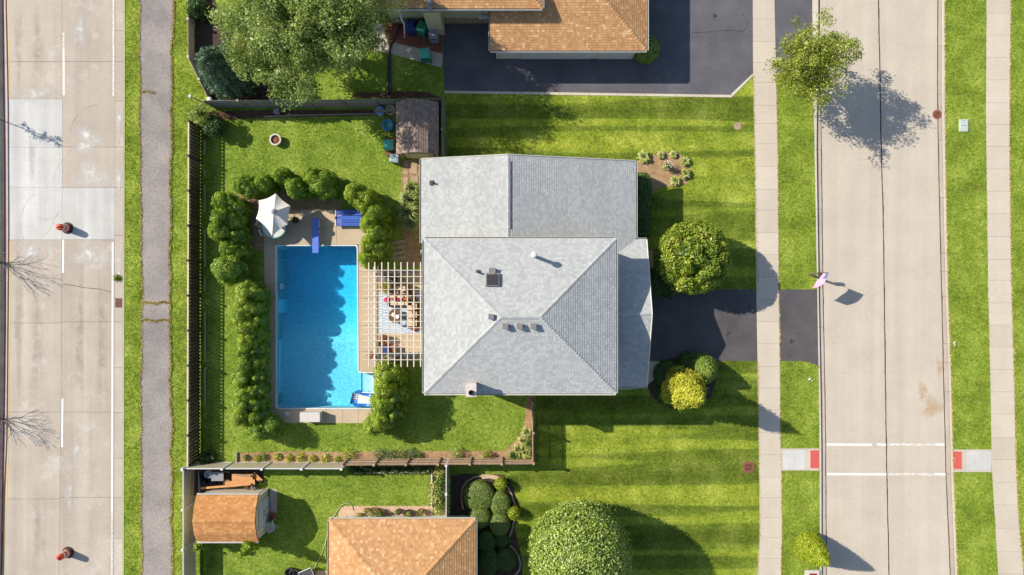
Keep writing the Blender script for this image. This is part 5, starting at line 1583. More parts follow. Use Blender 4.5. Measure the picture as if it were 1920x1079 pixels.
# pool ladder
q = W(521, 537)
t = empty("pool_ladder", (q.x, q.y, 0), "steel grab-rail ladder on the left side of the pool", "ladder")
for dy in (-0.22, 0.22):
    MB().tube([(-0.35, dy, 0), (-0.35, dy, 0.55), (-0.2, dy, 0.75), (0.08, dy, 0.7), (0.12, dy, 0.3), (0.12, dy, -1.1)], 0.028, 8).build("rail", M['steel'], t)
for k in range(3): MB().box((0.13, 0, -0.25 - k * 0.3), (0.1, 0.44, 0.03)).build("step", M['white'], t)
q = W(696, 734)
t = empty("pool_handrail", (q.x, q.y, 0), "thin white handrail over the pool steps", "handrail")
MB().tube([(0.4, 0, 0), (0.4, 0, 0.75), (-0.5, 0, 0.55), (-0.6, 0, -0.4)], 0.025, 8).build("rail", M['white'], t)
# inflatable lounger floating on the water
q = W(677, 749, 0.1)
t = empty("inflatable_lounger", (q.x, q.y, -0.11), "blue and white inflatable lounger floating at the pool steps", "pool float", None, -0.12)
for k in range(5):
    MB().tube([(-0.72 + 0.02 * k, -0.34 + k * 0.16, 0.13), (-0.25, -0.32 + k * 0.15, 0.12)], [0.085, 0.08], 8).build("back_tube", M['grey_vinyl' if k > 1 else 'blue_vinyl'], t, smooth=True)
MB().tube([(-0.45, 0.42, 0.2), (-0.2, 0.52, 0.26), (0.1, 0.40, 0.22), (0.7, 0.32, 0.14)], [0.08, 0.13, 0.12, 0.11], 8).build("armrest", M['blue_vinyl'], t, smooth=True)
MB().tube([(-0.45, -0.38, 0.2), (-0.2, -0.46, 0.26), (0.1, -0.40, 0.22), (0.7, -0.36, 0.14)], [0.08, 0.13, 0.12, 0.11], 8).build("armrest", M['blue_vinyl'], t, smooth=True)
MB().box((0.2, 0.0, 0.12), (0.95, 0.62, 0.12), taper=0.93).build("seat", M['white'], t)
MB().tube([(0.72, -0.36, 0.1), (0.74, 0, 0.1), (0.72, 0.34, 0.1)], 0.1, 8).build("foot_tube", M['white'], t, smooth=True)
# storage box and skimmer lid on the deck
q = W(584, 781, 0.35)
t = empty("deck_box", (q.x, q.y, 0.012), "pale plastic storage box standing on the lower pool deck", "storage box")
MB().box((0, 0, 0.3), (1.35, 0.62, 0.6)).build("body", M['ltbox'], t)
MB().box((0, 0, 0.64), (1.42, 0.68, 0.09), taper=0.93).build("lid", M['ltbox'], t)
q = W(538.5, 776)
tag(MB().box((0, 0, 0.008), (0.24, 0.24, 0.016)).box((0, 0, 0.018), (0.12, 0.12, 0.008)).build("skimmer_lid", M['white'], None, (q.x, q.y, 0.012)), "small square white skimmer lid in the lower pool deck", "lid")
for px, py, lb in ((499.5, 592, "small round pool light cap on the left deck beside the long hedge"),):
    q = W(px, py); tag(MB().lathe((0, 0, 0), [(0.05, 0), (0.05, 0.02), (0.03, 0.03)], 10).build("light_cap", M['white'], None, (q.x, q.y, 0.012)), lb, "pool light")

# ---------------------------------------------------------------- arborvitae and hedges
TH = []
for k in range(5):
    TH.append(lumpy_mesh("arborvitae", prof_thuja(0.92), 3.4, M['thuja'], 58, 0.25, 200, 0.075, 0.045, 0.88, 0.34, (0.94, 1.04)))
    TH.append(lumpy_mesh("arborvitae", prof_thuja(0.92), 3.4, M['thuja_lime'], 58, 0.25, 200, 0.075, 0.045, 0.88, 0.34, (0.94, 1.04)))
def arb(px, py, h, r, label, group, lime=0, z=None):
    q = W(px, py, h * 0.86)
    me = TH[R.randrange(5) * 2 + lime]
    o = link("arborvitae", me, loc=(q.x, q.y, zg(q.x) if z is None else z), rz=R.uniform(0, 6.28))
    o.scale = (r / 0.92, r / 0.92 * R.uniform(0.94, 1.06), h / 3.4)
    tag(o, label, "shrub", group)
gN_ = "round arborvitae in the arc above the pool"
arb(449, 345, 3.0, 0.78, "leftmost lime-edged arborvitae in the arc above the umbrella", gN_, 0)
arb(464, 349, 2.7, 0.72, "arborvitae second from the left in the arc above the umbrella", gN_, 0)
arb(489, 341, 2.9, 0.66, "small arborvitae third from the left in the arc, straight above the umbrella", gN_, 0)
arb(521, 327, 3.0, 0.66, "arborvitae at the highest point of the arc above the pool", gN_, 0)
arb(549, 347, 3.1, 0.80, "plump arborvitae standing forward just above the diving board", gN_, 0)
arb(581, 328, 3.3, 0.72, "arborvitae fused to the left of the plumpest one in the arc", gN_, 0)
arb(598, 341, 3.4, 0.98, "plumpest arborvitae of the arc, nearest the open lawn", gN_, 0)
gE_ = "arborvitae screen between the pool and the side lawn"
arb(660, 361, 3.3, 0.80, "bright arborvitae at the top end of the screen beside the blue loungers", gE_, 1)
arb(681, 375, 3.3, 0.85, "second arborvitae of the screen, just right of the blue loungers", gE_, 1)
arb(702, 399, 3.4, 0.78, "arborvitae at the bend of the screen beside the ornamental grass", gE_, 0)
arb(690, 420, 3.2, 0.78, "arborvitae of the screen just below the blue loungers", gE_, 1)
arb(703, 436, 3.3, 0.82, "arborvitae in the middle of the screen at the top corner of the pool", gE_, 0)
arb(688, 458, 3.2, 0.72, "arborvitae of the screen leaning over the pool's upper right corner", gE_, 1)
arb(704, 464, 3.0, 0.76, "inner arborvitae of the screen nearest the stepping stones", gE_, 0)
arb(685, 485, 2.9, 0.70, "last arborvitae of the screen at the corner of the pergola", gE_, 1)
gW_ = "arborvitae cluster left of the umbrella"
arb(409, 377, 2.95, 0.78, "topmost arborvitae of the cluster along the slatted fence", gW_)
arb(436, 388, 2.46, 0.72, "inner arborvitae of the cluster nearest the umbrella", gW_)
arb(407, 405, 2.95, 0.80, "second arborvitae from the top of the cluster along the slatted fence", gW_)
arb(432, 414, 2.38, 0.76, "inner arborvitae left of the patio chairs", gW_)
arb(404, 432, 2.95, 0.82, "third arborvitae from the top of the cluster along the slatted fence", gW_)
arb(435, 440, 2.30, 0.76, "inner arborvitae of the cluster below the patio chairs", gW_)
arb(422, 466, 2.62, 0.66, "narrow arborvitae above the big ball-shaped one by the fence", gW_)
arb(443, 470, 2.13, 0.62, "low inner arborvitae above the big ball-shaped one", gW_)
arb(417, 504, 2.79, 1.08, "big ball-shaped arborvitae at the lower end of the cluster by the fence", gW_)
gH_ = "arborvitae of the long hedge left of the pool"
rows = [(457, 548, 0.86), (453, 572, 0.8), (449, 594, 0.8), (456, 618, 0.74), (458, 642, 0.74), (454, 662, 0.78), (456, 686, 0.72), (449, 712, 0.82), (453, 738, 0.8), (449, 762, 0.8), (447, 786, 0.72)]
nm = ["topmost", "second", "third", "fourth", "fifth", "sixth", "seventh", "eighth", "ninth", "tenth", "lowest"]
for (x, y, r), n_ in zip(rows, nm):
    arb(x, y, 2.6 + R.uniform(-0.2, 0.2), r, n_ + " arborvitae counted down the fence side of the long hedge left of the pool", gH_, 1 if R.random() < .6 else 0)
for i, y in enumerate(range(552, 790, 26)):
    arb(475, y, 2.2 + R.uniform(-0.15, 0.15), 0.68, nm[i] + " arborvitae counted down the pool side of the long hedge", gH_, 0)
arb(477, 812, 2.6, 0.80, "round arborvitae standing on the lawn below the long hedge, left half", gH_, 0)
arb(497, 806, 2.2, 0.80, "round arborvitae at the lower left corner of the pool deck", gH_, 0)
gP_ = "arborvitae beside the pool steps"
arb(722, 703, 3.2, 0.96, "upper arborvitae beside the pool steps, below the pergola", gP_, 1)
arb(739, 712, 2.4, 0.69, "inner arborvitae below the pergola on the lawn side", gP_, 0)
arb(717, 732, 3.3, 0.90, "arborvitae beside the floating lounger, second from the top", gP_, 1)
arb(736, 745, 2.8, 0.87, "inner arborvitae to the right of the floating lounger", gP_, 0)
arb(714, 762, 3.3, 0.94, "arborvitae at the lower right corner of the pool", gP_, 1)
arb(732, 778, 2.7, 0.85, "inner lower arborvitae at the right end of the pool deck", gP_, 0)
arb(697, 800, 2.6, 0.78, "lime-edged arborvitae standing lowest, on the lawn under the pool deck", gP_, 1)
arb(713, 792, 2.9, 0.81, "arborvitae between the pool corner and the lowest lime one", gP_, 1)

def place(name, me, px, py, h, label, cat, group=None, sc=(1, 1, 1), rz=0.0, frac=1.0):
    q = W(px, py, h * frac)
    o = link(name, me, loc=(q.x, q.y, zg(q.x)), rz=rz); o.scale = sc
    return tag(o, label, cat, group)
def base(name, me, px, py, label, cat, group=None, sc=(1, 1, 1), rz=0.0):
    q = W(px, py); o = link(name, me, loc=(q.x, q.y, zg(q.x)), rz=rz); o.scale = sc
    return tag(o, label, cat, group)

# trimmed dark hedge under the north wing
n = 9000
a, b = W(1184, 330), W(1215, 446)
w_, l_ = (b.x - a.x), (a.y - b.y); hh = 1.15
def rbox_points(n, sx, sy, h):
    D = sphere_dirs(n, -0.3)
    e = 5.0
    s = (np.abs(D[:, 0]) ** e + np.abs(D[:, 1]) ** e + np.abs(D[:, 2]) ** e) ** (1 / e)
    U = D / s[:, None]
    P = U * np.array([sx / 2, sy / 2, h / 2]) + np.array([0, 0, h / 2])
    N = nrm(np.sign(U) * np.abs(U) ** (e - 1) / np.array([sx, sy, h]))
    P[:, 2] = np.maximum(P[:, 2], 0.02)
    return P + N * NR.normal(0, 0.04, n)[:, None], N
P_, N_ = rbox_points(n, w_, l_, hh)
v, f, r = leaf_quads(P_, N_, 0.11, 0.07, NR.uniform(0, 1, n), 0.5)
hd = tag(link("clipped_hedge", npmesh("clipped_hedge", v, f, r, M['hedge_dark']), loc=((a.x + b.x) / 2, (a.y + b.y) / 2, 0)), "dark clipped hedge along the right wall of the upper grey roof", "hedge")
MB().box((0, 0, hh / 2 - 0.06), (w_ - 0.16, l_ - 0.16, hh - 0.12)).build("hedge_core", M['hedge_dark'], hd)

# large round bush in front of the house
def clump_bush(h, Rr, mk, nc, crad, per, L, Wd, pf=prof_ball, core=0.72):
    return lumpy_mesh("bush", pf(Rr), h, M[mk], nc, crad, per, L, Wd, core, 0.8)
base("round_bush", clump_bush(4.1, 2.35, 'maple', 230, 0.42, 150, 0.19, 0.09), 1284, 486, "large round leafy bush between the driveway and the front lawn", "bush")
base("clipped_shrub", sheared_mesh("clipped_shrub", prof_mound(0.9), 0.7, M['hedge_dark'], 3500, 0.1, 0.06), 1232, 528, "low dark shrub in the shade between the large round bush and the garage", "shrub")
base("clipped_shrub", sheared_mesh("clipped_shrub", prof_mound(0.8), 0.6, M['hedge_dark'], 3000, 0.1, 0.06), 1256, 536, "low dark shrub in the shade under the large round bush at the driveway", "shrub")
# golden evergreen, tall cone
base("golden_evergreen", sheared_mesh("golden_evergreen", prof_tear(1.04), 6.4, M['gold'], 30000, 0.13, 0.07, 0.82, 0.6, 0.08, 0.15), 1266, 722, "tall golden yellow evergreen in the curved bed below the driveway", "evergreen")
base("clipped_shrub", sheared_mesh("clipped_shrub", prof_cone(0.98), 2.6, M['sheared'], 12000, 0.1, 0.05), 1313, 691, "green egg-shaped clipped shrub next to the golden evergreen", "shrub")
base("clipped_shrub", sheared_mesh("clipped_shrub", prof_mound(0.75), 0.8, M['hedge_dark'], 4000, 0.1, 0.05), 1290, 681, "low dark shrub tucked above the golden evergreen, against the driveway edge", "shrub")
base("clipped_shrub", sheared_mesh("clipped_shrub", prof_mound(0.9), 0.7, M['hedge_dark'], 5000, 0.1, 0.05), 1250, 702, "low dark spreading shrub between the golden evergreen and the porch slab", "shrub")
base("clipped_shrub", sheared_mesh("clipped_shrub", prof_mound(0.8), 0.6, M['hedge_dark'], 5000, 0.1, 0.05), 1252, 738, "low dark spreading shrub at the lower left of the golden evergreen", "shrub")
base("cone_shrub", sheared_mesh("cone_shrub", prof_cone(0.95), 3.5, M['lime'], 16000, 0.1, 0.05), 1510, 1020, "lime green cone-shaped shrub on the strip beside the street", "shrub")
base("ball_tree", sheared_mesh("ball_tree", prof_ball(2.95), 6.2, M['privet'], 60000, 0.17, 0.08, 0.88, 0.62, 0.12, 0.045), 1078, 1005, "big dense ball-shaped tree at the bottom edge of the striped lawn", "tree")
base("clipped_shrub", sheared_mesh("clipped_shrub", prof_ball(0.85), 1.5, M['sheared'], 8000, 0.11, 0.06), 1207, 100, "round green shrub at the corner of the tan-shingled house on the dark driveway", "shrub")
base("cone_shrub", lumpy_mesh("cone_shrub", prof_cone(0.62), 4.1, M['thuja_lime'], 70, 0.15, 60, 0.11, 0.06), 489, 1004, "slim leaning-looking green cone shrub at the lower right corner of the orange-roofed shed", "shrub")
base("cone_shrub", lumpy_mesh("cone_shrub", prof_cone(0.6), 2.8, M['thuja'], 60, 0.15, 60, 0.11, 0.06), 394, 1006, "small green cone shrub at the lower left corner of the orange-roofed shed", "shrub")

# clipped mounds of the southern garden
for px, py, rx, ry, h, mk, lb in ((898, 928, 1.0, 1.0, 0.8, 'boxwood', "largest clipped mound, flat-topped, in the round bed beside the white fence"),
        (938, 942, 0.66, 0.78, 0.75, 'boxwood', "oval clipped mound right of the largest one"),
        (900, 967, 0.72, 0.70, 0.8, 'boxwood', "clipped mound half in shade under the corner of the southern house"),
        (937, 980, 0.66, 0.78, 0.75, 'boxwood', "clipped mound half in shade below the oval one"),
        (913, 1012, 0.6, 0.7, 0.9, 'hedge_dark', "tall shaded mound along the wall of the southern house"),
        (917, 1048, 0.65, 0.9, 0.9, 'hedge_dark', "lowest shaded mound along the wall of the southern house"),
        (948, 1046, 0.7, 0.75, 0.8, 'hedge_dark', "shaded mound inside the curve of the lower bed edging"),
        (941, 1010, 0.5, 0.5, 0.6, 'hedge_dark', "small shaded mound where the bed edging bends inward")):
    base("clipped_mound", sheared_mesh("clipped_mound", prof_mound(1.0), h, M[mk], 6500, 0.085, 0.05, 0.96, 0.35, 0.03), px, py, lb, "shrub", "clipped mounds in the southern garden bed", (rx * 1.06, ry * 1.06, 0.9))
for px, py, lb in ((939, 904, "small lime clipped ball at the top right of the round bed"), (963, 958, "small lime clipped ball on the right edge of the mound bed")):
    base("clipped_ball", sheared_mesh("clipped_ball", prof_ball(0.38), 0.9, M['lime'], 1800, 0.09, 0.05), px, py, lb, "shrub", "lime balls by the mound bed")
# bed edging made of short planks
def edging(name, pts, label, m='wood_brown', w=0.12, h=0.12, seg=0.5, z=0.0):
    t = empty(name, W(*pts[0]), label, "bed edging"); t.location.z = z
    P = [W(*p) for p in pts]; o = t.location
    for a, b in zip(P, P[1:]):
        n = max(1, round((b - a).length / seg))
        for k in range(n):
            p = a.lerp(b, k / n); q = a.lerp(b, (k + 1) / n); c = (p + q) / 2
            MB().box((c.x - o.x, c.y - o.y, h / 2), ((q - p).length - 0.01, w, h), math.atan2((q - p).y, (q - p).x)).build("edging_stone", M[m], t)
edging("bed_edging", [(869, 955), (865, 935), (867, 915), (876, 902), (890, 894), (903, 892)], "left arc of dark wooden edging round the mound bed")
edging("bed_edging", [(903, 894), (918, 892.5), (933, 896), (941, 900)], "light stone edging at the top of the mound bed", 'stone', 0.28)
edging("bed_edging", [(952, 912), (958, 924), (963, 938), (968, 952), (966, 966), (963, 980), (960, 994), (954, 1008), (956, 1016)], "right arc of brown edging round the mound bed")
edging("bed_edging", [(956, 1022), (964, 1030), (972, 1042), (976, 1056), (974, 1068), (966, 1078), (960, 1090)], "grey curved edging at the bottom of the mound bed", 'wood_grey')
edging("bed_edging", [(434, 73), (448, 74), (462, 79), (474, 89), (482, 103), (486, 118), (489, 140)], "pale curved edging round the reddish mulch under the big tree", 'stone', 0.08)

# ---------------------------------------------------------------- trees
ellipsoid_tree("shade_tree", tuple(W(545, 60)), tuple(W(548, 40, 5.7)), (4.3, 4.7, 3.3), "big spreading pale green tree at the top left, over the board fence", 'linden', 470, 0.55, 105, 0.21, 0.085, 0.24, fill=0.45)
ellipsoid_tree("shade_tree", tuple(W(650, -40)), tuple(W(638, 14, 6.6)), (3.0, 3.4, 2.9), "spreading pale green tree at the top edge beside the tan-shingled house", 'linden', 230, 0.55, 105, 0.21, 0.085, 0.2, fill=0.45)
ellipsoid_tree("street_tree", tuple(W(1482, 146)), tuple(W(1526, 117, 3.9)), (2.45, 2.85, 1.9), "loose yellow-green street tree casting a round shadow on the street", 'street_tree', 235, 0.44, 84, 0.14, 0.08, 0.1, fill=0.25)
# blue spruce
def spruce(px, py, h, Rr, label):
    q = W(px, py); t = empty("spruce", (q.x, q.y, zg(q.x)), label, "tree")
    MB().tube([(0, 0, 0), (0, 0, h * 0.95)], [0.14, 0.03], 8).build("trunk", M['bark'], t)
    C = []; rr = []
    lay = 15
    for i in range(lay):
        tt = i / (lay - 1); z = 0.35 + tt * (h - 0.45); R0 = Rr * (1 - tt) ** 0.6 * (1 if tt > .08 else .85) + 0.1
        n = max(3, int(R0 * 11))
        for k in range(n):
            a = k * 2 * math.pi / n + i * 0.7 + R.uniform(-.15, .15)
            for u in (0.55, 0.8, 1.0):
                C.append((R0 * u * math.cos(a), R0 * u * math.sin(a), z - 0.12 * u + R.uniform(-.08, .08))); rr.append(0.24 * (1.1 - 0.3 * u))
    v, f, r = clump_leaves(np.array(C), np.array(rr), 60, 0.15, 0.045, 0.7)
    link("crown", npmesh("crown", v, f, r, M['spruce']), parent=t)
spruce(444, 150, 5.2, 1.75, "blue-green spruce in the corner of the upper left garden")
base("shrub", clump_bush(2.2, 0.7, 'plant_dark', 50, 0.25, 60, 0.13, 0.07), 380, 25, "dark green shrub at the top edge just inside the low cream fence", "shrub")
base("shrub", clump_bush(0.7, 0.42, 'rust_leaf', 24, 0.14, 40, 0.11, 0.05, prof_mound), 462, 184, "small rust-coloured shrub between the spruce and the grey fence", "shrub")
base("climbing_shrub", clump_bush(2.3, 0.85, 'ornamental', 46, 0.26, 34, 0.14, 0.06, core=0.3), 388, 219, "pale green climbing shrub growing over the corner of the slatted fence", "shrub")
base("shrub", clump_bush(1.5, 0.72, 'plant_dark', 46, 0.2, 50, 0.14, 0.06, core=0.6), 412, 243, "dark leafy shrub below the climbing shrub in the fence corner", "shrub")
base("shrub", clump_bush(1.0, 0.55, 'plant_dark', 30, 0.2, 50, 0.14, 0.06, core=0.5), 392, 858, "dark leafy plant at the foot of the long slatted fence, above the white fence", "shrub")
base("shrub", clump_bush(0.9, 0.45, 'plant_dark', 30, 0.2, 50, 0.14, 0.06, core=0.5), 712, 20, "dark shrub under the downspout of the tan-shingled house", "shrub")
base("shrub", clump_bush(1.0, 0.6, 'plant_dark', 30, 0.2, 50, 0.14, 0.06, core=0.5), 722, 34, "dark shrub beside the grey garden path at the tan-shingled house", "shrub")

# leafless shrubs and a sparse young tree on the median, throwing their shadows on the road
def bare_shrub(px, py, h, n, label, spread=1.1, leaf=False, up=1.0):
    q = W(px, py, ZW); t = empty("bare_shrub" if not leaf else "young_tree", (q.x, q.y, ZW), label, "shrub" if not leaf else "tree")
    mb = MB(); tips = []
    def grow(p, d, L, r, dep):
        e = p + d * L; m_ = p.lerp(e, 0.5) + Vector((R.uniform(-1, 1), R.uniform(-1, 1), 0)) * L * 0.05
        mb.tube([p, m_, e], [r, r * 0.82, r * 0.62], 5 if dep < 2 else 4, False)
        if dep >= 4: tips.append(e); return
        for k in range(2 if R.random() < 0.55 else 3):
            nd_ = (d + Vector((R.gauss(0, .34), R.gauss(0, .34), R.gauss(0.05, .18)))).normalized()
            grow(e, nd_, L * R.uniform(0.6, 0.85), r * 0.62, dep + 1)
    for k in range(n):
        a = 2 * math.pi * k / n + R.uniform(-.3, .3); s = R.uniform(0.25, 1) * spread
        d = Vector((math.cos(a) * s, math.sin(a) * s, up)).normalized()
        grow(Vector((0, 0, 0)), d, h * 0.33, 0.03, 0)
    mb.build("branch", M['twig'], t)
    if leaf:
        C = np.array([tuple(p) for p in tips]); C = C[NR.uniform(0, 1, len(C)) < 0.5]
        v, f, r = clump_leaves(C, np.full(len(C), 0.2), 10, 0.12, 0.07, 1.0, (0.1, 1.1))
        link("foliage", npmesh("foliage", v, f, r, M['street_tree']), parent=t)
bare_shrub(5, 494, 2.4, 9, "leafless grey shrub on the median, middle of the left edge")
bare_shrub(3, 786, 2.4, 9, "leafless grey shrub on the median, lower left edge")
# sparse young tree
q = W(-2, 224, ZW)
t = empty("young_tree", (q.x, q.y, ZW), "thin young tree on the median at the upper left edge", "tree")
MB().tube([(0, 0, 0), (0.03, 0, 1.3), (0.0, 0.05, 2.8)], [0.04, 0.03, 0.012], 6).build("trunk", M['twig'], t)
C = np.array([(0.1, 0.25, 1.0), (0.0, 0.05, 1.35), (-0.1, -0.12, 1.75), (0.15, -0.2, 1.9), (0.05, 0.1, 2.1), (0.0, 0.0, 2.5), (0.1, 0.2, 2.75), (-.1, -.1, 2.9)])
br = MB()
for c in C: br.tube([(0, 0, c[2] - 0.35), tuple(c)], [0.012, 0.006], 4)
br.build("limb", M['twig'], t)
v, f, r = clump_leaves(C, np.full(len(C), 0.24), 60, 0.13, 0.06, 1.0, (0.1, 1.2))
link("foliage", npmesh("foliage", v, f, r, M['street_tree']), parent=t)

# ---------------------------------------------------------------- bed plants
def rosette(h, r, n, mk, L, Wd, spike=0.0):
    """arching strap leaves from one base"""
    vs = []; fs = []; rs = []
    for k in range(n):
        a = R.uniform(0, 6.283); rr = r * R.uniform(0.15, 1); hh_ = h * R.uniform(0.6, 1.1); w = Wd * R.uniform(.7, 1.2)
        d = Vector((math.cos(a), math.sin(a), 0)); s = Vector((-d.y, d.x, 0)) * w / 2
        p0 = d * rr * 0.08; p1 = d * rr * 0.5 + Vector((0, 0, hh_)); p2 = d * rr + Vector((0, 0, hh_ * (0.55 + spike)))
        b = len(vs); vs += [p0 - s * .5, p0 + s * .5, p1 + s, p1 - s, p2 + s * .15, p2 - s * .15]
        fs += [(b, b + 1, b + 2, b + 3), (b + 3, b + 2, b + 4, b + 5)]; rn = R.random(); rs += [rn * .8, rn]
    return npmesh("rosette", np.array([tuple(p) for p in vs]), np.array(fs), np.array(rs), M[mk])
HO = [rosette(0.32, 0.36, 90, 'hosta', 0, 0.13) for _ in range(3)]
for i, (px, py, s, lb) in enumerate(((1206, 296, 1.25, "largest pale hosta at the corner of the upper grey roof"), (1239, 292, .8, "small pale hosta on the upper rim of the round mulch bed, left one"),
        (1262, 291, .75, "small pale hosta on the upper rim of the round mulch bed, right one"), (1283, 304, 1.0, "pale hosta at the upper right rim of the round mulch bed"),
        (1284, 327, 1.1, "pale hosta at the right rim of the round mulch bed, facing the pavement"), (1265, 340, 1.0, "pale hosta at the lowest rim of the round mulch bed"))):
    o = base("hosta", HO[i % 3], px, py, lb, "plant", "hostas round the mulch bed", (s * 1.2, s * 1.2, s), R.uniform(0, 6)); o.location.z = 0.01
q = W(1248, 314); t = empty("flowering_plant", (q.x, q.y, 0.01), "yellow-green plant with pale flowers in the middle of the round mulch bed", "plant")
link("foliage", rosette(0.6, 0.34, 110, 'lime', 0, 0.09), parent=t)
D = sphere_dirs(40, 0.2); v, f, r = leaf_quads(D * 0.34 + np.array([0.05, 0.05, 0.4]), D, 0.1, 0.09, NR.uniform(0, 1, 40), 0.4)
link("blossom", npmesh("blossom", v, f, r, M['white_flower']), parent=t)
ORN = [rosette(1.1, 0.85, 620, 'ornamental', 0, 0.05, 0.1) for _ in range(2)]
for i, (px, py, s, lb) in enumerate(((775, 356, .8, "tuft of pale ornamental grass at the top of the clump by the grey house"), (771, 378, 1.05, "second tuft of pale ornamental grass by the grey house"),
                      (768, 400, 1.15, "third and largest tuft of pale ornamental grass by the grey house"), (773, 420, .95, "lowest tuft of pale ornamental grass by the grey house"))):
    base("ornamental_grass", ORN[i % 2], px, py, lb, "ornamental grass", "ornamental grass against the grey house", (s, s, s), i * 1.3)
DL = [rosette(0.6, 0.55, 130, 'hosta', 0, 0.075, 0.0) for _ in range(2)] + [rosette(0.6, 0.5, 150, 'plant', 0, 0.06, 0.1)]
for i, (px, py, lb) in enumerate(((988, 808, "daylily clump nearest the top of the corner bed"), (981, 824, "daylily clump second from the top of the corner bed"), (992, 829, "daylily clump beside the fence in the corner bed"),
         (972, 840, "daylily clump in the middle of the corner bed"), (986, 846, "daylily clump beside the white garden ornament"), (962, 852, "daylily clump at the left end of the corner bed"),
         (976, 857, "lowest daylily clump against the brown fence"), (991, 858, "bright green clump in the very corner of the brown fence"))):
    base("daylily", DL[i % 3], px, py, lb, "plant", "daylilies in the fence corner", (.9, .9, .9), i * 2.1)
q = W(986.5, 846); tag(MB().lathe((0, 0, 0), [(0.07, 0), (0.08, 0.2), (0.05, 0.3), (0.07, 0.38), (0.03, 0.46)], 10).build("garden_ornament", M['white'], None, (q.x, q.y, 0)), "small white garden ornament among the daylilies", "ornament")
def bushlet(px, py, r, h, mk, lb, L=0.09, n=300, fl=None, nm_="bedding_plant", grp=None):
    q = W(px, py); t = empty(nm_, (q.x, q.y, 0), lb, "plant", grp); r *= 1.22; n = int(n * 1.4)
    D = sphere_dirs(n, -0.05); P = D * NR.uniform(0.4, 1.05, n)[:, None] * np.array([r, r, h]) + np.array([0, 0, 0.06])
    v, f, rd = leaf_quads(P, D, L, L * .5, NR.uniform(0, 1, n), 0.8); link("foliage", npmesh("foliage", v, f, rd, M[mk]), parent=t)
    if fl:
        k = max(12, n // 5); D = sphere_dirs(k, 0.2); P = D * np.array([r, r, h]) * 1.05
        v, f, rd = leaf_quads(P, D, L, L * .8, NR.uniform(0, 1, k), 0.4); link("blossom", npmesh("blossom", v, f, rd, M[fl]), parent=t)
gB = "bedding plants along the flower bed"
for px, py, r, h, mk, fl, lb in (
        (463, 858, .2, .2, 'plant', None, "small green bedding plant at the left end of the flower bed"),
        (484, 859, .24, .22, 'lime', None, "second small plant from the left in the flower bed"),
        (497, 857, .26, .25, 'plant', None, "third small plant from the left in the flower bed"),
        (521, 856, .22, .22, 'lime', 'yellow_flower', "fourth plant from the left in the flower bed, with yellow flowers"),
        (543, 859, .25, .22, 'lime', 'yellow_flower', "low yellow-flowered plant left of the hedge shadow in the flower bed"),
        (564, 857, .28, .25, 'lime', 'yellow_flower', "yellow-flowered plant below the hedge shadow in the flower bed"),
        (587, 860, .22, .2, 'lime', 'yellow_flower', "small yellow-flowered plant left of the widest yellow one in the flower bed"),
        (611, 859, .3, .22, 'lime', 'yellow_flower', "widest yellow-flowered plant at the end of the white fence"),
        (633, 861, .22, .2, 'lime', None, "low lime plant where the white fence meets the brown one"),
        (654, 852, .44, .6, 'lime', None, "round bright green shrub where the brown fence begins"),
        (713, 852, .42, .4, 'plant_blue', None, "feathery green plant left of the feathery pair in the bed"),
        (733, 854, .42, .4, 'plant_blue', None, "feathery green plant in the middle of the flower bed"),
        (752, 854, .45, .4, 'plant', None, "green plant right of the feathery ones in the flower bed"),
        (770, 851, .42, .4, 'plant_blue', None, "bluish feathery plant farthest right of the feathery ones"),
        (788, 853, .24, .25, 'plant', None, "small green plant ending the feathery row"),
        (857, 848, .42, .7, 'ornamental', None, "tall yellow-green plant alone in the right half of the flower bed"),
        (911, 853, .26, .3, 'lime', None, "small lime plant beside the red-leaved one"),
        (919, 853, .26, .4, 'plant', 'red_flower', "plant with dark red flowers near the daylilies")):
    bushlet(px, py, r, h, mk, lb, 0.09, 320 if r > .35 else 170, fl, grp=gB)
# leafy bed beside the narrow white fence and along the brown fence
k = 0
for px, py, r, h, w_ in ((822, 884, .4, .5, "topmost"), (826, 899, .38, .5, "second"), (816, 912, .4, .4, "third"), (826, 924, .35, .4, "fourth"), (816, 934, .42, .4, "fifth"), (826, 946, .36, .4, "sixth"), (822, 960, .4, .3, "lowest")):
    bushlet(px, py, r, h, 'plant' if k % 2 else 'hosta', w_ + " leafy plant down the narrow bed beside the white fence", 0.12, 260, grp="leafy plants beside the white fence"); k += 1
for px, w_ in ((664, "leftmost"), (682, "second"), (700, "third"), (722, "fourth"), (742, "fifth"), (762, "sixth"), (784, "seventh"), (803, "rightmost")):
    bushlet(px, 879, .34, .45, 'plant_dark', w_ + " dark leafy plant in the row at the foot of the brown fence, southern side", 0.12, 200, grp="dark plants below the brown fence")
# pots on the paved patio
pot_plant(688, 957, 0.16, 0.22, 'terracotta', 'plant', 120, 0.1, "small potted plant at the end of the white railing on the paved patio")
pot_plant(702, 958, 0.24, 0.25, 'terracotta', 'plant', 200, 0.12, "large leafy pot on the paved patio, left of a pair")
pot_plant(714, 961, 0.24, 0.25, 'terracotta', 'plant', 200, 0.12, "large leafy pot on the paved patio, right of a pair")
pot_plant(747, 960.5, 0.2, 0.38, 'ebony', 'plant', 110, 0.09, "brown pot with a little green in the middle of the paved patio", 1.0)
pot_plant(765.5, 963, 0.25, 0.4, 'ebony', 'lime', 120, 0.09, "widest dark pot on the paved patio", 0.9)
pot_plant(789, 960, 0.2, 0.35, 'terracotta', 'plant', 200, 0.1, "bushy potted plant farthest right on the paved patio")
pot_plant(674, 967, 0.18, 0.2, 'terracotta', 'lime', 150, 0.1, "low lime potted plant inside the white railing")
q = W(660, 962)
t = empty("step_railing", (q.x, q.y, 0.012), "white railing by the back steps of the southern house", "railing", None, -0.14)
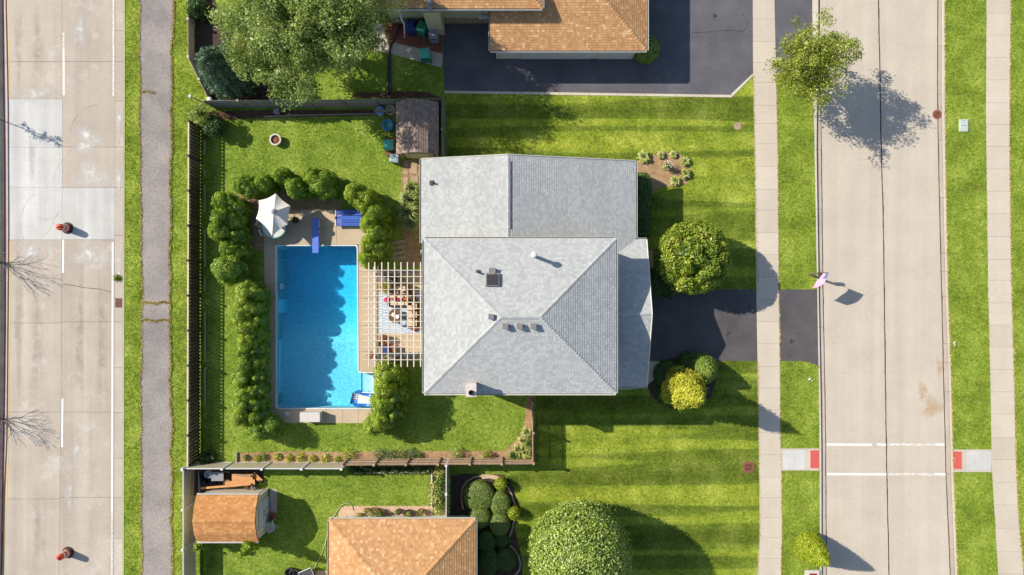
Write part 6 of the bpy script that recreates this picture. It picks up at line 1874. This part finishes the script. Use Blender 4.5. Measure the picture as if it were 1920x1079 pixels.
MB().tube([(0, -0.5, 0), (0, -0.4, 0.8), (0.05, 0.05, 0.9), (1.0, 0.0, 0.9), (1.0, 0.0, 0)], 0.035, 6).build("rail", M['white'], t)
for k in range(3): MB().tube([(0.25 + k * .25, 0, 0), (0.25 + k * .25, 0, 0.9)], 0.015, 5).build("baluster", M['white'], t)
t = empty("garden_hose", (0, 0, 0), "pale green garden hose looping over the grass beside the southern house", "hose")
def hosepts(P): return [tuple(W(x, y) + Vector((0, 0, 0.05))) for x, y in P]
def smooth(P, n=6):
    out = []
    for i in range(len(P) - 1):
        p0 = Vector(P[max(i - 1, 0)]); p1 = Vector(P[i]); p2 = Vector(P[i + 1]); p3 = Vector(P[min(i + 2, len(P) - 1)])
        for k in range(n):
            t_ = k / n
            out.append(0.5 * ((2 * p1) + (p2 - p0) * t_ + (2 * p0 - 5 * p1 + 4 * p2 - p3) * t_ * t_ + (3 * p1 - p0 - 3 * p2 + p3) * t_ ** 3))
    return out + [Vector(P[-1])]
MB().tube(smooth(hosepts([(662, 957), (661, 950), (655, 944), (647, 944), (638, 950), (630, 962), (622, 978), (615, 1000), (608, 1025), (601, 1044), (592, 1060), (589, 1070)])), 0.022, 5).build("hose", M['hose'], t)
MB().tube(smooth(hosepts([(617, 985), (613, 1005), (610, 1030), (611, 1045), (614, 1062)])), 0.022, 5).build("hose_end", M['hose'], t)

# ---------------------------------------------------------------- objects in the upper garden
q = W(516, 262, 0.35)
t = empty("fire_pit", (q.x, q.y, 0), "round pale fire pit with rusty ashes on the upper lawn", "fire pit")
MB().lathe((0, 0, 0), [(0.34, 0), (0.38, 0.34), (0.40, 0.38), (0.31, 0.38), (0.30, 0.2)], 24).build("ring", M['ltbox'], t)
MB().lathe((0, 0, 0.14), [(0.29, 0), (0.28, 0.08), (0.12, 0.14), (0.02, 0.15)], 20).build("ash", M['ash'], t)
q = W(712, 207.5, 0.5)
t = empty("plastic_drum", (q.x, q.y, 0), "pale blue plastic drum at the corner of the brown shed", "drum")
MB().lathe((0, 0, 0), [(0.26, 0), (0.3, 0.05), (0.3, 0.5), (0.28, 0.52)], 18).build("body", M['white'], t)
MB().lathe((0, 0, 0.52), [(0.30, 0), (0.30, 0.04), (0.1, 0.06)], 18).build("lid", plain('pale_blue_lid', A(150, 176, 214)), t)
q = W(732, 206.5, 0.5)
tag(MB().lathe((0, 0, 0), [(0.28, 0), (0.33, 0.5), (0.35, 0.55), (0.28, 0.55), (0.26, 0.4)], 18).build("garden_tub", M['siding_green'], None, (q.x, q.y, 0)), "olive garden tub between the pale blue drum and the brown shed", "tub")
q = W(718, 208, 0.8)
tag(MB().box((0, 0, 0.78), (1.3, 0.1, 0.05), 0.05).box((0.4, 0, 0.38), (0.05, 0.05, 0.76)).box((-0.5, 0, 0.38), (0.05, 0.05, 0.76)).build("plank_shelf", M['wood_grey'], None, (q.x, q.y, 0)), "grey plank on two posts above the drum and the tub", "plank")
q = W(727.5, 234.5, 0.6)
t = empty("water_barrel", (q.x, q.y, 0), "blue round water barrel with a coiled hose beside the brown shed", "barrel")
MB().lathe((0, 0, 0), [(0.3, 0), (0.4, 0.3), (0.42, 0.6), (0.36, 0.62), (0.34, 0.5)], 22).build("body", plain('blue_barrel_plastic', A(50, 120, 176)), t)
MB().lathe((0, 0, 0.5), [(0.33, 0), (0.3, 0.03), (0.05, 0.04)], 22).build("lid", M['teal'], t)
for k, (r_, z_) in enumerate(((0.36, .64), (0.3, .66), (0.23, .64), (.33, .7))):
    MB().tube([(r_ * math.cos(a), r_ * math.sin(a), z_ + 0.01 * math.sin(3 * a)) for a in [i * 6.283 / 20 for i in range(19 - k * 2)]], 0.025, 5).build("coiled_hose", plain('blue_hose', A(96, 160, 214)), t)
def bin_(px, py, mk, w, d, h, rz, label, lidm=None, name="wheeled_bin", cat="bin", grp=None, wheels=True):
    q = W(px, py, h); t = empty(name, (q.x, q.y, 0.008), label, cat, grp, rz)
    MB().box((0, 0, h / 2 - 0.02), (w * .9, d * .9, h - 0.06), taper=1.1).build("body", M[mk], t)
    MB().box((0, 0, h), (w, d, 0.06), taper=0.94).box((0, -d * 0.05, h + 0.04), (w * .8, d * .7, 0.035), taper=0.8).build("lid", M[lidm or mk], t)
    MB().tube([(-w * .4, d / 2 + .04, h - 0.02), (w * .4, d / 2 + .04, h - 0.02)], 0.022, 6).build("handle", M['black'], t)
    if wheels:
        for s in (-1, 1): MB().tube([(s * w * .42, d / 2 - .02, 0.12), (s * w * .48, d / 2 - .02, 0.12)], 0.12, 10).build("wheel", M['rubber'], t)
bin_(728, 271, 'teal', 0.72, 0.66, 0.75, 0.03, "pale turquoise plastic bin beside the brown shed", name="compost_bin", wheels=False)
bin_(738.5, 297, 'greycover', 0.6, 0.56, 0.6, -0.1, "small bin under a crumpled grey-blue cover at the shed corner", name="covered_bin", wheels=False)
S("brick_pad", [(722, 258), (742, 258), (744, 300), (722, 290)], -0.05, 0.012, M['mulch_red'])
bin_(769.5, 48, 'bluebin', 0.6, 0.7, 1.0, 0.05, "dark blue wheeled bin under the eaves of the tan-shingled house", grp="wheeled bins by the tan-shingled house")
bin_(790.5, 50, 'greenbin', 0.66, 0.74, 1.0, -0.45, "green wheeled bin standing askew next to the dark blue one", grp="wheeled bins by the tan-shingled house")
bin_(812.5, 63, 'greybin', 0.62, 0.76, 1.0, math.pi, "grey wheeled bin beside the olive chimney wall", grp="wheeled bins by the tan-shingled house")
bin_(796, 100, 'greenbin', 0.72, 0.72, 1.0, math.pi + 0.1, "turquoise wheeled bin standing alone on the pale garden path", 'teal', grp="wheeled bins by the tan-shingled house")
t = empty("drain_pipe", (0, 0, 0), "black corrugated drain pipe laid from the bins over the grass to the fence", "pipe")
MB().tube(smooth([tuple(W(x, y) + Vector((0, 0, 0.06))) for x, y in ((752, 46), (744, 62), (735, 80), (730, 98), (728, 120), (727.5, 150), (728, 178))]), 0.055, 8).build("pipe", M['pipe'], t)
MB().tube(smooth([tuple(W(x, y) + Vector((0, 0, 0.06))) for x, y in ((731, 98), (732, 120), (732.5, 150), (733, 176))]), 0.055, 8).build("pipe_branch", M['pipe'], t)
q = W(357, 181, 0.6 + ZW)
tag(MB().lathe((0, 0, 0), [(0.05, 0), (0.05, 0.5), (0.12, 0.52), (0.14, 0.6), (0.1, 0.68), (0.03, 0.7)], 12).build("marker_post", M['bottle'], None, (q.x, q.y, ZW)), "short post with a pale green round cap beside the path", "marker post")
q = W(391, 185.5, 1.2)
tag(MB().lathe((0, 0, 0), [(0.09, 0), (0.09, 1.2), (0.15, 1.22), (0.15, 1.32), (0.04, 1.36)], 12).build("gate_post", M['vinyl'], None, (q.x, q.y, -0.2)), "white capped post where the diagonal fence meets the grey fence", "post")
q = W(522, 213); tag(MB().lathe((0, 0, 0), [(0.14, 0), (0.1, 0.1), (0.05, 0.3), (0.16, 0.42), (0.2, 0.48), (0.15, 0.46)], 12).build("bird_bath", M['greybin'], None, (q.x, q.y, 0)), "small grey stone bird bath below the grey fence", "bird bath")
# clutter behind the orange-roofed shed
q = W(389.5, 890, 0.6); tag(MB().lathe((0, 0, 0), [(0.2, 0), (0.25, 0.5), (0.27, 0.55), (0.22, 0.55), (0.2, 0.4)], 16).build("bucket", M['greycover'], None, (q.x, q.y, 0)), "round grey-blue bucket in the corner of the white fence", "bucket")
q = W(409, 893, 0.4)
t = empty("wheelbarrow", (q.x, q.y, 0), "grey wheelbarrow tray lying beside the round bucket", "wheelbarrow")
MB().box((0, 0, 0.42), (0.72, 0.52, 0.22), taper=1.15).build("tray", M['greybin'], t)
MB().tube([(-0.3, -0.3, 0.35), (0.8, -0.28, 0.45)], 0.02, 5).tube([(-0.3, 0.3, 0.35), (0.8, 0.28, 0.45)], 0.02, 5).build("handle", M['wood_orange'], t)
MB().tube([(-0.5, -0.05, 0.18), (-0.5, 0.05, 0.18)], 0.18, 12).build("wheel", M['rubber'], t)
def lumber(px0, py0, px1, py1, w, z, lb, m='wood_orange', h=0.05):
    a, b = W(px0, py0, z), W(px1, py1, z); c = (a + b) / 2
    tag(MB().box((0, 0, 0), ((b - a).length, w, h)).build("plank", M[m], None, (c.x, c.y, z), math.atan2((b - a).y, (b - a).x)), lb, "plank", "lumber behind the orange-roofed shed")
lumber(376, 916, 470, 908, 0.14, 0.62, "longest orange plank lying across the corner behind the orange-roofed shed")
lumber(422, 908, 478, 904, 0.34, 0.5, "wide orange board on top of the lumber behind the orange-roofed shed")
lumber(435, 896, 474, 897, 0.55, 0.35, "broad orange sheet leaning under the white fence")
lumber(474, 888, 490, 903, 0.3, 0.2, "orange board at the right end of the lumber, nearest the grass")
lumber(440, 890, 470, 893, 0.12, 0.45, "narrow brown plank above the broad orange sheet", 'wood_brown')
lumber(372, 884, 374, 925, 0.06, 0.6, "thin grey bar standing beside the white fence corner", 'greybin')
lumber(364, 930, 366, 905, 0.05, 0.5, "thin dark bar leaning near the shed's upper left corner", 'black')
for px, py, mk, lb in ((466, 913, 'rust_leaf', "small potted plant with faded leaves on the shed's upper side"), (477, 914, 'white_flower', "small pot with pale withered flowers, right one of the pair by the shed")):
    pot_plant(px, py, 0.16, 0.2, 'ebony', mk, 110, 0.09, lb)
lb_ = [("dark green crate", 372, 900), ("black bin bag", 381, 906), ("black toolbox", 398, 907)]
for lb, px, py in lb_:
    q = W(px, py, 0.3)
    tag(MB().box((0, 0, 0.16), (0.42, 0.34, 0.32), R.uniform(0, 1), 0.85).box((0, 0, 0.34), (0.2, 0.2, 0.05), 0.4).build(lb.replace(" ", "_").replace("dark_green_", ""), M['black'], None, (q.x, q.y, 0)), lb + " among the clutter in the white fence corner", lb.split()[-1])
S("shed_yard", [(366, 872), (495, 874), (494, 905), (366, 930)], -0.3, 0.006, M['mulch_dark'])
S("shed_step", [(506, 918), (519, 918), (519, 962), (506, 962)], -0.05, 0.02, M['gutter'])
pot_plant(512, 968, 0.19, 0.26, 'terracotta', 'red_flower', 110, 0.08, "terracotta pot with red flowers at the shed doors", 1.0)
pot_plant(509, 975, 0.16, 0.2, 'terracotta', 'plant', 160, 0.1, "green potted plant between the shed doors and the white chair", 1.2)
chair(507, 986, math.pi + 0.4, "white plastic garden chair on the grass beside the orange-roofed shed", 'vinyl', 0.0, name="garden_chair")
for px, py, s, lb in ((542, 1074, .3, "dark round pot at the bottom edge, left of the southern house"), (551, 1077, .3, "second dark round pot at the bottom edge")):
    q = W(px, py, .4); tag(MB().lathe((0, 0, 0), [(s * .7, 0), (s, .35), (s * 1.05, .4), (s * .85, .4), (s * .8, .25)], 16).build("flower_pot", M['ebony'], None, (q.x, q.y, 0)), lb, "pot")
q = W(574, 1078, .6)
t = empty("garden_cart", (q.x, q.y, 0), "grey garden cart with a pale frame at the bottom edge", "cart", None, 0.4)
MB().box((0, 0, 0.4), (0.8, 0.55, 0.25), taper=1.1).build("tray", M['trim_dark'], t)
MB().tube([(-0.45, -0.3, 0.55), (0.45, -0.3, 0.55), (0.45, 0.3, 0.55), (-0.45, 0.3, 0.55), (-0.45, -0.3, 0.55)], 0.03, 6).build("frame", M['white'], t)
for s in (-1, 1): MB().tube([(s * .3, -.32, .15), (s * .3, -.26, .15)], 0.15, 12).build("wheel", M['rubber'], t)
S("paved_patio", [(535, 1071), (613, 1071), (613, 1200), (535, 1200)], -0.1, 0.01, M['brickpave'])

# ---------------------------------------------------------------- roads: barrels, drains, lids
def barrel(px, py, rz, label):
    q = W(px, py, ZRW); t = empty("traffic_barrel", (q.x, q.y, ZRW), label, "traffic barrel", "traffic barrels on the road", rz)
    MB().lathe((0, 0, 0), [(0.40, 0), (0.40, 0.05), (0.30, 0.09), (0.29, 0.1)], 24).build("rubber_base", M['rubber'], t)
    z = 0.09; rads = [0.275, 0.265, 0.25, 0.24, 0.225]
    cols = ['orange', 'reflective', 'orange', 'reflective', 'orange']
    for k in range(5):
        MB().lathe((0, 0, z), [(rads[k], 0), (rads[k], 0.15), (rads[k] - 0.012, 0.162)], 22).build("band", M[cols[k]], t); z += 0.165
    MB().lathe((0, 0, z - 0.005), [(0.215, 0), (0.20, 0.03), (0.16, 0.05), (0.05, 0.055)], 20).build("top", M['orange'], t)
    MB().box((0, 0, z + 0.08), (0.24, 0.035, 0.11)).build("handle", M['orange'], t)
barrel(126.5, 428, 0.4, "orange and white traffic barrel on the new pale slab, upper one")
barrel(127.5, 1036, 1.2, "orange and white traffic barrel on the old road, at the lower left")
q = W(222.5, 568.5, ZRW)
t = empty("storm_grate", (q.x, q.y, ZRW + 0.004), "rusty square storm drain grate in the gutter of the left road", "drain grate")
MB().box((0, 0, 0.004), (0.46, 0.62, 0.012)).build("frame", M['dark_hole'], t)
for k in range(7): MB().box((0, -0.25 + k * 0.085, 0.014), (0.44, 0.045, 0.014)).build("bar", M['rust_iron'], t)
def lid(px, py, r, z, mk, label, cat, name, slots=0):
    q = W(px, py, z); t = empty(name, (q.x, q.y, z), label, cat)
    MB().lathe((0, 0, 0), [(r, 0), (r, 0.016), (r * .98, 0.02)], 26).build("rim", M[mk], t)
    if slots:
        for k in range(slots):
            x = -r * .62 + (k + .5) * r * 1.24 / slots
            for s in (-1, 1):
                L = math.sqrt(max(0.01, (r * .75) ** 2 - x * x)) * 0.62
                MB().box((x, s * (L / 2 + 0.03), 0.021), (r * .09, L, 0.008)).build("slot", M['dark_hole'], t)
    else:
        MB().lathe((0, 0, 0.018), [(r * .84, 0), (r * .84, 0.006), (r * .5, 0.010)], 22).build("cover", M[mk], t)
lid(1403.5, 876, 0.42, 0.006, 'rust_iron', "round rusty iron storm grate in the striped lawn near the pavement", "drain grate", "storm_grate", 6)
lid(1757, 215, 0.32, ZR + 0.004, 'rust_iron', "round rusty manhole cover on the right gutter line of the street", "manhole cover", "manhole_cover", 5)
lid(1383, 237, 0.26, 0.006, 'paver', "round tan access lid in the upper front lawn", "access lid", "access_lid")
q = W(1806, 236)
t = empty("utility_box", (q.x, q.y, 0.0), "flat pale grey-green utility box lid in the far verge", "utility box")
MB().box((0, 0, 0.03), (0.6, 0.84, 0.07)).box((0, 0, 0.07), (0.5, 0.74, 0.02)).build("lid", M['bottle'], t)
MB().box((0.0, 0.0, 0.084), (0.34, 0.05, 0.008)).build("nameplate", M['greybin'], t)
MB().lathe((0, 0.3, 0.08), [(0.03, 0), (0.03, 0.008)], 10).build("bolt", M['black'], t)
q = W(1522, 1077)
t = empty("junction_box", (q.x, q.y, 0.0), "pale ground box with a dark red top at the bottom edge of the verge", "utility box")
MB().box((0, 0, 0.05), (0.98, 0.6, 0.1)).build("frame", M['ltbox'], t)
MB().box((0.05, -0.06, 0.11), (0.5, 0.3, 0.03)).build("lid", M['red_flower'], t)
# mailbox with a flag on a pole
q = W(1517, 514)
t = empty("mailbox", (q.x, q.y, 0), "mailbox on a brown timber post at the kerb, below the flag", "mailbox")
MB().box((0, 0, 0.62), (0.1, 0.1, 1.25)).build("post", M['bark'], t)
MB().box((0.18, 0, 1.12), (0.6, 0.08, 0.08)).build("arm", M['bark'], t)
bx = MB()
pr = [(-0.1, 0), (-0.1, 0.12), (-0.07, 0.19), (0, 0.22), (0.07, 0.19), (0.1, 0.12), (0.1, 0)]
vs = [(0.08, y, 1.17 + z) for y, z in pr] + [(0.56, y, 1.17 + z) for y, z in pr]; n = len(pr)
bx.add(vs, [tuple(range(n)), tuple(range(2 * n - 1, n - 1, -1))] + [(i, (i + 1) % n, n + (i + 1) % n, n + i) for i in range(n)])
bx.build("box", M['trim_dark'], t)
MB().box((0.3, 0.11, 1.36), (0.03, 0.01, 0.16)).build("signal_flag", M['red'], t)
MB().tube([(-0.03, -0.1, 0.0), (0.2, -0.15, 0.8), (0.3, -0.12, 1.1)], 0.02, 5).build("brace", M['bark'], t)
q = W(1519, 513)
t = empty("flag", (q.x, q.y, 0), "stars and stripes flag hanging from a thin pole at the mailbox", "flag")
MB().tube([(0, 0, 0), (0, 0, 2.72)], [0.016, 0.012], 6).build("pole", M['steel'], t)
def flag_mesh():
    NX, NY = 76, 39; vs = []; fs = []
    Lf, Hf = 1.15, 0.75
    for i in range(NX + 1):
        u = i / NX
        for j in range(NY + 1):
            w = j / NY
            x = -0.55 * u ** 1.5 + 0.07 * math.sin(u * 9 + w * 1.5) * u + 0.03
            y = -Lf * (0.86 * u) - 0.0
            z = 2.62 - Hf * (1 - w) * (1 - 0.12 * u) - 0.42 * u ** 1.6
            x += (w - 0.5) * 0.24 * math.sin(u * 2.5)
            vs.append((x, y, z))
    cols = []
    for i in range(NX):
        for j in range(NY):
            fs.append((i * (NY + 1) + j, (i + 1) * (NY + 1) + j, (i + 1) * (NY + 1) + j + 1, i * (NY + 1) + j + 1))
            u = i / NX; stripe = j // 3
            c = (0.42, 0.05, 0.16, 1) if stripe % 2 == 0 else (0.6, 0.54, 0.66, 1)
            if u < 0.4 and j >= 18:
                c = (0.04, 0.05, 0.2, 1)
                a = (i - 1) % 5; b = (j - 19) % 4
                if a in (1, 2) and b in (1,) : c = (0.75, 0.75, 0.8, 1)
                if ((i - 1) // 5) % 2 and a in (1, 2) and b in (1,): c = (0.75, 0.75, 0.8, 1)
            cols.append(c)
    me = bpy.data.meshes.new("cloth"); me.from_pydata(vs, [], fs)
    at = me.attributes.new("paint", 'FLOAT_COLOR', 'FACE'); at.data.foreach_set("color", [x for c in cols for x in c])
    m = bpy.data.materials.new("flag_cloth"); m.use_nodes = True; nt = m.node_tree; b = nt.nodes["Principled BSDF"]; b.inputs["Roughness"].default_value = 0.8
    an = nd(nt, "ShaderNodeAttribute", attribute_name="paint"); nt.links.new(an.outputs["Color"], b.inputs["Base Color"])
    me.materials.append(m); me.polygons.foreach_set("use_smooth", [True] * len(fs)); return me
link("cloth", flag_mesh(), parent=t)
# litter on the verges
for px, py, mk, lb in ((1519, 713, 'white', "crumpled white paper on the grass strip below the driveway apron"), (1787, 645, 'ltbox', "scrap of pale paper at the far kerb")):
    q = W(px, py); s = MB()
    for k in range(5): s.box((R.uniform(-.1, .1), R.uniform(-.1, .1), 0.03), (R.uniform(.08, .16), R.uniform(.06, .12), 0.02), R.uniform(0, 3), tilt=Matrix.Rotation(R.uniform(-.5, .5), 3, 'X'))
    tag(s.build("paper_litter", M[mk], None, (q.x, q.y, 0.03)), lb, "litter")

# ---------------------------------------------------------------- grass blades (nobody could count them)
def inpoly(x, y, poly):
    c = np.zeros(len(x), bool); n = len(poly)
    for i in range(n):
        x0, y0 = poly[i]; x1, y1 = poly[(i + 1) % n]
        if y0 == y1: continue
        k = ((y0 > y) != (y1 > y)) & (x < (x1 - x0) * (y - y0) / (y1 - y0) + x0)
        c ^= k
    return c
def blades(name, x, y, z, hgt, wid, m, lean=0.5):
    n = len(x); P = np.stack([x, y, z], 1)
    a = NR.uniform(0, 2 * math.pi, n); h = hgt * NR.uniform(0.5, 1.4, n); w = wid * NR.uniform(0.7, 1.4, n)
    side = np.stack([np.cos(a), np.sin(a), np.zeros(n)], 1) * (w / 2)[:, None]
    le = NR.normal(0, lean, (n, 2)) * h[:, None]
    tip = P + np.stack([le[:, 0], le[:, 1], h], 1)
    v = np.empty((n, 3, 3)); v[:, 0] = P - side; v[:, 1] = P + side; v[:, 2] = tip
    o = link(name, npmesh(name, v.reshape(-1, 3), np.arange(n * 3).reshape(n, 3), NR.uniform(0, 1, n), M[m]))
    o["kind"] = "stuff"; return o
def scatter(n, x0, x1, y0, y1, inc, exc):
    px = NR.uniform(x0, x1, n); py = NR.uniform(y0, y1, n)
    k = np.zeros(n, bool)
    for p in inc: k |= inpoly(px, py, p)
    for p in exc: k &= ~inpoly(px, py, p)
    return px[k], py[k]
S_ = HC / FP
mid_inc = [[(377, -20), (829, -20), (829, 174), (1414, 182), (1424, 540), (1424, 1100), (377, 1100)]]
mid_exc = [[(1218, 543), (1424, 543), (1424, 677), (1218, 677)], [(494, 396), (700, 393), (797, 505), (797, 675), (748, 698), (715, 698), (715, 794), (499, 794), (494, 425)],
           [(794, 318), (1180, 318), (1180, 460), (1196, 460), (1196, 718), (1130, 718), (815, 718)], [(366, 905), (500, 905), (500, 1000), (366, 1000)],
           [(635, 950), (835, 950), (835, 985), (635, 985)], [(640, 975), (880, 975), (880, 1100), (640, 1100)], [(752, 205), (818, 205), (818, 300), (752, 300)],
           [(444, 850), (900, 846), (945, 846), (975, 818), (988, 745), (1001, 742), (1003, 866), (444, 874)], [(846, 892), (945, 890), (965, 920), (972, 950), (965, 990), (980, 1060), (975, 1100), (846, 1100)],
           [(366, 872), (495, 874), (494, 905), (366, 930)], [(691, 0), (731, 80), (829, 100), (829, 128), (702, 95)], [(712, 0), (829, 0), (829, 100), (738, 80)],
           [(1195, 303), (1240, 284), (1290, 300), (1298, 326), (1262, 350), (1195, 372)], [(1214, 677), (1340, 674), (1334, 745), (1268, 769), (1222, 744)],
           [(362, -20), (430, -20), (434, 74), (478, 88), (492, 150), (520, 187), (395, 187)], [(829, -20), (833, 176), (1372, 180), (1414, 140), (1414, -20)]]
striped = [front, south]
px, py = scatter(330000, 376, 1424, -20, 1100, mid_inc, mid_exc)
inb = inpoly(px, py, front) | inpoly(px, py, south)
for nm2, sel, mk in (("grass", ~inb, 'blade_green'), ("grass", inb, 'blade_stripe')):
    x = (px[sel] - 960) * S_; y = (539.5 - py[sel]) * S_
    blades(nm2, x, y, zg_np(x), 0.05, 0.034, mk, 0.6)
for p, z in LAWNS:
    xs_ = [a[0] for a in p]; ys_ = [a[1] for a in p]
    x0, x1, y0, y1 = max(min(xs_), 200), min(max(xs_), 1960), max(min(ys_), -20), min(max(ys_), 1100)
    if x1 <= x0: continue
    ar = (x1 - x0) * (y1 - y0)
    px, py = scatter(int(ar * 0.36), x0 - 1.0, x1 + 1.0, y0, y1, [[(a[0], a[1]) for a in p]], [])
    s = (HC - z) / FP
    blades("grass", (px - 960) * s, (539.5 - py) * s, np.full(len(px), z), 0.05, 0.034, 'blade', 0.6)
# dry grass along edges of path, walks and beds
def edge_tufts(Ln, y0, y1, n, spread, z, off_=0.0):
    py = NR.uniform(y0, y1, n); px = np.interp(py, [p[1] for p in Ln], [p[0] for p in Ln]) + NR.normal(off_, spread, n)
    s = (HC - z) / FP
    return (px - 960) * s, (539.5 - py) * s, np.full(n, z)
E_ = [edge_tufts(pLw, -10, 1090, 5000, 0.9, ZW), edge_tufts(pRw, -10, 1090, 7500, 1.1, ZW, 0.6), edge_tufts(wL, 140, 543, 900, 0.5, 0.0, -0.4),
      edge_tufts(wL, 677, 1090, 900, 0.5, 0.0, -0.4), edge_tufts(eR, -10, 1090, 3600, 0.8, 0, 0.6), edge_tufts(oR, -10, 1090, 2600, 0.7, 0, 0.6), edge_tufts(wR, 138, 1090, 2200, 0.5, 0, 0.5)]
for yy_, n in ((568.3, 700), (601.3, 800), (173.5, 260)):
    px = NR.uniform(264, 319 if n > 300 else 290, n); py = yy_ + NR.normal(0, 0.9, n) + 1.5 * np.sin(px * 0.2); s = (HC - ZW) / FP
    E_.append(((px - 960) * s, (539.5 - py) * s, np.full(n, ZW)))
blades("dry_grass", *[np.concatenate([e[i] for e in E_]) for i in range(3)], 0.05, 0.06, 'straw', 0.9)
# weed tuft in the gutter
n = 260; px = NR.normal(221, 3.5, n); py = NR.normal(522, 2.5, n); s = (HC - ZRW) / FP
w = blades("gutter_weed", (px - 960) * s, (539.5 - py) * s, np.full(n, ZRW), 0.16, 0.04, 'blade', 0.5)
